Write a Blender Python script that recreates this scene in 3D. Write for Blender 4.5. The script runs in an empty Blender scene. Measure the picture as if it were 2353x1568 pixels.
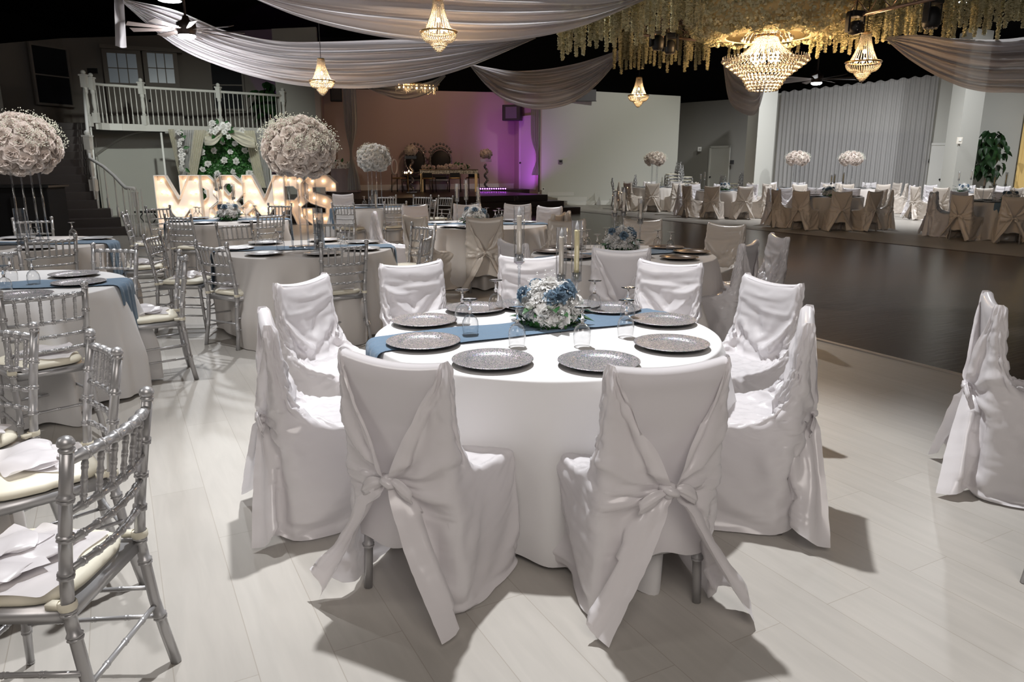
import bpy, bmesh, math, random
import numpy as np
from mathutils import Vector, Matrix
PI = math.pi
SC = bpy.context.scene
COL = SC.collection
# ---------------------------------------------------------------- camera
F_PX, TILT, EYE = 1690.0, 0.237, 1.55
cam_d = bpy.data.cameras.new('camera'); cam_d.sensor_width = 36.0; cam_d.lens = 36.0 * F_PX / 2353.0
cam_d.clip_start = 0.05; cam_d.clip_end = 200
cam = bpy.data.objects.new('camera', cam_d); COL.objects.link(cam)
cam.location = (0, 0, EYE); cam.rotation_euler = (PI / 2 - TILT, 0, 0)
SC.camera = cam
# ---------------------------------------------------------------- world and exposure
w = bpy.data.worlds.new('world'); SC.world = w; w.use_nodes = True
bg = w.node_tree.nodes['Background']; bg.inputs[0].default_value = (1.0, 0.93, 0.87, 1); bg.inputs[1].default_value = 0.075
SC.view_settings.view_transform = 'Standard'; SC.view_settings.look = 'None'
SC.view_settings.gamma = 1.0; SC.view_settings.use_curve_mapping = False; SC.view_settings.exposure = 0.0
SC.cycles.max_bounces = 10; SC.cycles.diffuse_bounces = 3; SC.cycles.glossy_bounces = 3
SC.cycles.transmission_bounces = 10; SC.cycles.transparent_max_bounces = 10
SC.cycles.caustics_reflective = False; SC.cycles.caustics_refractive = False
SC.cycles.sample_clamp_indirect = 4.0
# ---------------------------------------------------------------- the hall's lamps and added fill lights
def spot(loc, target, power, half_deg, blend=0.5, color=(1, 1, 1), radius=0.12):
    l = bpy.data.lights.new('hall_or_added_spot', 'SPOT'); l.energy = power; l.spot_size = math.radians(half_deg * 2)
    l.spot_blend = blend; l.color = color; l.shadow_soft_size = radius
    o = bpy.data.objects.new('hall_or_added_spot', l); COL.objects.link(o); o.location = loc
    d = Vector(target) - Vector(loc); o.rotation_euler = d.to_track_quat('-Z', 'Y').to_euler(); return o
def area(loc, target, power, size, color=(1, 1, 1)):
    l = bpy.data.lights.new('fill_light', 'AREA'); l.energy = power; l.size = size; l.color = color
    o = bpy.data.objects.new('fill_light', l); COL.objects.link(o); o.location = loc
    d = Vector(target) - Vector(loc); o.rotation_euler = d.to_track_quat('-Z', 'Y').to_euler(); return o
def point(loc, power, color=(1, 1, 1), radius=0.05):
    l = bpy.data.lights.new('lamp_light', 'POINT'); l.energy = power; l.color = color; l.shadow_soft_size = radius
    o = bpy.data.objects.new('lamp_light', l); COL.objects.link(o); o.location = loc; return o
WARM = (1.0, 0.62, 0.30); WHITE = (0.97, 0.98, 1.0)
spot((-0.25, 4.55, 6.9), (0.25, 3.2, 0), 2200, 23.5, 0.6, WHITE, 0.09)        # above the near round table
spot((-2.9, 5.2, 6.9), (-2.9, 3.9, 0), 1000, 24, 0.6, WHITE, 0.1)            # above the left tables
spot((-3.3, 10.6, 6.9), (-3.2, 8.6, 0), 1300, 30, 0.6, WHITE, 0.1)
spot((0.6, 11.5, 6.9), (0.5, 8.6, 0), 1050, 28, 0.6, WHITE, 0.1)
spot((-2.0, 17.5, 6.9), (-2.0, 14.0, 0), 1200, 32, 0.6, WHITE, 0.1)
spot((-8.6, 17.0, 6.8), (-8.4, 18.5, 0), 350, 40, 0.7, WHITE, 0.1)
spot((-5.2, 13.2, 4.6), (-9.2, 22.6, 1.0), 1500, 24, 0.7, (0.95, 1.0, 0.93), 0.1)
spot((6.4, 22.0, 6.5), (4.4, 29.0, 0.8), 760, 36, 0.8, (1.0, 1.0, 0.9), 0.1)
spot((9.0, 20.6, 6.6), (10.2, 23.5, 0), 2200, 58, 0.8, WHITE, 0.1)
spot((14.0, 18.4, 6.6), (14.2, 22.0, 0), 1400, 55, 0.8, WHITE, 0.1)
area((0.8, -1.6, 4.4), (0.6, 6.5, 0.3), 125, 3.0, (1.0, 0.92, 0.86))         # added soft fill from behind the camera
area((-5.5, 1.0, 4.4), (-2.5, 7.0, 1.4), 70, 2.0, (1.0, 0.95, 0.9))  # added soft fill from the left toward the flower balls
spot((7.6, 12.6, 5.6), (6.6, 9.8, 3.3), 330, 40, 0.8, WHITE, 0.1)
spot((-4.6, 3.2, 5.6), (-1.98, 7.08, 1.60), 900, 6.5, 0.5, (1.0, 0.96, 0.9), 0.1)       # two added pin spots that brighten the tall flower balls
spot((-3.2, 3.4, 5.6), (-4.92, 7.6, 1.62), 850, 6.5, 0.5, (1.0, 0.94, 0.92), 0.1)
spot((0.6, 1.2, 5.2), (0.16, 3.45, 0.9), 110, 4.0, 0.5, WHITE, 0.1)  # added pin spot that brightens the near centerpiece
spot((-1.2, 25.5, 4.9), (-2.8, 30.0, 1.8), 120, 60, 0.8, (1.0, 0.62, 0.46), 0.15)    # stage wash
spot((-1.3, 27.4, 0.75), (-0.9, 29.6, 2.6), 230, 36, 0.6, (0.58, 0.08, 1.0), 0.05)   # violet uplights on the stage
spot((-0.3, 27.2, 0.75), (0.55, 29.3, 2.2), 130, 42, 0.6, (0.62, 0.10, 1.0), 0.05)
spot((-6.5, 25.3, 0.75), (-6.75, 26.6, 2.8), 90, 40, 0.6, (0.62, 0.10, 1.0), 0.05)
# ---------------------------------------------------------------- helpers
R = random.Random(7)
def at(px, py, z):
    u = (px - 1176.5) / F_PX; v = (784 - py) / F_PX
    d = (u, math.cos(TILT) + v * math.sin(TILT), -math.sin(TILT) + v * math.cos(TILT))
    t = (z - EYE) / d[2]; return (d[0] * t, d[1] * t)
def dir_x(px, Y, z=EYE):
    return (px - 1176.5) / F_PX * (Y * math.cos(TILT) - (z - EYE) * math.sin(TILT))
def hgt(py, Y):
    return EYE + Y * math.tan(math.atan((784 - py) / F_PX) - TILT)
AX = Vector((-0.469, 0.883, 0)); BX = Vector((0.883, 0.469, 0))               # the hall's own axes
def tag(o, label=None, cat=None, group=None, kind=None):
    if label: o['label'] = label
    if cat: o['category'] = cat
    if group: o['group'] = group
    if kind: o['kind'] = kind
    return o
def thing(name, label, cat, loc=(0, 0, 0), rz=0.0, group=None):
    o = bpy.data.objects.new(name, None); COL.objects.link(o); o.empty_display_size = 0.1
    o.location = tuple(loc) if len(loc) == 3 else (loc[0], loc[1], 0); o.rotation_euler = (0, 0, rz); return tag(o, label, cat, group)
def link(name, me, parent=None):
    o = bpy.data.objects.new(name, me); COL.objects.link(o)
    if parent: o.parent = parent
    return o
def copy_tree(o, parent=None):
    c = o.copy(); COL.objects.link(c)
    if parent: c.parent = parent
    for ch in CH.get(o.name, []):
        d = ch.copy(); COL.objects.link(d); d.parent = c
        for g in CH.get(ch.name, []):
            e = g.copy(); COL.objects.link(e); e.parent = d
    return c
CH = {}
def reg(*roots):
    for o in bpy.data.objects:
        if o.parent: 
            L = CH.setdefault(o.parent.name, [])
            if o not in L: L.append(o)
PROTO_DONE = {}
def place(root, loc, rz, label, group=None, scale=None):
    if root.name in PROTO_DONE: c = copy_tree(root)
    else: c = root; PROTO_DONE[root.name] = 1
    c.location = loc; c.rotation_euler = (0, 0, rz); c['label'] = label
    if group: c['group'] = group
    if scale: c.scale = scale if hasattr(scale, '__len__') else (scale,) * 3
    return c
class MB:
    def __init__(s): s.v = []; s.f = []; s.smooth = True
    def add(s, vs, fs):
        n = len(s.v); s.v += [tuple(p) for p in vs]; s.f += [tuple(i + n for i in q) for q in fs]; return s
    def box(s, a, b, M=None):
        x0, y0, z0 = a; x1, y1, z1 = b
        v = [Vector(p) for p in ((x0,y0,z0),(x1,y0,z0),(x1,y1,z0),(x0,y1,z0),(x0,y0,z1),(x1,y0,z1),(x1,y1,z1),(x0,y1,z1))]
        if M: v = [M @ p for p in v]
        return s.add(v, [(3,2,1,0),(4,5,6,7),(0,1,5,4),(1,2,6,5),(2,3,7,6),(3,0,4,7)])
    def prism(s, pts, z0, z1):
        n = len(pts); v = [(p[0], p[1], z0) for p in pts] + [(p[0], p[1], z1) for p in pts]
        return s.add(v, [tuple(range(n))[::-1], tuple(range(n, 2*n))] + [(i, (i+1) % n, (i+1) % n + n, i + n) for i in range(n)])
    def tube(s, pts, r, n=8, cap=True):
        pts = [Vector(p) for p in pts]; rs = r if hasattr(r, '__len__') else [r] * len(pts); vs = []; fs = []
        ref = None
        for i, p in enumerate(pts):
            t = (pts[min(i+1, len(pts)-1)] - pts[max(i-1, 0)]).normalized()
            if ref is None: ref = Vector((0, 0, 1)) if abs(t.z) < .9 else Vector((1, 0, 0))
            a = t.cross(ref).normalized(); b = t.cross(a).normalized(); ref = a.cross(t)
            for k in range(n):
                q = 2 * PI * k / n; vs.append(p + (a * math.cos(q) + b * math.sin(q)) * rs[i])
        for i in range(len(pts) - 1):
            for k in range(n):
                fs.append((i*n+k, i*n+(k+1) % n, (i+1)*n+(k+1) % n, (i+1)*n+k))
        if cap: fs += [tuple(range(n))[::-1], tuple(range((len(pts)-1)*n, len(pts)*n))]
        return s.add(vs, fs)
    def lathe(s, prof, n=24, c=(0, 0, 0), wob=None):
        vs = []; fs = []; m = len(prof)
        for (r, z) in prof:
            for k in range(n):
                q = 2 * PI * k / n; vs.append((c[0] + r * math.cos(q), c[1] + r * math.sin(q), c[2] + z))
        for i in range(m - 1):
            for k in range(n): fs.append((i*n+k, i*n+(k+1) % n, (i+1)*n+(k+1) % n, (i+1)*n+k))
        return s.add(vs, fs)
    def grid(s, P, close=False):
        nv = len(P); nu = len(P[0]); vs = [p for row in P for p in row]; fs = []
        for j in range(nv - 1):
            for i in range(nu if close else nu - 1): fs.append((j*nu+i, j*nu+(i+1) % nu, (j+1)*nu+(i+1) % nu, (j+1)*nu+i))
        return s.add(vs, fs)
    def ball(s, c, r, n=8, m=6, sz=1.0):
        return s.lathe([(r*math.sin(PI*i/m) + 1e-4, -r*sz*math.cos(PI*i/m)) for i in range(m+1)], n, c)
    def octa(s, c, r):
        x, y, z = c
        return s.add([(x+r,y,z),(x,y+r,z),(x-r,y,z),(x,y-r,z),(x,y,z+r),(x,y,z-r)], [(0,1,4),(1,2,4),(2,3,4),(3,0,4),(1,0,5),(2,1,5),(3,2,5),(0,3,5)])
    def mesh(s, name, mat, smooth=True):
        me = bpy.data.meshes.new(name); me.from_pydata(s.v, [], s.f)
        if smooth: me.polygons.foreach_set('use_smooth', [True] * len(me.polygons))
        if mat: me.materials.append(mat)
        me.update(); return me
    def build(s, name, mat, parent=None, smooth=True, bevel=0, auto=False):
        o = link(name, s.mesh(name, mat, smooth), parent)
        if bevel:
            b = o.modifiers.new('bevel', 'BEVEL'); b.width = bevel; b.segments = 2; b.limit_method = 'ANGLE'
        return o
# ---------------------------------------------------------------- materials
def nt(name):
    m = bpy.data.materials.new(name); m.use_nodes = True; return m, m.node_tree, m.node_tree.nodes['Principled BSDF']
def mat(name, col, rough=.5, metal=0, **k):
    m, t, b = nt(name); b.inputs['Base Color'].default_value = (*col, 1); b.inputs['Roughness'].default_value = rough
    b.inputs['Metallic'].default_value = metal
    for key, v in k.items(): b.inputs[key.replace('_', ' ')].default_value = v
    return m
def noise_col(m, c1, c2, scale, lo=.35, hi=.65, bump=0, detail=4, stretch=None, dist=.02):
    t = m.node_tree; b = t.nodes['Principled BSDF']; N = t.nodes.new; L = t.links.new
    tc = N('ShaderNodeTexCoord'); src = tc.outputs['Object']
    if stretch:
        mp = N('ShaderNodeMapping'); mp.inputs['Scale'].default_value = stretch; L(src, mp.inputs['Vector']); src = mp.outputs[0]
    n = N('ShaderNodeTexNoise'); n.inputs['Scale'].default_value = scale; n.inputs['Detail'].default_value = detail; L(src, n.inputs['Vector'])
    r = N('ShaderNodeValToRGB'); r.color_ramp.elements[0].position = lo; r.color_ramp.elements[1].position = hi
    r.color_ramp.elements[0].color = (*c1, 1); r.color_ramp.elements[1].color = (*c2, 1)
    L(n.outputs['Fac'], r.inputs['Fac']); L(r.outputs[0], b.inputs['Base Color'])
    if bump:
        bp = N('ShaderNodeBump'); bp.inputs['Strength'].default_value = bump; bp.inputs['Distance'].default_value = dist
        L(n.outputs['Fac'], bp.inputs['Height']); L(bp.outputs[0], b.inputs['Normal'])
    return m
def emis(name, col, strength):
    m, t, b = nt(name); b.inputs['Base Color'].default_value = (*col, 1)
    b.inputs['Emission Color'].default_value = (*col, 1); b.inputs['Emission Strength'].default_value = strength; return m
def cloth_mat(name, col, rough, sheen=.3, trans=.2, weave=0.0, alpha=1.0, wscale=7):
    m, t, b = nt(name); N = t.nodes.new; L = t.links.new
    b.inputs['Base Color'].default_value = (*col, 1); b.inputs['Roughness'].default_value = rough
    b.inputs['Specular IOR Level'].default_value = .8 if rough < .35 else .5; b.inputs['Sheen Weight'].default_value = sheen; b.inputs['Sheen Roughness'].default_value = .4
    out = t.nodes['Material Output']
    tr = N('ShaderNodeBsdfTranslucent'); tr.inputs[0].default_value = (*col, 1)
    mx = N('ShaderNodeMixShader'); mx.inputs[0].default_value = trans; L(b.outputs[0], mx.inputs[1]); L(tr.outputs[0], mx.inputs[2])
    last = mx
    if weave:
        tc = N('ShaderNodeTexCoord'); n = N('ShaderNodeTexNoise'); n.inputs['Scale'].default_value = wscale; n.inputs['Detail'].default_value = 5
        L(tc.outputs['Object'], n.inputs['Vector']); bp = N('ShaderNodeBump'); bp.inputs['Strength'].default_value = weave; bp.inputs['Distance'].default_value = .01
        L(n.outputs['Fac'], bp.inputs['Height']); L(bp.outputs[0], b.inputs['Normal'])
    if alpha < 1:
        tp = N('ShaderNodeBsdfTransparent'); m2 = N('ShaderNodeMixShader'); m2.inputs[0].default_value = alpha
        L(tp.outputs[0], m2.inputs[1]); L(mx.outputs[0], m2.inputs[2]); last = m2
    L(last.outputs[0], out.inputs['Surface']); return m
def planks(name, c1, c2, mortar, width, length, rot, rough, gscale=30, bump=.02):
    m, t, b = nt(name); N = t.nodes.new; L = t.links.new
    tc = N('ShaderNodeTexCoord'); mp = N('ShaderNodeMapping'); mp.inputs['Rotation'].default_value = (0, 0, rot); L(tc.outputs['Object'], mp.inputs['Vector'])
    br = N('ShaderNodeTexBrick'); br.inputs['Scale'].default_value = 1; br.inputs['Brick Width'].default_value = length; br.inputs['Row Height'].default_value = width
    br.inputs['Mortar Size'].default_value = .0018; br.inputs['Mortar Smooth'].default_value = .3; br.offset = .37
    br.inputs['Color1'].default_value = (*c1, 1); br.inputs['Color2'].default_value = (*c2, 1); br.inputs['Mortar'].default_value = (*mortar, 1)
    L(mp.outputs[0], br.inputs['Vector'])
    ms = N('ShaderNodeMapping'); ms.inputs['Scale'].default_value = (1.2, 9, 1); L(mp.outputs[0], ms.inputs['Vector'])
    n = N('ShaderNodeTexNoise'); n.inputs['Scale'].default_value = 2.2; n.inputs['Detail'].default_value = 8; n.inputs['Distortion'].default_value = .6; L(ms.outputs[0], n.inputs['Vector'])
    mr = N('ShaderNodeMapRange'); mr.inputs[1].default_value = .3; mr.inputs[2].default_value = .7; mr.inputs[3].default_value = .93; mr.inputs[4].default_value = 1.03; L(n.outputs['Fac'], mr.inputs[0])
    mu = N('ShaderNodeMixRGB'); mu.blend_type = 'MULTIPLY'; mu.inputs[0].default_value = 1; L(br.outputs['Color'], mu.inputs[1]); L(mr.outputs[0], mu.inputs[2])
    L(mu.outputs[0], b.inputs['Base Color']); b.inputs['Roughness'].default_value = rough
    bp = N('ShaderNodeBump'); bp.inputs['Strength'].default_value = .25; bp.inputs['Distance'].default_value = bump; L(n.outputs['Fac'], bp.inputs['Height']); L(bp.outputs[0], b.inputs['Normal'])
    return m
M = {}
M['floor'] = planks('light_oak_planks', (.405, .380, .345), (.435, .411, .375), (.33, .30, .26), .235, 1.55, math.radians(62), .42, bump=.002)
M['dance'] = planks('dark_walnut_planks', (.058, .040, .029), (.075, .052, .038), (.03, .02, .016), .18, 1.3, math.radians(-28), .24, bump=.004)
M['stage'] = mat('dark_stage_wood', (.028, .017, .013), .35)
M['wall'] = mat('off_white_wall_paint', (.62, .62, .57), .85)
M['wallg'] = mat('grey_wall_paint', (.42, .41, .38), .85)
M['wallb'] = mat('shaded_balcony_paint', (.24, .215, .19), .9)  # beige paint darkened to stand in for the unlit upper wall
M['trim'] = mat('white_trim_paint', (.78, .78, .74), .45)
M['black'] = mat('black_ceiling_paint', (.006, .006, .007), .9)
M['blk'] = mat('black_plastic', (.015, .015, .016), .5)
M['stair'] = mat('dark_stair_wood', (.045, .034, .030), .5)
M['glassdark'] = mat('dark_window_glass', (.02, .022, .025), .15)
M['panel'] = mat('frosted_pane', (.30, .34, .38), .3, Emission_Color=(.45, .55, .65, 1), Emission_Strength=.05)  # faint emission stands in for outside light behind the panes
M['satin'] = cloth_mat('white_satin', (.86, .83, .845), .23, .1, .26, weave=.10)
M['satin_shade'] = cloth_mat('shaded_white_satin', (.72, .655, .59), .27, .1, .14, weave=.10)  # white satin toned beige, the shade of backlit chairs put into the colour
M['linen'] = cloth_mat('white_tablecloth', (.83, .82, .82), .75, .2, .12)
M['linen_i'] = cloth_mat('ivory_tablecloth', (.72, .68, .65), .7, .2, .12)
M['blue'] = cloth_mat('dusty_blue_gauze', (.16, .245, .345), .85, .2, .15, weave=.8, wscale=16)
M['sheer'] = cloth_mat('white_sheer_voile', (.72, .69, .71), .7, .2, .35, alpha=.86)
M['sheer2'] = cloth_mat('white_voile_curtain', (.62, .61, .60), .7, .2, .30, alpha=.80)
M['cream'] = cloth_mat('cream_chiffon', (.80, .76, .62), .7, .2, .3, alpha=.9)
M['silver'] = mat('silver_painted_metal', (.47, .465, .47), .34, .55)
M['cushion'] = mat('cream_vinyl_cushion', (.80, .755, .62), .48)
def thin_glass(name, ior, tint, rough=.02, face=.04):
    m, t, b = nt(name); N = t.nodes.new; L = t.links.new; t.nodes.remove(b)
    g = N('ShaderNodeBsdfGlossy'); g.inputs['Roughness'].default_value = rough; tp = N('ShaderNodeBsdfTransparent'); tp.inputs[0].default_value = (*tint, 1)
    fr = N('ShaderNodeLayerWeight'); fr.inputs[0].default_value = .5; pw = N('ShaderNodeMath'); pw.operation = 'POWER'; pw.inputs[1].default_value = 3.0; L(fr.outputs['Facing'], pw.inputs[0])
    ad = N('ShaderNodeMath'); ad.operation = 'MULTIPLY_ADD'; ad.inputs[1].default_value = (ior - 1) * 1.5; ad.inputs[2].default_value = face; L(pw.outputs[0], ad.inputs[0])
    mx = N('ShaderNodeMixShader'); L(ad.outputs[0], mx.inputs[0]); L(tp.outputs[0], mx.inputs[1]); L(g.outputs[0], mx.inputs[2]); L(mx.outputs[0], t.nodes['Material Output'].inputs['Surface']); return m
M['glass'] = thin_glass('clear_glass', 1.6, (.985, .985, .985))
M['acry'] = thin_glass('clear_acrylic', 1.6, (.90, .91, .93), .05, .2)
M['wax'] = mat('ivory_wax', (.80, .72, .62), .5, Subsurface_Weight=.0)
M['waxy'] = mat('yellow_ivory_wax', (.85, .74, .42), .5)
M['flame'] = mat('white_led_flame', (.88, .88, .90), .35)
M['petal'] = cloth_mat('white_petal', (.94, .93, .91), .6, .1, .3)
M['petalb'] = cloth_mat('dusty_blue_petal', (.20, .29, .38), .6, .1, .2)
M['rose'] = cloth_mat('ivory_rose_petal', (.95, .88, .83), .6, .1, .35)
M['babys'] = mat('babys_breath_bud', (.86, .88, .74), .7)
M['goblet'] = mat('goblet_glass', (1, 1, 1), .0, 0, IOR=1.5, Transmission_Weight=1.0)
M['leafd'] = noise_col(mat('dark_ficus_leaf', (.02, .07, .015), .5), (.008, .03, .008), (.03, .09, .02), 9)
M['stemg'] = mat('green_stem', (.12, .20, .06), .7)
M['leaf'] = noise_col(mat('green_leaf', (.03, .12, .025), .42), (.012, .06, .014), (.06, .20, .045), 9)
M['wist'] = cloth_mat('cream_wisteria_petal', (.74, .69, .46), .7, .1, .25)
M['crystal'] = mat('crystal_beads', (1.0, .92, .80), .12, 0, IOR=1.5, Transmission_Weight=.55)
M['gold'] = mat('gold_metal', (.75, .52, .25), .3, 1)
M['bulb'] = emis('warm_bulb', (1.0, .66, .36), 14)
M['bulbw'] = emis('chandelier_bulb', (1.0, .76, .45), 40)
M['lampw'] = emis('white_lamp_lens', (.95, .98, 1.0), 18)
M['violet'] = emis('violet_led', (.62, .12, 1.0), 16)
M['marq'] = mat('white_marquee_panel', (.80, .74, .71), .55)
M['swall'] = mat('beige_stage_wall', (.50, .40, .36), .85)
M['truss'] = mat('copper_toned_truss', (.42, .30, .24), .35, .7)
M['fan'] = mat('dark_fan_metal', (.05, .035, .03), .45, .3)
M['blade'] = mat('grey_wood_blade', (.16, .13, .12), .55)
M['yellow'] = mat('warm_lit_door_paint', (.80, .56, .20), .6)  # yellow puts warm light from a doorway into the paint
M['mirror'] = mat('ornate_silver_frame', (.35, .33, .32), .3, .8)
def glitter():
    m, t, b = nt('pewter_glitter'); N = t.nodes.new; L = t.links.new
    tc = N('ShaderNodeTexCoord'); v = N('ShaderNodeTexVoronoi'); v.inputs['Scale'].default_value = 420; L(tc.outputs['Object'], v.inputs['Vector'])
    r = N('ShaderNodeValToRGB'); r.color_ramp.elements[0].color = (.10, .095, .10, 1); r.color_ramp.elements[1].color = (.85, .82, .84, 1)
    r.color_ramp.elements[0].position = .25; r.color_ramp.elements[1].position = .95
    sp = N('ShaderNodeSeparateColor'); L(v.outputs['Color'], sp.inputs[0]); L(sp.outputs[0], r.inputs[0])
    mx = N('ShaderNodeMixRGB'); mx.blend_type = 'MIX'; mx.inputs[0].default_value = .16; L(r.outputs[0], mx.inputs[1]); L(v.outputs['Color'], mx.inputs[2])
    L(mx.outputs[0], b.inputs['Base Color']); b.inputs['Metallic'].default_value = .55; b.inputs['Roughness'].default_value = .36
    vs = N('ShaderNodeVectorMath'); vs.operation = 'SUBTRACT'; L(v.outputs['Color'], vs.inputs[0]); vs.inputs[1].default_value = (.5, .5, .5)
    sc = N('ShaderNodeVectorMath'); sc.operation = 'SCALE'; sc.inputs['Scale'].default_value = .45; L(vs.outputs[0], sc.inputs[0])
    g = N('ShaderNodeNewGeometry'); ad = N('ShaderNodeVectorMath'); L(g.outputs['Normal'], ad.inputs[0]); L(sc.outputs[0], ad.inputs[1])
    no = N('ShaderNodeVectorMath'); no.operation = 'NORMALIZE'; L(ad.outputs[0], no.inputs[0]); L(no.outputs[0], b.inputs['Normal']); return m
M['glitter'] = glitter()
M['chargeredge'] = mat('dark_charger_rim', (.05, .045, .045), .4, .5)
def decode(d, smooth=2):
    nv, nu, q, nums = d; E = np.array(nums, dtype=float).reshape(3, nv, nu).transpose(1, 2, 0)
    P = np.cumsum(np.cumsum(E, 1), 0) * q
    for _ in range(smooth):
        S = P.copy(); S[1:-1] = .25 * P[:-2] + .5 * P[1:-1] + .25 * P[2:]; P = .5 * P + .5 * S
        S = P.copy(); S[:, 1:-1] = .15 * P[:, :-2] + .7 * P[:, 1:-1] + .15 * P[:, 2:]; P = .5 * P + .5 * S
    return P
# ---------------------------------------------------------------- the hall
def struct(name, mb, m, smooth=False, **k):
    o = mb.build(name, m, None, smooth, **k); o['kind'] = 'structure'; return o
def wall(name, pts, z1s, m, z0=0.0, th=.16):
    """an upright wall along plan points, each with its own top height; thickness goes away from the camera"""
    mb = MB(); n = len(pts); F = []; B = []
    for i, p in enumerate(pts):
        a = Vector(pts[max(i-1, 0)]); b = Vector(pts[min(i+1, n-1)]); t = (b - a).normalized(); nn = Vector((-t.y, t.x))
        if nn.dot(Vector(p)) < 0: nn = -nn
        F.append(Vector(p)); B.append(Vector(p) + nn * th)
    for i in range(n - 1):
        v = [(*F[i], z0), (*F[i+1], z0), (*F[i+1], z1s[i+1]), (*F[i], z1s[i]), (*B[i], z0), (*B[i+1], z0), (*B[i+1], z1s[i+1]), (*B[i], z1s[i])]
        mb.add(v, [(0,1,2,3),(5,4,7,6),(3,2,6,7),(0,4,5,1),(1,5,6,2),(4,0,3,7)])
    return struct(name, mb, m)
def pt(px, Y, z=EYE): return (dir_x(px, Y, z), Y)
struct('floor', MB().add([(-26, -6, 0), (26, -6, 0), (26, 44, 0), (-26, 44, 0)], [(0,1,2,3)]), M['floor'])
struct('ceiling', MB().box((-26, -1.0, 7.2), (26, 44, 7.4)), M['black'])
wall('wall_back', [(-25, 36.2), (25, 36.2)], [7.2, 7.2], M['black'])
wall('wall_left', [(-19.5, 6), (-19.5, 36)], [7.2, 7.2], M['black'])
E0 = Vector((2.95, 6.10, 0))
dn = [E0 + AX * -5.4, E0 + AX * 21.0, E0 + AX * 21.0 + BX * 8.0, E0 + AX * -5.4 + BX * 8.0]
struct('dance_floor', MB().prism([(p.x, p.y) for p in dn], 0.0005, 0.006), M['dance'])
mb = MB()
def bar_xy(mb, p, q, wd, z0, z1):
    p = Vector(p[:2]); q = Vector(q[:2]); t = (q - p).normalized(); n = Vector((-t.y, t.x)) * wd / 2
    return mb.prism([p - n, q - n, q + n, p + n], z0, z1)
bar_xy(mb, dn[0], dn[1], .05, .0006, .012); struct('trim_1', mb, mat('aluminium_edge', (.45, .40, .35), .4, .3))
mb = MB(); bar_xy(mb, dn[3], dn[2], .05, .0006, .012); struct('trim_2', mb, mat('dark_edge_strip', (.10, .08, .07), .4, .2))
# stage with three levels
C0 = Vector((2.2, 23.95, 0)); stp = BX * -.40 + AX * .36
for i, z in enumerate((.19, .38, .57)):
    c = C0 + stp * i
    struct('stage_step' if i < 2 else 'stage_platform', MB().prism([((c - BX * 9.6).x, (c - BX * 9.6).y), (c.x, c.y), ((c + AX * 6.3).x, (c + AX * 6.3).y), ((c + AX * 6.3 - BX * 9.6).x, (c + AX * 6.3 - BX * 9.6).y)], z - .188, z), M['stage'], bevel=.008)
mb = MB(); mb.prism([(-8.5, 27.2), (-7.2, 25.2), (.1, 29.0), (1.1, 29.2), (1.0, 31.5), (-9, 31.5)], .37, .568); 
struct('stage_platform', mb, M['stage'])
# walls
wall('wall_stage', [pt(752, 27.6), pt(1182, 30.4)], [hgt(203, 27.6), hgt(213, 30.4)], M['swall'])
wall('wall_stage_side', [pt(1182, 30.4), pt(1241, 28.3)], [hgt(213, 30.4), hgt(212, 28.3)], M['swall'])
wall('wall_stage_side', [pt(744, 24.6), pt(752, 27.6)], [5.2, 4.6], M['swall'])
wall('wall_white', [pt(1238, 28.3), pt(1556, 29.6)], [hgt(203, 28.3), hgt(221, 29.6)], M['wall'])
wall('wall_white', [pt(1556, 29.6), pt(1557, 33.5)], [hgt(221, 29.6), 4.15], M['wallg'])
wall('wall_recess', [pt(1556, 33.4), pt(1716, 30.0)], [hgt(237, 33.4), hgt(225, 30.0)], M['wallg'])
wall('wall_curtain', [pt(1760, 29.6), pt(2215, 26.3)], [hgt(216, 29.6), hgt(168, 26.3)], M['wall'])
wall('wall_right', [pt(2215, 26.3), pt(2420, 25.2)], [hgt(180, 26.3), 5.6], M['wall'])
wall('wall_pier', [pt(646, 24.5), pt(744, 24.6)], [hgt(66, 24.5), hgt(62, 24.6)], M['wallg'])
def pillar(pts, z): 
    return struct('pillar', MB().prism(pts, 0, z), M['wall'])
pillar([pt(1711, 25.6), pt(1735, 24.9), pt(1775, 25.9), pt(1752, 26.8)], 4.35)
pillar([pt(2166, 24.6), pt(2196, 23.6), pt(2241, 24.1), pt(2215, 25.1)], 5.5)
# black upper boxing above the wall tops is the open ceiling itself (walls stop short of it)
# baseboards
def baseboard(name, p, q, z=0.0, h=.16):
    mb = MB(); bar_xy(mb, (p[0], p[1] - .012), (q[0], q[1] - .012), .03, z, z + h); struct(name, mb, M['trim'])
baseboard('baseboard_white', pt(1262, 28.4), pt(1556, 29.55)); baseboard('baseboard_stage', pt(756, 27.6), pt(1180, 30.35), .57, .2)
baseboard('baseboard_curtain', pt(1770, 29.5), pt(2200, 26.4)); baseboard('baseboard_right', pt(2243, 26.1), pt(2400, 25.3))
mb = MB(); x, y = pt(1258, 28.2); mb.box((x, y - .1, .38), (x + 1.0, y + .02, .50)); x2, y2 = pt(1282, 28.2); mb.box((x2, y2 - .1, .19), (x2 + 1.1, y2 + .03, .33)); struct('trim_3', mb, M['trim'])
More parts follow.
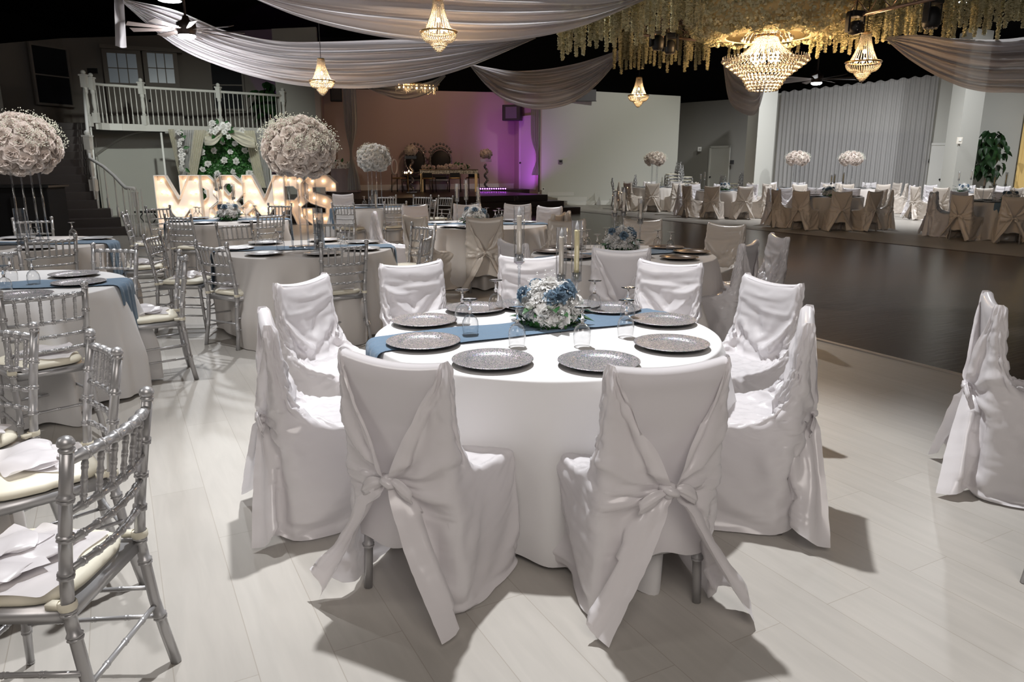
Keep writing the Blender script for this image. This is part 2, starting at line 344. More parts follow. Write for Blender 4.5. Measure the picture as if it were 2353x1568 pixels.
# doors
def door(name, p, q, z0, h, m, handle=None, frame=M['trim'], panels=False):
    root = bpy.data.objects.new(name, None); COL.objects.link(root); root['kind'] = 'structure'
    P = Vector(p); Q = Vector(q); root.location = ((P.x + Q.x) / 2, (P.y + Q.y) / 2, z0); d = Q - P; root.rotation_euler.z = math.atan2(d.y, d.x); L = d.length / 2
    MB().box((-L + .08, -.035, .01), (L - .08, -.008, h - .08)).build('door_leaf', m, root, False, .004)
    f = MB(); f.box((-L, -.06, 0), (-L + .08, -.004, h)); f.box((L - .08, -.06, 0), (L, -.004, h)); f.box((-L, -.06, h - .08), (L, -.004, h)); f.build('door_frame', frame, root, False)
    if handle: k = MB(); k.ball((handle * (L - .16), -.08, 1.0), .035); k.tube([(handle*(L-.16), -.03, 1.0), (handle*(L-.16), -.08, 1.0)], .012); k.build('door_handle', M['blk'], root)
    return root
a, b = pt(1195, 29.85), pt(1232, 28.6); door('door_1', a, b, .57, 2.75, M['trim'], -1)
a, b = pt(1630, 31.6), pt(1677, 30.6); door('door_2', a, b, 0, 2.25, M['trim'], -1)
a, b = pt(2128, 26.8), pt(2176, 26.5); door('door_3', a, b, 0, 2.25, M['trim'], 1)
a, b = pt(2338, 25.5), pt(2400, 25.1); door('door_4', a, b, 0, 3.3, M['yellow'], 1, M['yellow'])
# small wall items
def plate(name, px, py, Y, wd, h, m, label, cat, parts=None, off=.03):
    x, y = pt(px, Y); z = hgt(py, Y); root = thing(name, label, cat, (x, y - off, z))
    MB().box((-wd/2, -.02, -h/2), (wd/2, .015, h/2)).build('plate', m, root, False, .004)
    for (nm, a, b, mm) in (parts or []): MB().box(a, b).build(nm, mm, root, False)
    return root
lt = mat('white_lettering', (.7, .7, .7), .6)
sg = [('lettering', (-.09 + .045 * i, -.024, .02), (-.065 + .045 * i, -.0205, .05), lt) for i in range(4)] + [('pictogram_line', (-.05, -.024, -.05), (.05, -.0205, -.03), lt)]
plate('room_sign', 2125, 370, 26.75, .18, .13, M['blk'], 'small black room sign on the wall just left of the far right door', 'sign', sg, .07)
plate('room_sign', 2170, 374, 26.40, .13, .16, M['blk'], 'small black room sign mounted on the far right door leaf', 'sign', sg[1:3], .10)
plate('thermostat', 1288, 372, 28.5, .16, .15, mat('grey_plastic', (.22, .22, .21), .5), 'grey thermostat on the white wall right of the stage', 'thermostat', [('display', (-.05, -.026, -.02), (.05, -.0205, .05), M['blk'])], .03)
plate('wall_outlet', 1249, 436, 28.3, .10, .16, M['trim'], 'white outlet plate low on the wall beside the stage steps', 'outlet', [('socket', (-.02, -.024, .01), (.02, -.0205, .05), M['blk'])], .10)
plate('fire_alarm', 2196, 323, 23.6, .17, .20, mat('cream_plastic', (.70, .66, .58), .5), 'cream fire alarm box on the right hand pillar', 'alarm', [('strobe', (-.04, -.04, -.02), (.04, -.021, .06), M['trim'])], .03)
plate('wall_sensor', 1605, 343, 32.1, .16, .18, M['trim'], 'small white sensor box on the dim grey recess wall', 'sensor', [('lens', (-.03, -.03, -.02), (.03, -.021, .03), M['wallg'])], .04)
plate('wall_sign', 218, 158, 24.0, .32, .16, M['blk'], 'black sign on the dim upper wall left of the balcony doors', 'sign', [('edge_strip', (-.15, -.024, -.07), (.15, -.0205, -.055), M['fan'])], -.55)
plate('wall_sign', 1681, 373, 30.4, .16, .16, M['blk'], 'black notice plate right of the grey recess door', 'sign', [('edge_strip', (-.07, -.024, -.07), (.07, -.0205, -.055), M['fan'])], .03)
def vent_panel():
    x, y = pt(1340, 28.52); z = hgt(219, 28.5); r = thing('projection_panel', 'grey rectangular panel high on the white wall behind the ivory swag', 'panel', (x, y, z))
    MB().box((-.42, -.04, -.20), (.42, .0, .20)).build('panel_face', mat('grey_panel', (.12, .12, .13), .5), r, False, .005)
    MB().box((-.44, -.05, -.22), (.44, -.042, -.20)).build('panel_rim', M['blk'], r, False)
vent_panel()
# ---------------------------------------------------------------- balcony, stair
BZ = 2.6
edge = [pt(p, y, 2.6) for p, y in ((222, 20.45), (231, 20.75), (250, 21.0), (280, 21.2), (334, 21.65), (424, 22.3), (509, 22.95), (584, 23.6), (655, 24.3))]
back = [pt(655, 27.4), pt(420, 27.2), pt(160, 25.0), pt(-60, 22.6), pt(-60, 20.6)]
mb = MB(); mb.prism(edge + back, BZ - .12, BZ); struct('balcony_floor', mb, M['stair'])
mb = MB(); 
for i in range(len(edge) - 1): bar_xy(mb, edge[i], edge[i+1], .06, BZ - .16, BZ + .02)
struct('balcony_fascia', mb, M['trim'])
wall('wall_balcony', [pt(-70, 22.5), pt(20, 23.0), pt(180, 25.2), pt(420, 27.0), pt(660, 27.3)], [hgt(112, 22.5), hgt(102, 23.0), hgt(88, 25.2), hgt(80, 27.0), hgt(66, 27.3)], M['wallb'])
wall('wall_under_balcony', [pt(176, 22.2), pt(330, 23.4), pt(650, 25.4)], [BZ - .12] * 3, M['wall'])
baseboard('baseboard_balcony', pt(310, 23.25), pt(650, 25.35))
mb = MB(); pp = []
for i in range(13):
    t = i / 12; a = pt(214 + 130 * t, 22.35 + .85 * t); pp.append((a[0], a[1], BZ - .12 - (.0 + .72 * (1 - math.sin(t * PI / 2)))))
for i in range(12):
    p, q = pp[i], pp[i+1]; mb.add([p, q, (q[0], q[1], BZ - .12), (p[0], p[1], BZ - .12), (p[0]+.05, p[1]+.14, p[2]), (q[0]+.05, q[1]+.14, q[2]), (q[0]+.05, q[1]+.14, BZ-.12), (p[0]+.05, p[1]+.14, BZ-.12)], [(0,1,2,3),(4,5,1,0),(5,4,7,6)])
struct('arch_shadow', mb, M['wallg'])  # grey sheet shaped as the arched shadow on the wall
# balcony doors and windows
def window(name, px0, px1, Y0, Y1, pz0, pz1, cols, rows, m, sash=False, bottom=None):
    p, q = Vector(pt(px0, Y0, 3.9)), Vector(pt(px1, Y1, 3.9)); d = q - p; L = d.length / 2
    root = bpy.data.objects.new(name, None); COL.objects.link(root); root['kind'] = 'structure'
    root.location = ((p.x + q.x) / 2, (p.y + q.y) / 2 - .04, 0); root.rotation_euler.z = math.atan2(d.y, d.x)
    MB().box((-L, -.01, pz0), (L, .01, pz1)).build('window_pane', m, root, False)
    f = MB(); tw = .07
    f.box((-L - tw, -.05, pz0 - tw), (-L, .02, pz1 + tw)); f.box((L, -.05, pz0 - tw), (L + tw, .02, pz1 + tw)); f.box((-L, -.05, pz1), (L, .02, pz1 + tw)); f.box((-L, -.05, pz0 - tw), (L, .02, pz0))
    for i in range(1, cols): x = -L + 2 * L * i / cols; f.box((x - .02, -.03, pz0), (x + .02, .005, pz1))
    for j in range(1, rows): z = pz0 + (pz1 - pz0) * j / rows; f.box((-L, -.03, z - .02), (L, .005, z + .02))
    f.build('window_frame', M['wallb'], root, False); return root
def french(name, px0, px1, Y):
    p, q = Vector(pt(px0, Y, 4.2)), Vector(pt(px1, Y + .45, 4.2)); d = q - p; L = d.length / 2
    root = bpy.data.objects.new(name, None); COL.objects.link(root); root['kind'] = 'structure'
    root.location = ((p.x + q.x) / 2, (p.y + q.y) / 2 - .10, BZ); root.rotation_euler.z = math.atan2(d.y, d.x)
    zt = hgt(122, Y) - BZ; zb = hgt(190, Y) - BZ
    lf = MB().box((-L, -.02, .01), (L, .02, zt + .15)).build('door_leaf', M['wallb'], root, False, .006)
    MB().box((-L + .14, -.032, zb), (L - .14, -.021, zt)).build('window_pane', M['panel'], lf, False)
    f = MB()
    for i in range(1, 3): x = -L + .14 + (2 * L - .28) * i / 3; f.box((x - .015, -.045, zb), (x + .015, -.033, zt))
    f.box((-L + .14, -.045, (zt+zb)/2 - .015), (L - .14, -.033, (zt+zb)/2 + .015)); f.build('glazing_bars', M['wallb'], lf, False)
    k = MB(); sx = L - .08 if px0 < 300 else -L + .08; k.ball((sx, -.07, 1.0), .04); k.build('door_handle', M['blk'], root); return root
french('door_5', 245, 333, 25.5); french('door_6', 337, 416, 26.05)
mb = MB(); p, q = pt(236, 25.4, 4.9), pt(424, 26.5, 4.9); bar_xy(mb, (p[0], p[1] - .12), (q[0], q[1] - .12), .10, hgt(117, 25.9), hgt(108, 25.9)); struct('trim_5', mb, M['wallb'])
window('window_1', 84, 163, 23.8, 24.9, hgt(238, 24.2), hgt(108, 24.2), 1, 2, M['glassdark'], True)
window('window_2', 492, 560, 27.05, 27.15, hgt(250, 27.0), hgt(140, 27.0), 1, 2, M['glassdark'], True)
# stair
R3 = Vector((-9.52, 17.15, 0)); stair_right = []
for i in range(14):
    if i >= 3: r = R3 + AX * .345 * (i - 3)
    else: r = (Vector((-8.50, 16.45, 0)), Vector((-8.80, 16.72, 0)), Vector((-9.14, 16.98, 0)))[i]
    stair_right.append(r)
for i in range(14):
    r = stair_right[i]; z = .1857 * (i + 1); ln = 3.6 if i < 8 else 3.0
    b0 = r + AX * (.42 if i < 13 else 1.2)
    pts = [r - BX * ln, r, b0, b0 - BX * ln]
    struct('stair_step', MB().prism([(p.x, p.y) for p in pts], max(0, z - .37), z - .012), M['stair'], bevel=.01)
mb = MB()   # white stringer with a bracket under each tread end
for i in range(2, 14):
    r = stair_right[i]; q = r + AX * .36; o = BX * .035
    mb.prism([((r).x, (r).y), ((r + o).x, (r + o).y), ((q + o).x, (q + o).y), (q.x, q.y)], max(0, .1857 * i - .28), .1857 * (i + 1) - .02)
struct('stair_stringer', mb, M['trim'])
mb = MB(); o = BX * .03
q0 = R3 + AX * .2 + o; q1 = stair_right[13] + AX * .5 + o
mb.add([(q0.x, q0.y, 0), (q1.x, q1.y, 0), (q1.x, q1.y, 2.3), (q0.x, q0.y, .45)], [(0,1,2,3)])
mb.add([(q0.x + .05, q0.y + .03, 0), (q1.x + .05, q1.y + .03, 0), (q1.x + .05, q1.y + .03, 2.3), (q0.x + .05, q0.y + .03, .45)], [(3,2,1,0)]); struct('wall_stair', mb, M['wall'])
def newel(parent, c, z0, h, r=.05, name='newel_post'):
    mb = MB(); x, y = c[:2]
    mb.box((x-r, y-r, z0), (x+r, y+r, z0 + .26)); mb.lathe([(r*.6, .26), (r*.95, .29), (r*.5, .33), (r*.85, .5), (r*.6, h*.62), (r*.9, h*.66), (r*.9, h-.3)], 12, (x, y, z0))
    mb.box((x-r, y-r, z0 + h - .32), (x+r, y+r, z0 + h - .04)); mb.box((x-r*1.3, y-r*1.3, z0+h-.04), (x+r*1.3, y+r*1.3, z0+h)); mb.ball((x, y, z0 + h + .05), r*.9, 10, 6)
    return mb.build(name, M['trim'], parent, False)
def baluster(parent, x, y, z0, h, nm='baluster'):
    mb = MB(); mb.box((x-.018, y-.018, z0), (x+.018, y+.018, z0 + .22)); mb.lathe([(.018, .22), (.022, .25), (.012, .3), (.017, .5), (.010, h)], 6, (x, y, z0)); return mb.build(nm, M['trim'], parent)
rail = thing('balcony_railing', 'white spindled railing along the dark upper balcony', 'railing', (edge[0][0], edge[0][1], BZ))
inv = Matrix.Translation((-edge[0][0], -edge[0][1], -BZ))
def fixp(o): o.matrix_parent_inverse = inv
hr = MB(); hr.tube([(p[0], p[1], BZ + 1.02) for p in edge], .04, 8); fixp(hr.build('handrail', M['trim'], rail))
def along(poly, step):
    out = []; acc = 0
    for i in range(len(poly) - 1):
        a = Vector(poly[i]); b = Vector(poly[i+1]); L = (b - a).length
        while acc < L: out.append(a + (b - a) * acc / L); acc += step
        acc -= L
    return out
for p in along(edge, .135)[1:]: fixp(baluster(rail, p.x, p.y, BZ, 1.0))
for i in (0, 4, 6, 8): fixp(newel(rail, edge[i], BZ, 1.16, .065))
# stair railing
sr = thing('stair_railing', 'white turned railing curving down the right side of the dark stair', 'railing', (stair_right[0].x, stair_right[0].y, 0))
inv = Matrix.Translation((-stair_right[0].x, -stair_right[0].y, 0)); hp = []
for i in range(14):
    r = stair_right[i] + BX * -.03 + AX * .12; z = .1857 * (i + 1); hp.append((r.x, r.y, z + .92))
    fixp(baluster(sr, r.x, r.y, z, .90))
    r2 = r + AX * .14; fixp(baluster(sr, r2.x, r2.y, z, .98 if i > 2 else .9))
e = stair_right[0] + Vector((.32, -.18, 0)); hp = [(e.x, e.y, 1.02), (e.x - .25, e.y + .12, 1.03)] + hp[0:]
h = MB(); h.tube(hp, .038, 8); fixp(h.build('handrail', M['trim'], sr))
for k in range(7):
    q = k / 7 * 2 * PI; fixp(baluster(sr, e.x + .13 * math.cos(q), e.y + .13 * math.sin(q), .0, 1.02))
fixp(newel(sr, (e.x, e.y), 0, .95, .04)); r = stair_right[4] - BX * .03; fixp(newel(sr, r, .93, 1.25, .07)); r = stair_right[13]; fixp(newel(sr, r, 2.5, 1.3, .07))
# left side of the stair: white flared banister wall and a black booth
mb = MB(); pts = []
x0, y0 = pt(0, 17.6); prof = [(-.9, 2.2), (-.2, 1.95), (.1, 1.6), (.35, 1.28), (.65, 1.02), (.85, 1.0), (.86, .92), (.5, .88), (.3, .6), (.3, 0), (-.9, 0)]
n = len(prof); v = [(x0 + a, y0 + .45 * a, b) for a, b in prof] + [(x0 + a - .05, y0 + .1 + .45 * a, b) for a, b in prof]
mb.add(v, [tuple(range(n)), tuple(range(n, 2*n))[::-1]] + [(i, (i+1) % n, (i+1) % n + n, i + n) for i in range(n)]); struct('stair_wall_left', mb, M['wall'])
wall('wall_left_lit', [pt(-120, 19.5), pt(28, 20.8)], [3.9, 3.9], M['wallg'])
bt = thing('dj_booth', 'black draped booth standing in front of the dark stair', 'booth', (*pt(20, 13.3), 0), .1)
MB().box((-1.4, -.3, 0), (.72, .35, 1.14)).build('front_panel', M['black'], bt, False, .01); MB().box((-1.45, -.35, 1.14), (.77, .4, 1.18)).build('counter_top', M['blk'], bt, False, .005)
MB().box((.1, -.33, .02), (.66, .30, .98)).build('speaker_case', M['blk'], bt, False, .01)
bn = thing('black_bench', 'small black folding bench against the wall behind the round tables', 'bench', (*pt(327, 20.0), 0))
MB().box((-.32, -.12, .26), (.32, .12, .31)).build('seat', M['blk'], bn, False, .01)
for s in (-1, 1): k = MB(); k.tube([(s*.22-.1, 0, 0), (s*.22+.08, 0, .26)], .015); k.tube([(s*.22+.1, 0, 0), (s*.22-.08, 0, .26)], .015); k.build('leg', M['blk'], bn)
# ---------------------------------------------------------------- draped cloth shapes: grids of points as row and column differences, in steps of q metres (all x, then y, then z)
COVER_A = (62, 49, 0.0007,
[-286,-2,-2,-3,-2,-2,-3,-2,-3,-2,0,0,2,4,8,13,19,25,30,34,35,35,35,34,33,33,34,35,35,35,34,30,25,19,13,8,4,2,0,0,-2,-3,-2,-3,-2,-2,-3,-2,-2,
12,0,-9,4,-7,-5,-1,4,-7,11,-15,1,9,2,-9,8,-3,0,1,1,1,1,0,0,1,1,0,0,1,1,0,0,0,2,-4,4,-12,4,5,2,3,-6,8,-3,-11,0,1,-8,0,
8,-1,-5,5,-3,-3,-4,-4,-2,5,5,10,-21,-9,15,-6,6,0,1,0,0,1,1,1,0,0,1,0,1,0,1,1,1,1,9,3,-2,-9,4,-12,8,-5,-6,3,4,-8,2,-2,-2,
7,-1,0,-1,6,1,0,-6,-2,-1,-4,1,3,0,-3,-7,2,2,0,1,1,0,0,1,-1,1,1,1,0,1,0,1,0,1,-7,0,10,-16,11,-2,-1,0,-2,-3,0,-7,5,0,-5,
1,10,-1,-8,4,0,-2,-9,-1,5,-1,-21,7,14,4,-7,2,-1,2,0,1,-3,2,3,-2,0,0,2,-2,4,-1,0,-2,3,10,-26,8,10,-2,3,-3,0,-3,-7,0,-4,7,-4,-2,
6,5,5,-13,0,-1,-8,14,1,-11,16,-1,10,-16,-9,6,-6,3,-3,0,0,5,-4,-4,7,-1,0,1,0,-2,-1,6,-8,-11,7,5,2,4,-22,23,-6,4,-11,-5,6,2,-3,2,-10,
13,-2,-2,-1,-1,-9,11,-18,16,-28,16,4,3,-10,-1,9,-3,1,0,0,-1,2,0,3,-2,4,-1,-4,2,0,2,-3,11,-2,-6,3,1,-12,21,-30,13,8,-6,-2,-1,2,-18,6,1,
14,-4,2,-5,2,-6,-3,1,2,4,-1,-8,1,0,4,-1,3,-7,4,-6,3,-1,0,3,-5,-2,6,-1,3,-2,3,-6,5,-13,0,7,-12,29,-16,3,0,-14,12,-1,-3,2,-12,9,-9,
12,-3,1,-3,-1,3,-11,9,-22,11,-5,21,-28,29,-10,-3,-4,1,-1,3,2,-3,4,-4,4,1,-3,2,-2,1,-4,4,-10,6,-5,12,-5,4,3,0,-3,-2,-10,10,-14,7,3,-12,5,
12,3,-2,-2,-6,0,-2,0,0,15,-27,6,1,3,-11,4,4,0,-1,4,-4,1,1,1,-1,2,-5,3,2,0,5,-2,-3,11,-8,-2,-5,2,-2,-3,1,2,3,-3,-4,-8,6,-9,7,
12,-3,-4,1,-2,-1,1,0,-4,2,1,1,-3,-20,34,-20,5,2,-1,-2,3,2,-3,-1,-3,1,4,-3,1,-1,0,1,-5,-1,6,-2,5,-7,5,-1,3,1,-7,-8,8,-10,9,-9,0,
15,-2,-1,-2,-3,-7,0,-11,23,-13,-3,-12,32,-13,-3,2,-3,-2,3,3,-3,-4,2,4,1,-2,0,-1,-1,4,-4,-4,6,-1,-5,9,4,-6,-5,17,-15,2,-3,-2,-4,1,2,-4,-2,
13,1,-6,-2,-2,0,-1,-2,-6,-11,26,-15,3,5,-7,28,-26,2,0,-4,2,2,0,-4,7,-5,1,3,2,-8,4,-6,4,-6,3,6,-1,2,-3,-9,3,10,0,-3,-2,-1,-9,4,-4,
14,0,-5,2,-5,-3,-9,14,-8,1,3,-2,-14,16,3,3,3,-4,-12,1,0,1,3,0,-5,3,1,-2,-1,-1,-2,9,-6,14,-5,-9,-1,11,-12,0,14,-11,3,-4,-5,-2,-5,2,1,
13,-1,-4,1,-6,-3,5,-9,-7,18,-24,34,-16,8,3,-12,0,-2,4,-1,1,0,-2,-1,1,4,-3,3,-2,-3,-4,-5,13,-5,-4,4,-5,5,2,-1,1,-5,7,-2,-5,-5,-3,7,-6,
13,-2,-4,3,-5,-2,1,-6,3,4,-4,-8,21,-9,5,-11,18,-12,3,-7,-4,-1,3,0,5,-8,3,2,-3,5,1,-1,-8,3,0,-2,8,-5,9,-9,-1,4,-3,-4,0,0,-8,3,-2,
14,-3,-4,1,-8,7,-9,-3,4,3,-2,-4,4,1,11,1,6,-12,-7,6,-3,2,-5,1,2,-2,1,-3,-2,1,-10,-1,2,-1,-6,13,2,1,5,-1,-3,5,-5,1,-3,-5,-4,2,-3,
12,-1,-2,0,-5,-4,2,1,-3,2,-5,-2,-2,19,-2,-6,-2,12,-1,-8,3,-6,-1,-1,-6,7,-1,0,-4,3,-1,-2,-4,-10,8,1,6,-4,6,6,-8,6,-5,-2,-1,-1,-5,1,1,
12,0,-4,0,1,-5,-8,8,-8,-1,19,-12,5,-2,-6,10,1,13,-21,2,-1,-1,4,-1,-4,-3,-1,-3,9,0,-2,-19,5,5,-11,-4,20,0,2,0,4,-5,5,0,-4,-4,-7,3,-2,
14,-3,-4,-6,2,-2,-3,-8,16,-25,11,27,-17,17,-3,-4,-9,3,12,-16,5,-2,1,-9,-1,7,0,-1,-5,-6,11,-4,-3,3,-3,2,4,-2,0,1,1,1,-2,-1,-4,-2,-3,-2,2,
14,-4,1,-6,-2,-4,1,-4,14,-15,-2,1,23,-30,9,3,15,-11,14,-12,1,-1,-6,12,-6,-9,1,0,2,-6,-3,20,-4,-10,4,5,-13,8,-2,-2,4,0,1,-2,-1,-3,-3,1,-5,
12,-2,0,0,-10,1,-3,-2,5,5,8,-20,2,12,5,7,-14,2,-4,22,-25,8,-6,-6,0,0,1,6,-5,-4,10,10,-11,5,-2,-13,3,6,-2,-7,4,3,1,-3,-2,0,-2,-4,-2,
14,-6,3,-9,0,0,-4,10,-21,17,4,-9,-2,19,-25,13,-3,-5,5,-8,19,-22,2,1,4,3,2,0,-15,16,-7,4,19,-19,9,-9,-2,-1,-1,5,-1,-4,7,-4,3,-7,-4,-1,0,
11,-3,4,-9,-2,-2,1,-5,3,18,-27,23,-26,-3,8,-7,-2,5,2,15,-21,18,-12,7,6,2,-4,-20,25,-6,8,-4,-12,20,-2,-12,10,-2,-8,1,-7,9,2,0,-6,1,-1,-4,-2,
8,1,-1,-4,0,-8,-1,12,2,-10,1,2,-8,-2,-5,1,-8,6,4,-1,13,-14,13,-2,3,-5,-12,19,0,-1,-2,-18,6,-9,16,18,-9,-7,4,1,0,3,-2,-5,-1,2,-2,-7,-2,
5,-3,0,-3,0,-4,2,-10,14,-14,23,-20,20,-14,-10,-3,7,-4,-3,-5,15,18,-10,-5,3,1,5,-7,-2,2,5,13,-27,17,11,-10,-2,-6,-3,4,-5,6,4,-2,0,-3,-6,-18,17,
0,0,1,3,-6,3,-6,1,6,-6,-2,-4,6,1,-6,-9,14,-6,2,10,-7,0,1,6,-7,1,1,5,0,2,-5,5,8,-3,-5,-1,2,-2,-6,5,3,-4,1,-2,0,-1,2,-1,0,
0,0,-3,0,5,-4,-2,13,-22,20,-20,26,-29,3,0,5,-11,11,0,2,1,-1,11,-7,1,-6,10,1,-4,5,-8,1,6,0,5,9,-16,-1,4,-3,-6,-4,8,4,-5,1,2,-2,0,
0,0,0,-8,3,-1,1,-4,18,-16,2,3,3,-15,6,2,2,-1,-4,7,-1,-1,1,4,-6,10,-4,-2,6,-3,-2,5,8,-3,-6,5,-7,-4,4,6,-3,-2,-3,1,-1,-1,-3,4,0,
0,0,-1,0,-4,-2,12,5,-21,15,1,-17,22,-21,15,-14,-1,3,0,1,3,-3,3,-2,5,-2,4,2,1,-3,4,-4,12,-5,-8,-4,5,-2,5,2,1,-1,-7,2,-2,-6,10,-3,0,
0,0,-2,3,-10,4,-6,8,7,-17,26,-20,4,2,-4,-6,14,-12,6,-7,8,1,-3,3,2,1,-4,-2,3,3,4,-3,5,6,-1,-10,-2,0,-4,3,0,-3,9,-7,0,-1,-5,7,0,
0,0,2,-2,-2,-4,13,-11,-13,28,-12,7,-18,14,-16,23,-14,4,-5,5,-9,2,5,0,7,-4,-1,0,0,10,-6,1,-4,9,-4,-3,0,-1,1,-4,0,9,-7,3,-4,-1,-6,8,0,
-4,4,0,7,-1,-6,-11,10,10,-17,5,5,-4,16,-24,-3,1,11,-7,-3,8,3,-2,1,-3,3,1,4,-1,-6,3,7,0,-1,4,-10,0,1,1,0,2,-7,5,-4,1,-5,1,11,-2,
-12,3,0,3,4,-5,17,-25,22,-11,0,7,-7,-3,12,-15,14,-7,6,-1,-5,0,4,-3,-2,0,1,5,-1,3,-1,0,3,-4,-6,7,-2,0,-3,6,-7,7,-7,5,-3,1,16,-6,0,
-11,1,1,12,-9,20,-23,12,1,2,-11,6,-1,-12,25,-25,2,8,-6,3,4,1,-5,4,0,-2,5,-3,-1,-1,10,-2,-2,5,-4,-4,1,-1,2,-1,3,-8,11,-6,-2,-5,21,-5,0,
-10,-2,2,-3,7,18,-5,2,-11,-9,-1,13,-1,5,-7,5,-13,2,0,4,-1,-3,5,-2,5,0,2,1,-1,3,-2,3,-3,-7,8,-7,4,-2,4,-7,8,-3,0,-3,3,-1,17,-9,4,
-13,2,0,-5,19,3,-1,-7,2,-3,2,1,3,-4,-13,24,-21,1,12,-13,3,6,-4,6,-3,8,-5,-2,6,0,3,-4,5,0,-5,-1,0,-4,4,-2,1,6,-6,4,-4,-2,13,4,-7,
-13,2,-1,-1,9,6,0,-2,-2,0,2,0,0,-3,-6,12,-12,2,-1,10,-8,3,2,3,-4,-2,2,8,-7,1,4,0,1,0,-10,5,2,-4,3,2,-4,2,6,-10,-2,6,16,-7,0,
-10,-3,-2,4,9,5,-6,5,-9,5,1,1,5,0,0,-24,28,-16,-3,1,6,-3,3,-2,5,-1,5,-4,4,-3,-1,6,-4,-5,0,0,6,-2,-3,2,-3,1,0,3,2,-2,9,0,7,
-12,1,2,-1,5,7,-6,10,-5,-4,3,0,4,-8,-2,-9,12,-6,5,-8,2,7,0,0,2,3,-5,0,6,3,-5,5,4,-11,5,-1,0,-4,-2,10,-3,-8,6,-2,-2,7,12,-7,-1,
-11,-3,4,-1,15,-1,0,-1,-6,4,4,-4,4,-10,-10,9,-15,9,-1,14,-3,-1,-2,5,0,4,-1,1,-1,-1,4,-2,2,-13,4,8,-3,0,-4,5,-8,9,-3,3,-4,6,8,0,-1,
-13,1,-1,4,11,-2,-3,2,11,-8,-5,3,1,6,-5,10,3,-4,-27,7,3,1,4,-1,0,-2,4,0,-3,4,3,-4,-10,29,-18,-3,3,0,-3,1,6,-9,4,-3,4,7,4,2,-3,
-13,2,-2,5,5,5,1,-14,10,4,-6,4,-1,13,0,10,-6,-24,3,-2,4,-3,5,-2,0,0,1,2,2,1,-4,4,-4,7,-10,16,-13,1,-4,2,8,-8,2,1,-1,10,3,-2,0,
-14,-2,5,1,7,3,3,-5,-1,10,-13,5,0,1,18,-34,6,7,7,-2,-2,-4,-1,0,2,4,-3,3,-2,-2,6,-1,16,-41,40,-15,-3,3,-3,0,4,-1,-2,2,-5,13,2,1,-5,
-13,2,0,-1,5,7,-2,6,-11,10,-11,8,1,-13,-4,14,5,6,-12,-5,2,5,-1,0,5,-4,0,-2,6,2,-4,2,-11,13,-5,0,-1,3,-4,3,-1,2,-2,-1,3,10,2,-1,4,
-12,-2,1,3,4,4,3,-1,6,-6,-2,2,-1,3,-7,5,-10,14,-6,1,-1,1,-1,-1,-1,0,7,0,-2,1,0,1,-4,10,-21,8,3,1,-2,-6,9,6,-7,2,-4,11,3,-3,3,
-11,-2,3,-2,4,4,5,-5,3,1,-1,0,-4,0,8,-4,5,-4,-4,-1,-2,5,0,1,0,4,-4,3,-4,-1,3,1,1,3,-1,-1,3,-4,-3,-1,3,1,-3,0,1,10,2,3,-2,
-14,2,-3,5,-2,10,5,-2,-1,-1,1,0,-4,-7,16,-5,-3,0,1,2,-1,-6,5,0,1,-2,1,-1,4,-2,2,3,-6,8,-11,-3,3,5,0,-1,-1,1,2,0,-5,16,0,3,-4,
-13,-1,3,1,-1,3,8,1,-7,4,1,1,-11,11,-8,9,7,-19,8,-1,1,4,-1,-1,-1,3,-1,-1,3,5,-5,-4,-3,10,6,-9,-5,3,-1,0,-3,13,-9,2,0,6,4,-1,7,
-12,-1,1,-2,-1,12,6,-2,-9,7,-1,0,2,4,-4,13,-2,-12,-3,0,-1,2,0,5,-2,0,1,2,-1,-2,0,0,6,-2,-3,-9,10,-1,0,-5,3,2,-2,0,2,9,1,2,-1,
-15,2,-5,9,-3,7,3,1,-8,5,3,-6,9,3,6,-7,-11,11,-8,5,-3,-1,1,-2,4,-2,3,-1,0,2,0,-9,5,2,10,-8,-4,2,2,-6,0,0,3,2,-2,11,1,4,-4,
-14,1,2,-6,7,-1,14,-1,-5,0,3,4,2,-7,-6,13,-4,-9,5,1,-5,3,-2,3,-3,4,2,-2,3,-3,6,-2,-8,5,5,-4,-6,6,-1,-2,1,3,7,-9,-2,10,4,1,0,
-10,-2,0,-8,6,6,7,-10,10,-6,5,0,7,-8,4,-2,1,-3,0,3,-5,-1,2,2,2,3,-7,6,0,-1,0,10,-6,-7,10,1,-10,1,2,-5,2,-1,3,-5,5,6,3,2,5,
-15,2,-1,5,-2,-1,16,1,2,-19,13,-1,8,6,-12,-4,2,-2,1,-2,7,-6,2,-4,2,-9,13,-2,-1,0,3,3,16,-20,9,-1,-11,-2,6,1,-7,1,6,2,-4,9,0,7,-6,
-13,1,-5,0,-1,12,7,1,-3,-3,4,-4,1,1,15,-17,-1,3,2,-7,-3,8,0,1,-1,4,-3,5,-3,2,-3,-4,12,-9,-1,13,-7,-1,1,-2,-4,-4,10,-4,3,5,2,2,3,
-13,-2,0,1,-4,21,-9,2,0,1,4,-4,-1,2,-7,13,-11,5,6,-6,3,-3,-1,6,-2,0,1,-4,1,4,-2,1,-9,15,-32,38,-6,-12,6,-2,-5,5,-1,3,2,0,5,6,-1,
-14,1,2,-2,7,5,6,1,-4,-5,9,-9,-4,3,-9,-7,22,-10,5,0,2,-5,3,-4,6,3,-2,1,0,-2,2,3,-4,-5,-7,-5,29,-15,2,1,0,-8,6,-1,8,1,0,6,2,
-15,0,-2,5,4,3,4,2,-9,8,-1,-1,0,-9,12,-14,7,5,4,-11,3,4,-2,6,-6,3,-3,-1,6,4,-1,0,-29,10,9,13,4,-10,-4,4,-3,4,-9,9,1,5,1,6,0,
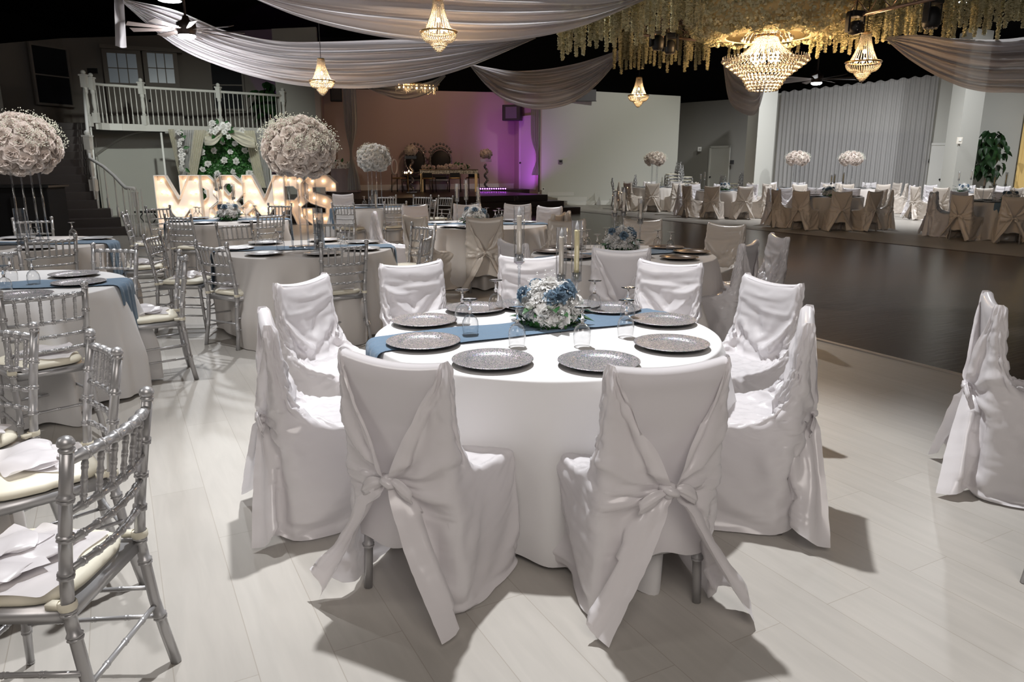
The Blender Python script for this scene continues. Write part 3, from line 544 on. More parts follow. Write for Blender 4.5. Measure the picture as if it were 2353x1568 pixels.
-12,-2,2,-5,12,-1,4,2,2,-1,-10,2,-4,0,5,3,-8,16,-11,4,4,-1,-1,-3,5,-5,3,2,-3,-2,2,-24,16,11,7,-11,6,10,-17,8,4,5,-25,8,9,0,2,7,-3,
-13,-4,4,5,2,-1,0,5,7,-3,-12,4,-7,-4,-4,9,-8,7,-1,13,-8,6,0,-4,4,3,2,1,-2,3,-9,-4,-1,-5,2,4,2,-1,23,-3,-6,-7,14,-8,-1,-1,4,8,-2,
-9,-3,4,-11,10,3,12,-12,3,14,-8,-9,-9,-11,-1,5,16,1,3,7,-5,-6,5,6,-5,2,-2,-1,5,-7,9,-11,19,-25,17,-17,-1,38,-8,-5,6,-1,-11,-8,23,-21,1,12,0,
-13,0,18,-20,10,0,-2,13,-1,-11,20,-37,-2,1,19,-11,-5,6,19,-12,10,-1,-2,-1,0,-2,0,2,1,2,1,-1,2,-8,20,9,6,-9,-7,11,-4,-35,-2,14,21,-10,-5,8,0,
-393,0,0,0,0,3,7,7,7,7,3,3,4,3,4,3,3,3,2,2,1,1,0,0,0,0,0,0,-1,-1,-2,-2,-3,-3,-3,-4,-3,-4,-3,-3,-7,-7,-7,-7,-3,0,0,0,0,
5,-15,2,11,-9,2,0,7,-5,3,-4,5,1,8,8,1,-12,1,0,-1,0,-1,-1,0,0,0,1,0,1,1,2,2,4,5,-8,-4,2,-6,0,-4,-5,3,-3,-6,15,-12,-3,10,-11,
0,0,-3,4,6,-15,3,0,-2,5,2,4,-1,2,-5,5,8,-3,-1,-1,-2,0,1,-1,1,0,-1,1,1,0,0,1,-3,-1,3,-2,-2,-1,0,-6,2,3,-3,-3,1,4,-4,2,0,
-18,16,-1,1,9,-7,3,-9,6,0,1,0,-2,2,-3,4,4,-1,-1,0,2,1,2,-4,0,0,-2,-1,-1,0,1,-2,4,-3,-4,4,-9,9,-6,5,-1,-8,4,6,1,8,-11,-15,28,
-6,15,-11,0,2,0,-1,-4,2,-1,1,1,13,-8,0,3,-7,4,5,2,0,-2,-1,5,-7,1,-1,5,1,1,-2,1,-12,4,5,-11,2,2,-6,5,1,1,-8,4,1,-2,1,-3,-1,
-5,-1,21,-28,10,1,-3,13,-8,2,11,-7,-5,-1,2,-2,3,-1,-5,2,2,3,1,2,6,0,3,-6,-1,-2,0,1,-4,6,-3,-2,7,-7,5,-6,4,-14,17,3,-24,12,-4,0,-11,
-3,-6,10,0,1,18,-18,-5,15,-13,-4,4,-5,2,9,0,-1,0,0,-5,-2,-3,0,-3,1,-2,1,1,2,2,4,-1,16,-20,14,3,-8,-1,-3,1,-3,3,-10,17,-13,1,10,-8,1,
-5,3,1,-1,0,5,-2,-6,-2,8,-2,3,3,2,-1,-9,15,-15,6,2,0,2,-1,1,-2,1,0,2,4,1,0,-3,-2,-5,-4,4,-8,6,1,5,-7,6,-2,-6,10,-22,22,-11,0,
-2,3,-3,1,1,0,-2,14,-11,3,3,-5,3,-1,-2,0,-1,6,-6,-1,-1,-1,-1,2,4,4,2,1,-5,-4,-12,-3,11,6,4,-4,-5,12,-5,-8,2,6,4,-22,29,-11,-7,7,-11,
-4,3,1,0,2,-2,1,0,-1,6,-4,3,-2,-4,2,15,-24,22,0,1,0,-1,1,0,-2,-6,-6,-5,-5,-2,8,14,-22,19,-14,11,0,-6,2,2,0,-7,9,-4,-6,12,-21,19,-10,
-3,-2,2,6,2,-5,4,-3,2,-3,-2,1,-2,18,-13,1,-1,-10,3,0,0,1,-1,-3,-1,-3,0,2,4,6,5,1,-5,11,-13,3,8,-12,-2,4,1,5,-14,22,-21,12,-9,6,-9,
-4,4,-3,3,1,4,7,-23,17,-6,-2,5,4,-7,2,-3,23,-16,-6,-1,-1,1,-2,0,-3,14,-1,4,1,-1,-2,-3,-5,0,5,4,3,-3,6,-8,-2,-10,6,2,-5,9,-5,-4,-4,
-1,-1,-1,9,-8,2,-7,7,4,-7,13,-7,-5,4,18,-12,6,-1,-8,-2,1,0,1,0,5,-12,8,-8,-2,-4,6,-2,6,-6,6,-3,-3,-3,2,4,5,0,6,-6,-6,4,2,-7,1,
-4,6,-6,3,3,-2,-4,20,-22,7,-2,1,13,-3,-20,-1,7,23,-7,-5,-5,-1,-1,1,-2,5,-6,1,1,15,4,-4,5,-20,23,-18,-4,5,1,-3,-8,7,-4,-2,9,-6,6,-10,0,
-2,1,-1,7,-1,-9,2,6,-1,4,0,-4,-2,2,15,-14,-2,6,11,-8,-5,-3,2,-1,-4,-2,2,5,5,7,-18,4,3,-4,8,1,-1,-4,-5,7,-3,2,-5,0,3,-4,1,-2,0,
-2,1,-3,10,-6,0,9,-8,10,-2,-6,1,2,1,1,-10,-6,10,19,-6,-7,-6,-4,1,6,3,6,-3,0,-7,-1,-15,14,0,9,-4,-8,16,-13,7,1,-9,-1,0,1,-3,5,-8,5,
-2,3,-4,4,-3,-7,20,-19,11,5,1,10,-19,14,-6,0,-13,-1,13,11,1,-9,2,9,-2,-3,-8,6,5,-7,-19,17,-22,23,-9,3,1,2,0,1,-4,-2,-5,3,2,-4,5,-8,1,
-3,3,0,7,-9,5,-11,23,-13,5,-2,5,0,-3,0,-12,3,-5,-2,30,0,-6,-9,4,4,-5,6,-9,-12,5,-10,19,3,-4,-11,14,-2,1,3,-7,4,-7,1,-1,-2,0,4,-6,4,
0,0,2,0,-7,10,2,-8,5,-3,5,-2,19,-10,-18,10,12,-33,10,10,9,7,0,-13,7,1,-6,7,-15,-2,1,-3,10,18,-7,-14,5,-4,9,-8,-1,3,-2,-10,4,-3,5,-4,1,
-2,0,4,0,-10,6,6,-3,3,0,12,-15,8,-19,10,11,-12,-1,-8,4,23,-2,5,-17,-9,13,-7,4,1,-17,19,0,12,-12,7,4,-4,-1,-6,-2,4,-6,-1,0,-2,-1,5,-5,-1,
-2,4,4,-6,-1,8,-5,5,9,-5,-1,-6,-13,12,11,-18,-6,14,-10,1,-4,30,-12,11,-30,8,12,-23,30,-21,18,-11,-6,-3,13,17,-9,-3,1,-2,-4,-2,-6,4,-3,-1,6,-4,-5,
-2,2,6,-12,10,-4,1,-2,1,4,-1,23,-7,-4,-11,4,-10,9,-12,-6,-7,-4,28,-15,11,-14,4,12,-3,-5,3,-5,3,14,-1,1,10,-8,-2,-6,-1,1,-3,0,-2,-1,3,-1,-1,
-2,2,3,-19,21,-3,2,7,-2,-3,-3,2,19,-7,-36,28,-2,15,-3,-23,7,-6,0,-1,11,-11,-6,11,-10,17,10,-14,6,-8,-7,15,12,-10,-5,4,-4,1,-7,1,0,-2,-1,2,-3,
0,1,4,-5,1,3,-12,12,-4,14,4,-3,2,0,7,-2,4,-20,10,16,-26,14,-37,20,7,11,6,-9,-2,15,-16,15,-2,4,-5,-3,-8,-4,-6,0,-3,4,2,-10,3,-4,-1,4,1,
-1,-1,2,6,-6,-4,12,-4,10,-12,3,-1,8,-2,18,-1,-3,2,1,-24,29,-27,26,3,1,-8,1,-4,2,4,-4,-2,3,-13,-3,7,-5,2,-2,-1,-5,-6,-5,11,-6,2,-9,8,0,
2,-9,-4,13,8,-2,1,-4,7,6,-3,-2,-1,7,0,3,8,-4,-6,1,-11,15,5,3,-4,2,-2,7,-3,-4,7,-9,2,-2,-3,-13,5,-5,1,-5,2,-1,-4,0,1,-2,-14,21,-6,
9,-1,5,-7,-9,14,-13,10,-8,8,-1,15,-11,16,-4,1,5,-10,13,-3,3,-3,6,-10,7,-2,-4,4,1,0,-3,5,-6,-1,-6,-3,-4,2,0,-8,0,-2,0,-6,6,-2,9,-3,-1,
-9,1,-9,24,-6,0,3,8,-4,1,2,-6,15,-2,6,1,0,6,-9,9,-5,10,-8,7,-9,5,2,-2,-4,4,1,-3,2,-10,3,-5,-3,-6,-1,-5,0,-2,-1,5,-7,4,-19,7,1,
9,-1,12,-42,27,-16,14,-4,3,-6,16,0,1,5,8,-3,8,1,-5,4,2,-5,2,2,2,-1,-7,3,6,-4,-2,-1,2,-5,-1,-5,-2,-5,-7,4,-2,-2,-3,-5,12,-13,0,13,-1,
-9,1,4,1,-13,20,3,-3,1,3,-5,13,-5,6,10,0,-1,1,1,-2,10,-3,2,-5,3,-1,4,-9,2,3,0,2,-15,11,-2,-11,0,-6,2,-7,-1,5,-8,-3,-5,18,11,-32,1,
9,-1,-33,32,-22,-3,13,11,10,-4,-5,6,5,3,10,-2,-1,6,-4,3,-9,7,-6,3,-2,3,0,2,-2,3,-1,-1,1,-5,0,-3,-6,-6,-5,2,-1,-4,4,-10,4,8,5,-5,-1,
-9,1,4,-10,23,-10,16,-10,-8,1,8,-2,11,5,-1,10,-3,3,3,-2,1,-1,1,0,0,2,-3,1,-4,2,1,2,-4,-2,-5,-3,-2,-6,-3,-2,0,-4,1,3,-4,-8,3,-5,1,
-7,14,-19,29,-1,-1,-21,13,-7,14,-5,1,2,4,5,4,5,-3,5,-1,2,-4,-1,2,3,-4,5,1,1,-3,-3,-3,1,2,-2,-4,-11,0,-2,-2,-4,1,-7,13,-3,4,-15,10,-17,
-5,0,4,-5,-8,0,20,-19,16,-10,6,9,6,6,8,-2,3,2,-2,1,-7,5,6,-5,3,-2,-1,-2,5,-2,2,-2,1,-2,-7,-5,0,-6,-8,0,0,-1,8,-10,13,-3,-18,3,0,
-5,1,8,-12,-8,26,-20,11,0,5,4,0,9,4,3,5,-4,0,4,-2,5,-1,-2,-1,0,4,-1,-1,-4,4,0,1,0,-6,0,-6,-5,-7,0,-2,-1,2,-10,0,1,10,-9,-5,-1,
-5,-1,8,-7,10,2,-2,0,0,-2,4,0,3,10,3,4,8,-6,3,2,-8,3,-1,8,-6,1,-3,6,-2,-2,1,-1,-3,4,-3,-6,-6,-6,-3,0,-4,1,-3,10,-3,-5,-7,-2,0,
-5,4,7,-18,18,-1,7,-10,-4,4,2,6,5,4,6,0,0,4,0,0,5,-5,1,-4,4,-1,3,-2,2,-3,1,2,-1,-5,-1,0,-15,-1,-3,0,1,-6,3,-7,3,-1,-2,1,-2,
-4,-3,6,-2,14,-7,-9,4,7,-6,9,-1,1,12,5,5,-3,2,-3,-1,3,4,0,1,-3,2,-2,-1,4,-4,3,-4,2,2,-5,-10,2,-10,-2,-3,-4,1,7,2,-4,-10,-3,0,1,
-4,1,2,-10,7,7,-5,7,-4,4,-1,7,5,4,4,2,3,4,-2,-1,1,0,-1,3,-2,2,-1,-1,-3,6,-4,3,-4,-3,0,-3,-11,0,-5,-6,4,-1,-8,5,-2,-4,1,-1,0,
-4,3,6,-9,-5,12,-5,3,3,4,-3,3,5,7,6,-2,2,0,6,-1,1,-5,3,0,1,-3,5,1,-3,1,-5,4,-5,3,-5,-1,-6,-12,-1,0,2,1,-4,-4,4,-10,3,-1,1,
-5,0,7,-7,13,-9,-2,5,-1,-1,2,3,8,7,-4,3,2,6,0,3,2,1,0,-4,3,-1,-3,1,5,-3,8,-3,-8,-1,-2,-8,-5,-1,-5,0,-1,-4,0,-2,5,-10,3,0,-2,
-6,0,4,-6,9,0,-3,2,4,-1,2,-2,0,2,1,7,0,-13,33,-1,-8,-4,-2,1,-1,0,-2,-3,-4,0,1,5,-3,-8,5,1,-1,-5,1,0,-2,-2,-1,-2,4,-9,4,2,-5,
-3,1,5,-13,9,0,-1,4,4,-4,1,6,-4,-5,6,-16,1,27,-12,4,-5,-2,-5,-3,-1,-1,1,0,2,1,-2,-1,7,2,-1,1,1,3,0,-1,-2,0,1,-6,2,-8,1,1,0,
-3,2,0,-6,3,2,1,2,-5,16,-9,-2,-4,5,2,-3,10,-5,-5,-8,5,1,1,1,0,-1,0,0,0,2,4,-5,6,-7,2,-1,5,-1,-6,6,-7,7,-6,7,-5,-7,4,0,-2,
-5,0,4,-3,1,-3,9,-2,2,-1,0,0,3,-6,-9,14,-3,-7,8,0,-2,-2,1,1,0,1,1,2,1,-1,-1,4,-1,2,-3,-1,0,1,0,-5,8,-8,0,-4,5,-7,-1,3,-1,
-3,1,0,-2,-1,4,0,4,-3,2,1,1,2,-2,-3,6,-7,7,-3,1,-6,4,-3,0,1,0,0,0,-1,2,-4,3,-9,0,8,3,-4,6,-1,-4,3,-4,2,1,-3,-1,2,-5,1,
-4,4,0,-2,-5,1,6,0,7,-10,5,-2,-2,3,2,-6,7,-1,2,0,-3,-1,0,-3,1,1,0,0,3,-3,5,-3,-5,4,4,0,3,-7,3,3,-8,5,-6,-2,2,0,0,-2,0,
-4,0,1,-3,3,0,2,0,0,5,5,-8,6,-5,4,-1,0,1,-1,1,-6,-4,4,5,-5,0,0,1,-2,0,-2,1,-7,10,1,-1,4,-1,1,-4,1,-5,6,0,-7,1,7,-4,-5,
-3,0,1,-4,-4,2,9,-2,1,3,-5,5,3,-3,-5,3,0,-1,5,1,-6,0,0,-5,5,0,0,-1,0,5,-6,3,0,4,-6,5,1,-2,2,-3,3,0,-3,-3,0,-1,-3,-2,4,
-5,2,0,2,-4,7,-3,6,-6,1,1,1,-2,1,2,-9,2,6,1,3,-6,1,-2,3,1,-3,2,1,-2,-4,14,-11,0,4,2,1,-5,3,-1,3,-6,-2,-1,3,-4,0,6,-4,-4,
-3,2,-3,0,1,1,3,-3,5,-2,4,-2,4,0,-7,7,-6,2,0,2,-3,-2,-1,1,-3,4,-2,-1,4,-4,9,-10,3,6,-7,4,3,-1,-2,-1,0,-2,6,-7,-4,1,-3,5,-1,
-3,1,0,0,2,-5,3,3,-4,5,4,-4,-3,-1,8,-9,7,0,2,-1,-3,-2,-2,1,2,-3,1,2,-2,4,-1,-4,10,-5,-2,1,-2,5,-3,-3,3,2,-8,4,-8,5,4,-2,-3,
-5,3,-2,4,-3,4,0,-3,4,-3,-1,4,5,-2,-3,5,-2,-1,1,-1,-1,-1,-1,1,-1,-1,0,-4,6,5,-3,8,-7,-6,2,2,6,-4,0,3,-9,0,-3,3,-8,7,3,-8,5,
-2,1,-3,-1,6,10,-1,-12,4,-3,3,6,-7,1,2,-7,8,-1,0,0,3,-10,3,-2,2,1,1,4,-10,14,-10,-1,2,-20,21,2,-1,1,-1,-5,4,-1,-1,-5,-4,8,0,3,-6,
-2,1,-6,5,-2,-2,7,2,-2,3,-1,-2,1,4,-8,10,-8,2,0,5,-5,-1,0,-1,-4,4,-4,-1,6,-6,-1,-10,26,1,-10,-4,6,-4,6,0,-2,-1,2,-19,7,7,2,-7,3,
-5,0,-2,2,14,-20,1,12,-4,2,1,4,-1,-2,1,-2,2,-1,1,-1,-1,2,-4,-4,10,-2,-1,-3,11,-6,-23,36,-22,-4,1,9,0,4,0,-3,1,1,-5,1,-6,4,1,0,-2,
-1,-2,-1,5,-1,-15,18,-8,6,2,0,-2,2,-4,5,2,-3,3,-4,1,6,-6,-4,4,-2,-3,1,1,-1,-11,26,0,-7,4,-10,-7,12,6,-10,4,-7,-3,6,2,-8,2,6,-6,-1,
-3,5,-9,3,-6,4,3,6,-1,-4,-2,11,-1,2,-5,-3,-1,-1,4,2,-3,5,-5,-2,-2,6,1,1,1,-9,10,2,-11,2,0,12,-16,5,1,-1,4,0,-3,3,-8,-1,3,1,-6,
-3,2,-4,10,-12,-2,5,5,-2,8,1,-8,-1,-2,4,2,0,3,-1,-7,18,-16,2,-6,4,1,0,-1,-11,32,-3,-26,2,12,9,-10,5,-10,3,-3,1,7,-3,-5,-11,6,2,-2,4,
-2,-1,-3,-3,-2,4,-2,10,2,0,4,-2,-4,4,-1,1,-1,-2,2,19,-24,15,-11,1,-13,6,6,-1,12,-3,18,-34,10,7,-14,7,-2,1,3,3,-7,-3,-2,-1,2,-3,3,-1,-2,
-3,3,-8,13,-1,-9,6,-3,2,1,-2,4,-1,-1,-3,1,2,1,-4,7,-3,-3,11,-1,-10,-3,3,13,-1,10,-28,18,3,-24,20,-3,-3,4,-5,-4,3,2,-2,-13,19,2,-10,1,-4,
-2,-2,-12,16,-5,1,3,4,3,-7,4,-2,3,-6,0,2,2,2,-1,4,7,-12,-1,-4,13,10,2,-1,-1,-6,-26,12,14,6,-9,-3,1,-3,-3,-2,1,0,5,8,-14,8,-3,-10,2,
1321,0,0,0,0,0,0,0,0,0,0,0,0,0,0,0,0,0,0,0,0,0,0,0,0,0,0,0,0,0,0,0,0,0,0,0,0,0,0,0,0,0,0,0,0,0,0,0,0,
-23,3,-3,1,0,-1,3,0,-1,-2,0,1,-1,6,5,1,-4,1,0,0,0,0,0,-1,0,0,1,0,0,0,1,1,0,3,-6,0,-8,0,5,-4,1,0,-2,1,1,0,-3,3,0,
-22,-2,0,2,-1,-3,-2,5,1,-2,1,-1,0,5,-5,6,3,-1,0,-1,0,-1,0,1,0,0,-1,1,0,1,-1,0,-2,-4,6,2,-5,-2,-1,-1,2,-4,4,-2,1,0,0,-1,1,
-23,-2,2,1,1,0,-1,-4,1,3,-2,-6,8,-11,5,-2,1,0,-1,1,0,1,-1,0,-1,0,1,-1,0,0,1,-1,2,0,-3,0,2,6,-1,-4,5,0,0,-1,-2,4,-2,1,-1,
-28,10,-5,-5,11,-5,3,-4,-2,7,-7,8,-8,-5,4,-1,-1,-3,5,-4,1,1,-1,3,-1,-1,-4,3,3,-5,2,0,-1,2,4,-9,9,0,4,-6,4,1,-5,4,0,-4,0,2,3,
-26,2,3,0,-9,9,-5,7,-2,-10,11,-5,3,-6,-3,3,-4,2,-2,0,2,-1,-1,0,3,4,1,-2,-5,7,-2,-5,1,1,1,4,4,-6,-6,12,-2,0,0,4,-5,4,-3,-1,1,
-22,-3,4,-3,2,2,-3,-3,1,7,-2,-5,0,5,-8,-4,3,0,0,3,-1,0,1,-1,1,-5,1,1,-2,1,-5,7,3,-6,4,0,-4,6,2,0,-9,9,2,-2,0,-3,8,-5,1,
-25,3,-2,1,2,-7,6,-1,3,-9,6,-3,-4,0,0,1,3,-4,-1,1,-1,-2,7,-6,-1,5,-1,-2,5,0,2,-2,-2,1,-3,3,9,-7,3,-1,4,-3,-1,-4,5,3,-4,-1,-2,
-21,-3,4,-2,0,1,0,0,-3,5,-9,3,5,-5,1,-4,0,0,-2,1,-3,2,-3,6,-1,-1,4,-2,-2,-2,4,-2,1,1,0,3,-4,5,-3,5,0,-1,7,-3,-3,-2,1,-1,4,
-18,-4,-2,3,-1,-2,0,1,1,-2,-1,3,-5,-3,0,4,-6,8,-3,1,2,3,-4,1,-3,-2,-4,2,1,-2,2,4,-7,7,-3,0,1,3,2,1,-1,-1,-4,1,4,2,-1,7,-7,
-24,3,-7,4,0,4,-2,-2,-1,1,2,-4,-2,6,-6,-2,0,-1,2,0,1,-6,5,-4,6,-1,1,3,-3,3,-7,4,0,-4,2,5,0,1,-1,0,2,-1,-1,4,-2,4,-8,1,-1,
-25,4,3,-7,2,4,1,-4,4,-7,1,5,-4,0,0,-7,5,-6,0,2,0,4,-6,-1,1,-2,1,0,4,-1,1,-5,3,6,-5,-1,7,-4,5,1,-3,-2,4,3,-1,-5,6,-5,1,
-23,-1,3,-2,-2,-1,2,0,3,4,-3,-7,-2,0,0,6,-4,1,1,-5,-4,2,4,0,-5,2,8,-8,1,-2,-1,5,-3,2,1,3,-1,4,4,-4,-4,7,-2,-5,0,3,0,2,-5,
-23,-2,-3,8,-1,0,-7,11,-10,1,-1,3,2,-4,4,-3,1,3,-8,-6,7,-1,-3,3,3,1,-9,10,-5,3,11,-11,5,-11,9,-2,1,1,-4,7,-2,-1,-3,5,0,0,-4,-4,10,
-23,3,3,-3,0,-6,9,-7,5,-1,-1,0,-6,5,2,-11,0,3,3,-2,-2,-2,0,1,-4,3,0,-2,1,10,-8,1,-3,2,7,-5,1,5,-2,2,1,0,-2,-1,2,-3,6,0,-5,
-22,-1,-4,6,-2,3,-4,-3,1,3,1,-4,5,-8,2,-2,3,-6,10,0,-9,0,0,2,2,-2,5,-5,3,-7,1,5,-1,-2,-1,5,-1,6,-5,2,3,-3,5,-2,2,-4,1,-3,-1,
-24,1,-1,4,-5,4,3,-3,0,3,-6,9,-12,5,-4,4,-1,-3,-4,10,-4,-6,9,-4,2,0,-6,2,7,-7,-2,4,-1,2,6,-7,0,0,4,-7,5,1,0,-4,0,5,1,-5,-2,
-21,-2,-1,-3,4,-3,5,7,-7,-5,6,-2,4,-6,-3,-1,4,-4,4,0,3,-1,-12,7,-3,-2,3,0,0,-1,2,-3,5,5,-6,3,-1,5,0,2,-5,2,-2,1,2,-3,2,-2,2,
-25,0,0,5,2,-1,-4,0,0,0,1,-6,2,-4,1,-3,3,10,-10,0,5,-1,6,-11,6,2,-9,8,-8,1,1,8,-6,11,1,-8,-1,-3,2,6,-2,-3,-1,1,0,0,-2,2,1,
-23,1,-2,0,2,2,-3,2,0,2,0,-1,-3,6,-5,0,-8,2,9,-10,6,1,0,-9,2,-5,6,-8,2,4,3,-1,5,-5,4,7,-4,3,-1,-5,4,-2,3,-5,0,2,2,-7,4,
-25,-4,5,4,-1,0,0,-1,5,-3,0,0,-3,-1,-4,-2,5,-2,2,-5,0,8,-9,16,-13,-4,4,11,-6,-4,5,-11,10,-6,1,16,-15,6,-2,3,0,-3,-2,7,-2,-3,-2,1,-3,
-21,-4,4,0,0,-2,2,-1,2,-2,-2,11,-8,-1,-8,13,-14,3,-2,20,-12,-5,-3,0,-2,7,0,-8,4,2,-9,11,-3,1,2,3,9,-11,4,-2,-2,2,1,-3,-2,2,0,0,-1,
-23,-3,6,-3,0,1,-4,4,0,2,0,-3,19,-8,-5,-11,3,4,-8,-2,3,4,1,-6,3,0,-6,1,7,-5,11,-9,0,2,-3,1,17,-13,1,-1,0,0,2,-1,3,-2,-5,1,1,
-25,4,0,1,0,1,-1,1,-3,6,3,-4,0,0,3,18,-13,-18,4,15,-19,2,0,-4,1,6,4,-1,-11,25,-20,15,2,13,10,-12,-24,6,-4,4,-7,3,-5,3,-2,0,1,0,-1,
-20,-7,7,0,-5,3,5,-3,5,-9,1,3,7,3,-2,20,-6,12,0,-40,34,-38,28,-6,2,-7,16,-20,12,-15,6,23,6,-11,-25,11,-7,-2,-1,-4,6,-1,2,-5,2,1,0,-4,-3,
-28,4,5,0,0,-3,1,6,-7,12,-5,-3,-5,5,10,-2,12,-6,-11,3,-18,46,-15,-5,11,1,-10,3,13,-21,5,-10,14,-12,4,-12,5,-5,1,-6,5,-3,-6,9,-6,1,-2,2,3,
-8,0,-7,-10,3,3,-1,1,0,-3,-2,8,-6,24,-12,-1,5,-16,21,-10,7,8,-11,15,-9,8,-23,20,-5,2,1,-14,2,12,-22,-3,7,-2,-3,3,-6,1,8,-10,7,1,0,9,0,
-8,0,-2,-9,0,0,-2,1,5,-3,7,-1,13,-9,3,-9,8,-1,-15,17,2,6,-15,2,3,-3,10,8,-11,-6,22,-14,-2,-26,15,6,-9,-1,0,-3,1,-2,0,5,-2,-6,12,5,0,
-8,0,-4,7,-17,11,-5,-7,4,4,-1,-9,5,10,9,-16,22,0,-14,24,-13,-3,0,2,12,-17,17,-27,8,6,3,-7,-10,10,-10,1,-1,-4,-2,0,-3,5,-5,2,1,0,1,11,0,
-8,0,-9,-2,4,-9,-2,10,-5,-8,4,19,-6,4,9,-15,3,10,0,-7,17,-10,8,6,-15,0,-6,22,-24,11,2,-1,-22,11,19,-23,-3,-4,-2,0,1,0,0,-4,2,6,12,-3,0,
-7,0,3,-16,10,-1,0,-10,2,8,-5,-1,-5,3,21,-3,-17,20,-3,-5,-5,9,-5,-7,2,21,-8,-10,17,1,-10,-13,11,6,-8,-10,2,-4,-6,2,3,-3,1,-1,5,2,2,5,0,
-8,0,-11,5,-4,0,0,-1,1,-5,3,-2,14,-11,12,17,-21,20,5,-15,2,-6,18,-13,7,-5,5,-12,-6,5,1,1,9,-4,-17,3,-7,1,1,-5,3,2,-5,6,-7,2,-1,15,0,
-25,-2,12,2,-2,-5,7,-8,6,-3,-5,2,6,12,-17,17,-1,-12,17,-2,12,-26,3,23,-20,8,0,4,-2,0,-11,7,-3,2,-4,-6,-2,-2,-5,6,-6,0,3,4,-4,2,1,-12,1,
-23,2,2,-2,7,1,-5,10,-13,0,3,1,1,-2,5,8,18,-22,15,4,-21,11,-1,-7,9,-12,3,12,-4,4,-7,3,4,-11,-3,-1,-4,-6,2,-2,2,-4,4,-5,8,0,2,-8,0,
-22,0,-4,10,0,2,-5,-3,-1,1,3,1,1,10,8,-9,0,0,9,-10,14,8,-9,-7,5,-1,-4,-2,11,-3,-5,3,1,-12,3,-7,0,-7,1,-1,-3,7,0,-2,-1,-1,8,-6,-4,
-22,0,8,-2,-1,7,-6,-7,2,4,-2,-4,6,5,-1,4,10,11,-15,6,-9,6,8,-2,2,-9,5,-6,-5,-3,10,4,-7,-6,-3,3,-11,2,-1,-2,4,-2,-5,4,0,2,-3,1,-7,
-24,3,1,11,-11,-4,6,-3,0,-1,0,2,2,4,10,3,3,-1,-13,18,0,-18,3,3,-5,18,-12,6,-1,-2,1,1,-4,-1,-1,-8,0,-5,-2,-3,0,0,3,1,0,-3,8,-8,4,
-21,1,3,4,-7,3,-3,-2,1,-3,1,2,5,2,1,-3,6,-2,14,5,-13,5,7,-5,0,-6,10,-1,5,-8,-2,1,-5,-2,-5,7,-8,-3,-6,2,0,-3,6,-2,-2,-2,4,-4,2,
-22,-3,4,-1,2,-6,4,3,0,-1,2,0,4,0,5,6,0,8,-2,-16,19,2,-17,17,-9,3,-7,0,-4,12,-4,0,-9,7,0,-15,1,-4,1,-2,-3,4,-1,0,1,5,3,-7,-6,
-19,0,-1,5,-2,-1,-2,1,-3,1,-1,4,-2,9,0,8,-15,22,-15,9,-4,1,9,0,3,-6,2,-1,-1,-4,-5,4,7,-17,4,0,-6,-5,-1,2,-1,-3,0,4,-2,-3,0,4,4,
-24,1,3,0,1,-4,1,-2,-2,5,1,2,5,-3,6,-10,21,-10,9,1,4,-1,5,-10,3,5,-2,-1,4,-9,3,-3,-17,11,1,-6,-4,-2,-2,0,4,0,-3,-2,-1,5,0,-5,-1,
-26,6,0,4,-10,5,-3,4,3,-8,-1,2,-4,7,-5,3,-2,4,19,-1,-4,-1,-12,1,1,-5,1,3,-4,3,-1,-5,2,5,-2,-1,-5,7,-3,-1,-2,5,1,-2,3,-1,3,-3,-4,
-21,1,-6,7,3,-6,3,2,-5,0,0,-3,-1,-3,0,15,-5,-12,-4,4,0,-6,2,2,2,-2,0,-1,-4,7,-7,-1,3,1,0,5,10,-7,6,-1,2,-4,1,1,2,-2,1,-4,1,
-21,-6,8,-3,-2,1,3,-6,2,7,-4,-4,-2,0,3,-7,-3,4,-4,-4,5,2,1,-4,-1,1,2,-3,1,-1,3,-1,6,1,0,-1,-1,8,0,-1,0,-1,2,-3,0,8,-5,-1,2,
-23,5,-1,1,-5,0,0,4,-1,-5,3,-1,-1,-2,-3,0,-4,0,2,1,-3,-1,4,0,-7,6,1,-2,2,-5,-1,8,-1,-2,-3,4,4,0,0,3,-1,0,2,4,-3,-2,2,-1,-4,
-21,-4,1,6,1,-2,-6,0,3,1,-1,-2,0,-6,-1,-1,-2,4,-3,0,-2,3,-7,1,11,-5,-4,-1,0,7,2,-6,1,2,7,-5,2,5,-2,2,3,-3,-3,1,-2,7,-2,2,-1,
-19,-3,3,2,-3,-1,-1,-2,3,-1,-2,2,-5,-2,1,-4,2,-6,1,4,1,-6,6,-2,-6,3,3,3,1,-5,-3,1,1,1,0,5,3,0,1,6,-6,4,-1,1,3,-4,0,-4,3,
-24,5,-5,5,-1,-2,3,-2,-4,1,0,-4,2,-3,-1,-4,2,-1,3,-6,2,1,1,1,2,-6,-1,4,-1,-1,5,-2,-1,3,-4,6,1,3,3,-5,4,-1,0,-1,-2,7,-4,1,1,
-22,-2,3,-3,9,-8,-2,7,-3,-2,3,-2,-5,-1,-6,2,4,-5,-2,5,-3,1,-4,2,0,3,-4,2,-3,5,-3,3,0,-2,7,-5,4,-1,8,-1,-4,3,1,-3,4,0,-1,-1,-1,
-21,-2,6,1,-4,-4,6,-6,4,0,-4,0,-2,0,-4,1,-6,3,1,2,-9,7,1,-1,-1,-1,5,-7,4,-3,0,2,-3,7,-8,6,8,3,-3,-2,3,1,-2,-1,2,3,-8,5,-2,
-24,4,-5,8,1,0,-8,2,-1,0,1,-2,-2,-6,1,-1,1,-4,-1,0,7,-3,-2,-1,-2,2,-2,5,-3,-1,4,-3,4,-4,6,4,-1,2,-3,5,-2,3,-3,6,-5,1,7,-6,3,
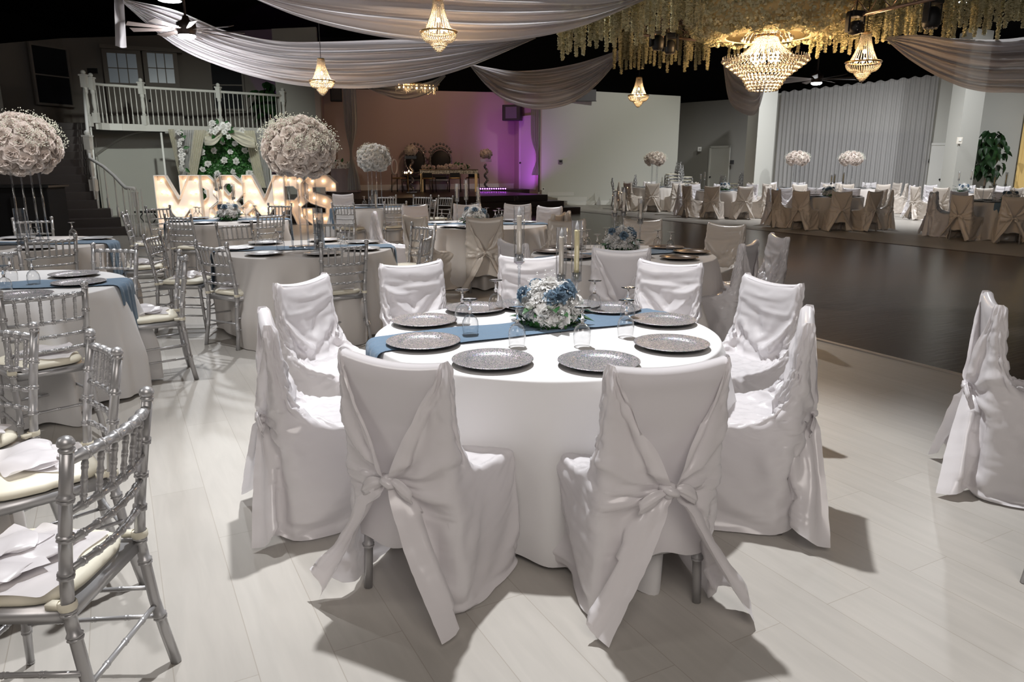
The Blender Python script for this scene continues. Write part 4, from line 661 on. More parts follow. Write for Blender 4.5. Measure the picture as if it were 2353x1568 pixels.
-22,-1,3,2,2,-3,-1,-7,7,-5,4,-1,-3,-4,2,-6,2,2,-1,-4,2,-3,2,-1,5,-4,-1,-2,5,-1,-1,-1,-1,1,6,0,-1,3,7,-4,8,-13,9,-6,5,3,-9,6,-2,
-22,0,6,0,-5,0,-2,9,-12,8,-4,-1,-1,-5,0,-5,-1,3,-4,4,-2,0,1,2,0,-2,4,-1,-4,1,-1,3,2,-2,0,3,2,2,2,1,-4,6,0,1,-4,-4,6,-4,1,
-22,2,-2,7,-3,1,-5,-1,7,-3,-4,1,-3,3,-10,2,-4,-1,2,0,2,-1,1,-2,-4,6,-6,2,-1,4,0,3,4,-4,1,0,5,0,-1,-1,-3,3,3,-3,6,-1,-3,2,2,
-19,-1,6,-4,1,-6,0,-1,-2,1,-1,-1,2,-3,-3,-1,1,1,2,-3,-6,4,0,0,0,0,1,1,2,0,-6,4,-2,3,-3,5,0,6,-2,5,1,2,-8,11,-7,1,-5,1,1,
-25,1,5,1,11,-7,-3,-6,4,-3,2,-5,1,-7,2,0,-1,-5,-3,3,5,-2,0,0,1,-3,6,-6,1,-5,12,-3,-7,4,9,0,-1,2,0,-5,6,-1,-4,0,7,-2,1,0,-2,
-20,-1,2,7,-7,1,-4,3,-6,5,-5,3,-7,1,-2,2,-7,3,2,-3,1,-1,-5,4,-2,3,-2,4,-4,10,-5,4,-6,0,2,9,0,-7,6,2,-2,-3,4,-1,-3,8,-5,2,-1,
-24,3,1,1,-1,-2,-1,1,0,-3,1,0,2,-6,1,-1,-4,-2,-3,9,-6,-2,5,-4,3,-2,0,-2,4,-3,3,-5,18,-6,-1,-3,5,2,1,0,0,-2,3,-2,4,-5,-3,3,-5,
-22,1,3,5,-6,-3,4,-4,1,-3,9,-9,-4,3,-8,-5,5,0,2,-6,9,-2,-3,3,-2,-1,3,-1,2,1,2,7,-14,0,4,0,2,4,3,-4,0,10,-1,-4,0,2,0,-7,9,
-19,-5,6,0,-3,5,-5,-4,3,2,-2,0,-1,-2,1,-5,4,-5,-1,8,-13,6,-1,-8,6,-1,-3,4,3,-1,10,-8,-2,3,-1,2,4,6,-7,5,0,-4,5,-4,-2,-2,3,2,-2,
-18,1,2,2,1,-9,0,-2,-2,6,-5,1,3,11,-10,1,-14,0,0,-5,6,-3,3,3,-4,0,0,-4,5,6,-6,0,7,-5,-2,0,10,12,-6,3,-4,10,-14,2,20,-20,1,-3,-3,
-25,4,3,2,-5,0,-1,2,0,-1,8,8,-4,-17,-2,-3,7,-7,1,1,-3,1,-5,6,-1,4,1,4,-7,0,-1,-3,0,8,4,15,4,-8,9,-4,0,-13,6,-4,15,-18,-7,7,-1])
COVER_B = (62, 49, 0.0007,
[-286,-2,-2,-3,-2,-2,-3,-2,-3,-2,0,0,2,4,8,13,19,25,30,34,35,35,35,34,33,33,34,35,35,35,34,30,25,19,13,8,4,2,0,0,-2,-3,-2,-3,-2,-2,-3,-2,-2,
12,-2,-5,-1,-8,-3,-2,-1,10,-7,-1,10,-7,-6,6,4,-3,0,0,1,1,1,0,0,1,0,1,0,1,1,0,0,0,-4,1,-2,10,-2,-9,9,-6,5,6,-6,-6,-2,-2,-7,0,
7,-3,2,-1,-1,0,-5,-6,4,-6,4,0,-2,0,0,-3,5,1,1,0,0,1,1,0,1,1,-1,1,1,0,1,1,0,5,5,-1,-3,-2,-4,2,13,-20,-3,3,-1,-11,12,-5,-2,
4,4,-2,-3,5,6,-9,9,-26,27,-15,2,-1,-6,3,-4,3,-1,1,0,1,0,0,1,0,1,1,0,0,1,0,1,0,2,2,2,-24,10,5,1,-3,2,-2,-3,-2,1,-4,4,-5,
6,8,-10,8,-4,-3,0,-5,-1,0,-1,2,-2,16,-11,-8,1,2,0,0,0,2,-1,-1,0,2,-2,5,-3,0,1,1,-1,-1,0,0,-6,7,11,-23,11,-2,-2,-5,2,2,-12,16,-9,
10,0,-5,9,-9,-1,-4,1,3,-8,5,0,1,-1,-17,19,-2,-5,4,2,-6,2,2,0,1,1,0,-4,3,1,3,-5,3,-7,1,0,4,-5,6,-3,2,0,-5,-7,11,-3,-10,4,-2,
8,2,3,-7,1,-2,4,-12,7,0,-2,-3,-3,5,4,-3,1,-1,-7,-1,9,-5,3,3,-2,-3,1,2,-1,0,-2,1,1,9,-13,5,9,-14,3,12,-28,19,-7,3,-6,1,-1,-8,7,
10,1,-7,4,1,-19,17,0,-17,-2,23,-27,12,-11,23,-9,-6,2,4,1,-2,3,-5,0,2,2,-1,1,-1,0,-2,5,0,-1,-3,3,-7,11,1,-6,0,-3,-8,8,-12,11,-1,-18,11,
15,-9,3,0,-5,6,-12,-9,29,-17,-4,8,10,-13,1,0,2,-5,-3,3,-2,-1,0,3,-2,0,4,-3,4,2,-3,1,0,0,9,-12,1,5,-25,17,2,2,-1,-5,-5,6,-5,-5,5,
12,-4,2,-4,-1,1,1,0,-8,4,-18,18,2,-6,3,-7,-1,5,3,-2,0,-1,3,-4,1,-2,4,-2,2,-5,5,-5,2,-17,4,4,28,-26,22,-20,9,0,-2,-5,5,-12,6,-6,-1,
14,-3,0,-3,1,-12,-1,10,-5,-3,9,-14,6,1,-5,9,3,-3,-7,2,0,2,0,1,-3,5,-6,1,-2,5,-1,-1,-2,-1,4,-6,2,-1,1,-1,5,1,-2,-3,-6,-2,4,0,-5,
15,-5,4,-8,-7,6,0,-11,4,-1,15,-9,-16,30,-20,9,-10,3,3,-7,7,-5,0,5,1,-9,8,2,1,-2,0,-11,-6,14,-8,24,-22,24,-10,-2,5,-19,7,-2,-7,-5,10,-5,-2,
14,-3,5,-9,3,-6,-15,13,-16,21,-21,26,-20,3,11,-1,-5,-2,5,2,-7,5,-1,-8,6,5,-5,-3,0,6,0,-7,-5,3,0,-5,-1,4,8,-6,9,-3,1,-2,-1,-13,4,2,-9,
12,-5,8,-9,-4,-1,2,-2,0,4,-12,3,9,-5,13,-10,14,-9,-9,3,3,-5,5,-1,-2,0,-2,7,-4,-6,-13,10,0,-2,11,-5,3,-1,-7,6,0,4,-10,3,6,-10,-1,-1,-2,
13,-4,1,-4,-2,0,-3,0,-1,4,-5,-4,20,-12,11,-10,4,-4,6,-10,-5,5,-4,2,0,1,2,-1,-1,-1,-8,13,6,-8,-14,2,32,-25,9,-5,-6,2,6,-5,-11,11,-9,1,-4,
14,-4,1,-1,-6,-4,1,-15,21,-9,7,-13,3,18,-11,14,-10,0,-5,-2,6,1,-7,5,-4,0,0,-7,6,-9,10,0,5,-18,14,2,-4,-4,5,6,0,2,-9,-4,3,-5,-5,1,-4,
13,-5,1,-7,1,-3,-2,5,1,-20,28,-12,7,10,-8,10,-11,10,-10,0,-10,-3,9,-8,5,-1,0,2,-4,-4,3,0,-2,8,-11,11,-12,32,-34,13,-15,14,-3,3,-6,0,-11,5,-2,
11,0,-1,-3,-4,0,-4,0,1,-5,5,2,-2,5,3,-8,11,-8,4,8,-2,-11,-3,2,-1,2,-1,-5,-8,15,-2,0,-14,24,-1,-10,-8,6,4,12,-12,1,2,-10,1,-4,-4,6,-6,
12,-2,-2,-2,-2,-3,-3,7,-19,18,-18,31,-10,6,-2,-7,8,9,-23,4,2,1,-6,2,1,-4,1,-1,0,-2,-2,5,-12,-4,-5,16,2,1,5,-18,31,-21,3,2,-2,-3,-5,-2,0,
14,-1,-10,0,-3,1,-1,1,-2,13,-10,-6,18,-18,15,8,-17,5,2,-4,7,-12,1,4,-4,1,-4,9,-10,-7,12,-27,27,-15,7,-9,12,-2,9,-8,3,-1,3,2,-4,-4,-7,4,-2,
12,1,-5,0,-2,-5,-4,-11,27,-8,-4,3,-2,-1,10,0,12,-10,-9,-3,-1,11,-11,1,-3,3,3,-21,18,-7,-1,-3,3,11,-15,-7,13,7,-2,0,-3,11,-4,-8,2,-4,-2,-4,-1,
14,0,-7,-7,2,-2,-2,2,-18,22,2,-4,-4,7,-27,16,-1,9,5,-7,6,5,2,-16,3,3,-7,14,-19,6,-14,15,-7,-14,0,26,-8,3,0,2,-2,6,-5,2,-5,2,-7,0,-2,
6,5,-9,3,-3,-3,-4,14,-10,-8,29,-28,6,2,0,-2,4,1,3,8,-26,7,-1,6,5,-2,4,-17,19,-11,0,-20,-2,10,2,0,11,-5,5,-1,-3,-5,14,-5,-4,-1,-1,-5,2,
14,3,-9,-1,-4,-6,4,-4,7,-8,6,-2,-4,5,9,-18,-1,-3,17,-25,14,1,17,-8,-3,2,-11,3,-1,3,-1,22,-6,0,13,-14,-8,-1,-5,1,3,4,-4,-1,4,-4,-5,-1,-4,
10,0,0,-4,-9,3,-5,6,1,-8,4,3,-5,-13,13,3,-12,-11,11,10,9,-2,-10,7,-2,-2,6,5,-14,8,1,6,3,15,-16,-6,-3,-5,4,-4,3,-3,2,1,-4,-3,1,-7,2,
0,2,2,-8,1,0,2,-8,19,-12,0,2,-4,-4,-5,1,0,13,-14,12,1,-12,10,-2,1,-1,9,-5,13,4,8,-19,7,-14,26,-10,-9,-2,-13,17,-15,13,-2,1,-5,-2,0,-18,12,
0,0,-1,3,1,-9,0,2,6,2,-8,13,-22,1,-5,2,7,3,-5,12,-15,11,3,0,3,-6,0,10,-4,8,1,2,-2,0,-14,11,-3,-8,0,0,5,-2,6,-6,1,-1,-5,3,0,
0,0,-7,3,1,3,7,-1,-19,25,-25,14,-7,3,-6,1,10,-12,19,-14,6,-5,-5,10,-5,2,2,-4,14,-10,0,21,-10,-10,10,-7,-2,-3,10,-2,-12,-5,13,1,1,-4,6,-7,0,
0,0,-1,3,-3,-3,-5,3,4,0,-6,3,4,-12,5,-9,5,12,-11,5,6,-2,5,-5,2,-1,0,6,-2,1,6,-12,12,16,-17,2,-9,1,-1,9,-1,2,-20,6,-1,10,-14,7,0,
0,0,12,-16,-7,12,4,7,1,-27,18,-18,21,-7,-11,5,-7,-2,16,-10,-1,13,-6,1,-1,6,0,5,-12,8,5,0,-1,4,-2,-3,-5,-6,12,-5,10,-12,11,-8,-5,-1,5,-3,0,
0,0,-8,9,-1,1,-11,1,3,16,-19,2,0,-4,13,-6,-9,1,2,13,1,-9,5,-1,4,-3,-6,9,-1,3,-7,8,0,-5,7,-5,-2,0,-4,1,-3,14,0,-8,1,-11,6,3,0,
0,0,11,-10,6,-11,13,-3,-12,-5,11,-3,6,-9,-4,-3,6,0,-1,4,2,2,-5,6,-5,1,8,-10,7,2,3,0,0,3,6,-14,1,-3,-3,-1,5,-7,1,8,2,-7,4,-2,0,
-5,4,-5,7,-9,2,8,-14,11,3,5,1,-13,3,-8,6,-3,4,-2,-4,7,-1,3,-5,7,1,-4,4,-2,2,-4,3,4,-1,-13,6,4,0,2,-7,2,3,0,0,-7,8,7,-10,2,
-11,6,-15,17,1,3,-17,24,-17,14,-17,7,-4,20,-19,8,-5,-4,4,2,-7,4,5,4,-3,1,-7,7,5,-4,7,-8,1,-2,12,-16,6,-3,-4,4,-3,0,1,-1,1,0,10,0,3,
-10,-3,-5,12,11,1,-5,-2,6,-6,7,0,2,-5,-10,-6,9,-2,-2,4,-2,8,-7,2,4,1,6,-6,-1,-2,-2,11,-5,5,-9,4,-2,0,0,8,-14,11,-4,-5,-4,-1,12,6,1,
-12,1,-3,16,-5,15,-12,-14,28,-27,7,5,-5,-8,9,-3,1,8,-4,-6,9,-7,7,-2,1,0,1,4,1,2,-2,0,5,-8,-7,13,-8,-2,1,0,12,-17,1,9,-4,3,0,8,0,
-17,8,-6,14,-11,15,1,-5,1,-7,7,5,0,-4,9,-3,-16,-2,5,5,-2,-2,-1,5,-2,1,3,0,4,-3,4,0,-1,-1,-7,10,-5,0,0,-9,9,1,2,-8,9,0,6,-1,-1,
-9,-1,-5,9,1,6,1,-1,-15,17,0,-4,-1,3,-1,-1,-10,2,4,-1,0,7,-1,-3,3,-5,4,1,-1,5,3,-2,3,-9,6,-4,-4,2,0,-1,0,5,-6,3,-5,13,2,-1,4,
-12,0,2,3,-2,13,-4,13,-12,-3,5,-5,6,0,-3,-19,29,-14,-7,3,1,0,1,0,1,10,-5,1,-2,3,2,1,-12,-2,18,-9,-3,6,-3,3,-8,10,-1,-3,-1,6,-1,4,0,
-16,4,0,2,5,2,2,0,-1,-1,8,-7,4,-9,4,-6,-6,4,5,2,-1,1,3,1,0,-3,4,1,4,-1,-1,5,-3,0,-1,-8,2,4,-3,-1,-4,-3,7,0,-3,18,-6,5,-4,
-12,1,3,0,17,-3,-2,-12,2,6,5,-6,1,0,-19,12,-10,1,7,3,1,1,-2,6,1,2,-3,0,3,1,-2,7,1,-1,-3,-5,-1,4,-3,-1,2,-2,1,-2,-1,15,1,-2,0,
-13,-1,0,4,-5,15,-1,-1,1,8,-5,-2,-1,-6,23,-5,-6,2,-9,-6,5,2,3,-1,-3,-5,8,0,2,1,1,-1,4,-13,-3,3,7,-1,-1,-2,2,8,-8,0,-1,17,-8,3,2,
-15,3,-1,0,5,5,9,-2,-10,11,-7,2,-8,16,-7,22,-12,-11,-13,12,-2,4,-3,-2,5,5,-3,3,-3,-1,3,-4,-14,27,-31,3,15,-1,0,3,3,-13,8,-4,1,12,-1,4,-3,
-12,1,-1,0,2,10,4,-13,16,-2,-1,-4,-1,16,-8,-17,21,-24,13,-3,-1,-4,2,7,-2,2,-1,-1,3,-2,3,-2,-10,8,3,7,-5,-2,0,2,-2,5,-9,2,-3,15,-1,2,-1,
-16,2,9,-7,4,13,-3,1,-2,-1,-3,3,1,-4,-11,0,2,12,-2,1,-2,0,6,-6,0,-2,4,1,-1,6,-3,-4,4,-7,-3,4,11,-6,2,-4,2,-1,6,-7,4,9,0,-1,2,
-10,-5,-1,5,1,17,-5,4,-2,2,-2,-4,0,-8,4,4,5,0,-6,-4,5,2,-4,0,4,1,-3,-2,5,-3,1,4,14,-31,25,-27,11,3,2,-3,-1,0,4,-3,2,13,-3,0,2,
-15,3,-4,1,9,11,-6,5,1,-6,-2,8,3,-21,5,8,-1,-4,2,-2,1,0,3,2,-2,0,0,4,-4,2,1,0,-6,20,-18,10,-14,7,-1,6,-2,-10,6,3,1,2,7,-2,-1,
-16,1,3,-1,16,-3,-1,-7,14,-6,-4,-1,1,-3,12,2,-16,7,-1,0,1,-1,-2,6,0,0,5,-7,1,2,1,-6,-9,8,-8,11,-14,17,2,-3,1,-3,-1,-4,11,7,2,-2,2,
-10,-3,2,-2,6,8,3,-9,-5,11,-1,-1,-7,2,13,-6,8,-14,4,-2,0,3,0,-3,1,0,1,5,3,-5,0,2,1,-17,19,-13,0,6,3,-7,5,3,-1,-4,9,7,-6,3,2,
-18,4,0,2,13,-2,3,2,-6,-1,3,3,-11,10,-1,8,-6,-7,4,-4,2,-1,2,3,-1,0,1,0,-5,4,-1,0,12,-7,2,-23,14,-10,15,3,-7,-2,1,2,6,2,4,1,-3,
-12,-2,0,2,9,1,4,-7,-2,-1,7,-5,0,13,2,-4,-13,3,1,3,-7,7,2,-5,0,4,1,-1,6,-4,3,-5,8,-5,-6,0,5,-4,3,-2,-4,12,-4,-6,12,3,3,-4,2,
-13,-3,-1,2,10,3,7,-1,-1,-5,-1,-1,0,7,-2,-1,1,-5,1,3,2,-5,-1,3,3,-2,-3,4,1,2,-4,1,1,-3,9,-6,-8,-5,7,7,3,-10,2,5,4,5,2,-1,-4,
-14,-1,0,1,9,5,-4,10,-11,6,-9,1,13,1,-2,-12,-1,8,0,-1,-3,1,1,-2,6,1,1,1,-6,4,-1,6,-15,29,-15,-1,-24,12,-1,10,-4,-4,7,-6,15,-2,6,-3,5,
-15,-1,3,3,11,-5,8,-4,2,-5,1,-1,9,4,-9,-3,-7,12,-7,1,1,3,-1,4,-9,4,-3,4,1,-1,4,1,3,-4,1,-1,-10,6,-6,6,-7,13,-7,8,4,-3,4,0,-2,
-16,1,-3,1,17,-3,6,-7,13,-12,-4,6,12,-9,-15,1,2,7,5,-8,5,-2,1,-1,7,-5,4,-1,1,-4,3,-3,-9,17,8,-2,-15,-15,5,4,16,-9,3,-7,15,3,2,-2,0,
-12,-3,4,-1,8,-1,2,0,4,-6,6,7,-8,-3,0,-9,6,7,-6,1,3,-1,1,0,-1,2,2,-5,5,4,-8,1,10,-6,-6,25,-20,-13,5,-3,10,9,-9,2,6,-2,8,-1,-1,
-13,-3,2,-4,15,-7,9,-2,1,12,-2,2,-2,-29,4,23,-5,1,-5,1,-2,3,-1,3,-7,9,-4,6,-3,-2,5,-9,3,-7,28,-8,-2,-20,-2,0,2,1,1,14,2,6,2,-4,-1,
-13,-6,2,23,-7,-13,18,0,-9,2,13,-5,-16,-6,22,-15,12,-5,5,-4,-1,2,-3,-1,9,-7,4,1,-3,0,-4,15,9,-14,5,5,3,-16,-14,4,-5,6,6,0,11,-4,6,0,2,
-15,0,4,-2,11,-8,14,-2,5,3,-16,-1,-6,1,-5,24,5,-7,-9,-3,5,1,3,4,-4,-3,1,-1,2,6,0,-18,-1,27,-12,-14,8,18,-21,-6,0,12,11,-7,7,-2,8,2,-6,
-16,0,6,9,-8,-5,10,5,-3,1,3,-16,2,4,-17,-3,21,17,-14,1,2,-2,0,1,0,2,2,0,4,-5,-1,-2,4,-2,-20,15,9,11,-2,-1,0,-18,7,6,-5,6,6,-1,-1,
-12,-6,11,4,-2,-11,17,2,-1,-12,-11,5,-3,11,-4,-1,-11,6,19,2,-1,-9,6,-4,2,5,-4,3,0,7,-3,7,-13,-16,32,-22,-20,31,7,-1,0,10,-28,32,-11,-11,12,0,-4,
-11,-7,13,7,-9,-6,6,9,-12,-6,5,-7,-6,0,15,-2,-4,-11,8,12,-2,8,0,-3,7,-1,0,2,1,1,6,-25,-1,17,3,-4,-10,0,26,1,-1,-14,-4,17,-8,-4,9,1,-5,
-393,0,0,0,0,3,7,7,7,7,3,3,4,3,4,3,3,3,2,2,1,1,0,0,0,0,0,0,-1,-1,-2,-2,-3,-3,-3,-4,-3,-4,-3,-3,-7,-7,-7,-7,-3,0,0,0,0,
-9,9,5,-12,-3,9,2,1,-1,-3,6,0,8,7,-1,1,-13,3,0,-1,0,-1,-1,0,0,0,0,0,1,1,1,1,-2,11,-4,-11,6,-4,-5,-4,4,1,-2,-6,13,-8,-6,9,-11,
10,-19,8,-1,2,2,-12,0,7,-2,2,2,-4,4,2,6,7,-4,-1,-1,-2,0,1,0,0,1,-1,0,0,0,1,2,8,-8,1,6,-10,-5,3,0,-13,6,0,-5,2,10,-8,0,2,
1,-2,-9,15,-4,2,-10,9,-7,12,-8,7,-7,0,1,2,6,0,-1,0,1,2,1,1,0,0,0,0,-2,-1,-2,-2,-5,-2,0,-4,-3,9,0,-1,1,-3,-2,5,2,0,1,-17,22,
-7,6,-6,18,-11,2,-1,-1,0,0,11,-5,1,-4,5,4,-3,0,1,0,0,-2,-2,-4,2,-7,6,-1,0,-1,0,-2,9,-5,4,-7,-1,5,-5,-5,6,-5,0,17,-28,16,5,-7,-1,
0,-3,1,0,4,-4,3,0,1,1,-5,0,6,-6,1,-5,-4,8,0,0,1,2,-3,2,-5,4,-4,-1,2,1,2,4,-8,7,0,3,2,-10,8,3,-5,1,-4,7,-5,-8,7,3,-19,
0,-5,-1,5,6,-4,0,-3,5,-6,0,1,2,3,3,2,6,-20,7,-2,-3,-4,4,0,2,3,0,4,3,3,0,-2,-1,2,-13,6,3,-10,5,-9,6,-3,4,2,6,-20,15,-5,-1,
0,-2,4,-9,15,-18,23,-12,-7,7,2,0,0,7,-11,6,0,-3,-4,2,3,3,1,1,-1,-3,-1,-2,-3,-4,0,2,2,2,8,-2,-3,9,-13,5,0,-4,14,-25,15,-6,-3,5,-6,
-2,-1,3,9,-8,13,-24,7,6,-3,2,2,-3,2,1,-4,-11,30,-3,2,1,0,0,0,1,-1,0,-4,-2,-1,0,5,4,-9,-4,4,-6,-3,3,-1,3,-8,2,0,9,-6,-16,16,-10,
1,-6,5,1,-5,7,-2,3,0,-4,3,-11,3,3,7,-9,9,-7,-4,-3,0,1,0,-1,1,4,0,4,4,4,11,-1,-7,-16,5,-8,4,9,-10,8,-5,1,-1,10,-6,1,-7,5,-5,
-3,0,6,-2,-5,-8,28,-14,-1,2,-2,18,-13,-2,-5,11,1,-22,18,-5,-7,-1,3,8,5,3,3,3,1,3,-9,-14,-11,2,21,2,-1,-8,0,5,-7,1,-4,-1,1,9,-13,4,-1,
-2,-3,10,-1,2,-3,-3,-5,6,-1,-3,-2,19,-6,12,-29,19,-9,-7,16,-4,-4,-6,0,-2,4,1,-1,-2,-4,-4,-7,21,8,-17,13,-6,2,0,-5,7,4,-5,-1,-8,9,-2,-5,2,
-2,0,2,1,-8,7,-9,23,-10,1,4,-4,-5,-3,9,-2,-3,15,-15,-5,18,-2,-8,-6,3,-7,-2,-2,1,3,13,-15,4,1,18,-16,7,-6,3,-1,0,-1,-1,-7,13,-3,-4,-2,2,
-6,5,4,-4,-1,-2,3,3,-1,8,-10,-3,10,18,-36,39,-23,18,-18,-10,3,11,5,-12,-5,1,1,4,2,12,-27,18,-1,-1,-1,0,0,8,-6,-3,-6,7,1,-2,-4,9,-5,-7,4,
-4,2,3,-5,5,-3,12,-10,5,2,0,6,-1,-10,5,-2,-4,10,12,-13,-9,4,10,-1,-1,-3,-1,1,8,-5,-12,8,-13,23,-15,0,3,-10,9,0,1,-6,2,0,-9,11,3,-13,4,
-6,4,10,-11,-1,10,-2,-7,10,-7,6,7,-8,1,1,-5,17,-8,1,-4,-15,-2,10,12,-6,1,1,3,0,-25,10,7,-6,11,1,-1,1,-2,1,-2,-3,-4,0,1,-5,4,3,-8,4,
-3,5,1,-8,2,10,-14,11,5,-2,4,-1,-11,3,25,-33,19,-12,21,-4,-11,-6,-7,12,7,-6,10,0,-14,-13,4,-5,16,-4,-5,19,-18,9,-3,0,-4,4,-2,2,-3,-2,4,-5,1,
-3,5,-2,-4,4,-4,4,5,-5,3,-1,-1,13,-12,10,-11,-1,4,9,9,1,-29,4,-3,12,11,-18,-9,-11,21,12,-10,17,-28,22,-13,-2,6,2,-2,5,-9,-1,1,-1,-2,4,-6,0,
-5,4,2,-8,12,3,-8,9,-5,-2,9,-14,13,-4,1,13,-31,10,14,1,2,-1,-12,2,-12,-1,18,-6,-20,8,2,17,-4,3,1,-3,-2,9,-8,-6,-1,6,-4,1,-2,-5,10,-8,0,
-3,8,-4,-5,7,-4,13,-14,8,7,-5,-1,-17,17,-3,2,-10,-2,8,9,4,-1,-22,-1,14,2,-18,-4,24,12,-1,-3,-21,27,-10,4,-7,-4,-5,10,-2,-4,-7,6,-2,-6,8,-3,-2,
-5,7,-4,-2,10,-5,3,-1,1,6,-6,17,-9,10,-27,20,-2,-7,-11,19,-8,10,-6,-15,4,3,1,-14,7,-2,6,29,-4,-12,-1,-5,10,-6,-1,-5,-2,-4,1,-1,6,-8,9,-6,-4,
-4,4,-2,2,5,-2,-9,11,5,-7,11,0,-2,9,-20,-5,-2,-4,6,-2,23,2,-4,-11,-7,-8,-6,20,11,2,5,-6,0,5,-1,3,-5,-3,-4,-2,1,-2,1,-9,3,-8,8,-1,0,
-5,4,-5,8,-2,-1,1,12,-7,1,2,1,10,-7,-20,-18,15,0,7,-12,3,6,18,-1,-13,-3,16,18,-1,-28,7,-8,-8,-2,21,10,3,-10,-1,1,-7,2,-8,8,-7,0,2,0,-7,
-4,8,-11,16,-9,-5,15,-4,-2,14,-8,4,1,-15,21,1,10,-3,-49,33,-17,4,16,4,10,1,-1,-3,2,-6,0,-24,31,-7,-12,1,-4,6,-4,-6,9,-9,2,-8,5,2,-10,9,-4,
-4,5,-10,13,-3,7,-8,0,10,-1,-2,2,9,-3,15,-3,0,-9,16,-30,28,1,-3,6,-16,7,-5,2,-3,9,-3,2,-15,-7,9,-8,12,-8,4,-2,-10,0,-5,6,-5,2,-13,11,0,
-1,-3,8,0,-4,7,6,-2,0,-5,8,-1,10,-13,12,1,3,6,-6,-1,-1,-1,2,3,9,-7,1,-8,6,2,-16,14,-2,5,-27,13,-4,-3,0,-3,-7,3,2,-11,11,-4,-4,11,-1,
9,-1,-12,6,3,-12,1,8,0,4,4,2,3,4,0,4,-2,9,-5,6,-1,5,-6,2,0,1,-4,2,-8,5,-5,7,-2,-6,1,-3,-3,-3,-3,-5,4,0,-15,10,-7,6,9,-3,-1,
-9,1,9,-8,23,-3,-8,6,3,-2,0,3,-2,9,-8,10,0,-4,7,2,-1,-1,5,0,-4,7,2,-9,-5,-4,9,-11,10,1,-3,-12,1,-3,-1,0,-6,-2,0,1,-13,-5,2,4,1,
9,-1,12,-13,-3,-2,3,-6,1,-1,11,0,6,8,3,-1,-5,15,-9,3,-5,4,1,4,1,-8,2,3,-5,2,0,0,-2,-10,1,1,-4,-7,-1,-1,2,-8,9,-20,16,-4,12,-4,-1,
-9,1,6,2,-20,13,9,0,-2,3,3,8,4,5,3,7,2,-10,11,-9,3,4,-3,-3,1,2,-2,1,2,4,-4,-2,-16,16,-3,-7,-5,-4,-1,-1,-5,7,-17,24,1,-13,-31,16,1,
9,-1,-22,34,-28,-2,4,12,0,3,-3,6,4,8,-4,5,-2,4,-1,0,3,-2,2,5,2,-6,-2,6,-5,0,-1,-4,1,-1,-1,-2,-4,-3,-6,-5,4,-6,5,-6,-12,32,-16,5,-1,
-9,1,26,-18,-7,16,-3,-6,4,1,-1,5,6,1,11,0,5,-4,5,0,-10,11,-3,-2,-2,4,1,-7,8,-1,3,-6,1,-7,1,-5,-1,-6,-8,0,-3,2,-3,-10,8,8,6,-21,1,
-10,17,-11,-8,7,-6,15,-2,-1,8,5,-4,5,4,5,5,3,0,-3,2,2,-8,6,1,-4,6,-3,0,-2,4,-1,-4,3,-2,-9,3,-6,-9,0,-1,0,-1,-4,6,10,-28,-11,30,-17,
-6,-2,3,21,-18,3,0,10,-5,-4,-3,5,6,10,9,1,0,-3,1,1,4,-6,3,1,2,-9,8,-3,2,-1,-9,8,-1,-1,0,-8,-8,-1,-7,2,-3,1,11,-4,-13,18,-20,-2,2,
-6,4,-8,17,-10,17,-17,-1,6,3,0,5,5,8,2,-1,6,3,-1,-1,-3,3,-4,-1,5,1,-1,-1,3,-3,3,-4,4,-3,-3,-10,-4,-3,0,-6,4,-5,-5,-4,11,-4,-2,-1,-2,
-6,1,-2,11,2,9,-11,-2,1,-6,9,1,6,5,4,5,2,-1,1,2,2,-2,1,0,-3,4,-3,-1,1,2,-1,3,-3,-6,1,-1,-10,-6,-3,-1,-3,-1,3,-2,3,-8,1,-7,3,
-6,2,-5,6,14,-15,21,-15,-1,4,0,4,4,6,10,2,-5,3,1,3,-6,3,2,0,4,-4,-1,4,-6,0,3,-3,-3,2,-2,-8,-1,-5,-6,-2,-1,2,-4,-4,14,-19,6,1,-4,
-7,0,-1,4,11,7,-28,15,-2,4,4,4,3,10,0,0,5,0,2,-3,6,-2,1,-2,-4,3,3,-2,1,-3,0,3,1,-4,0,-7,-8,-10,1,-1,0,-7,3,4,2,-14,7,-2,-1,
-4,0,-5,3,20,-17,1,4,6,-5,1,0,8,7,6,0,1,6,-1,0,-3,4,-9,9,-2,-2,5,1,-3,5,-3,-3,-2,2,-12,7,-12,-1,-5,-2,0,0,-8,12,-8,-4,3,-4,0,
-6,0,2,-7,18,0,-7,-3,3,2,-2,10,4,6,11,-1,-2,2,-1,-2,8,-2,5,-9,4,1,-3,-2,4,-5,3,3,-11,8,-2,-11,1,-10,-3,-2,0,1,-2,-5,4,-6,2,0,-3,
-4,-1,-3,2,-8,29,-17,5,-4,4,5,0,7,5,-2,8,2,0,1,4,-7,2,0,1,0,3,-5,1,-2,2,4,1,-3,-8,4,-4,-8,-4,-3,-2,-5,0,4,-6,2,2,-4,0,-2,
-6,4,-3,-2,19,-8,-4,-1,8,-5,-1,4,-1,4,-4,11,2,-6,20,-5,-3,-3,-1,-1,-3,-1,1,1,2,2,0,-1,-7,-3,-1,0,-1,-3,2,-3,-2,4,-8,8,-5,-6,5,-6,3,
-5,2,0,-7,6,8,-6,5,-5,5,-2,2,3,-7,3,-11,10,7,4,-10,0,-4,-1,0,1,-1,1,2,-1,0,1,0,-3,3,1,4,-1,1,-4,0,6,-4,-1,1,-6,2,1,-1,-3,
-3,-2,1,-3,4,5,-2,-4,2,-1,9,-4,0,3,-2,-2,-9,14,-11,4,3,1,1,-2,0,-1,-1,-1,1,0,3,0,-2,2,-2,4,-1,0,-1,3,-3,-2,0,3,-12,7,-1,-1,-3,
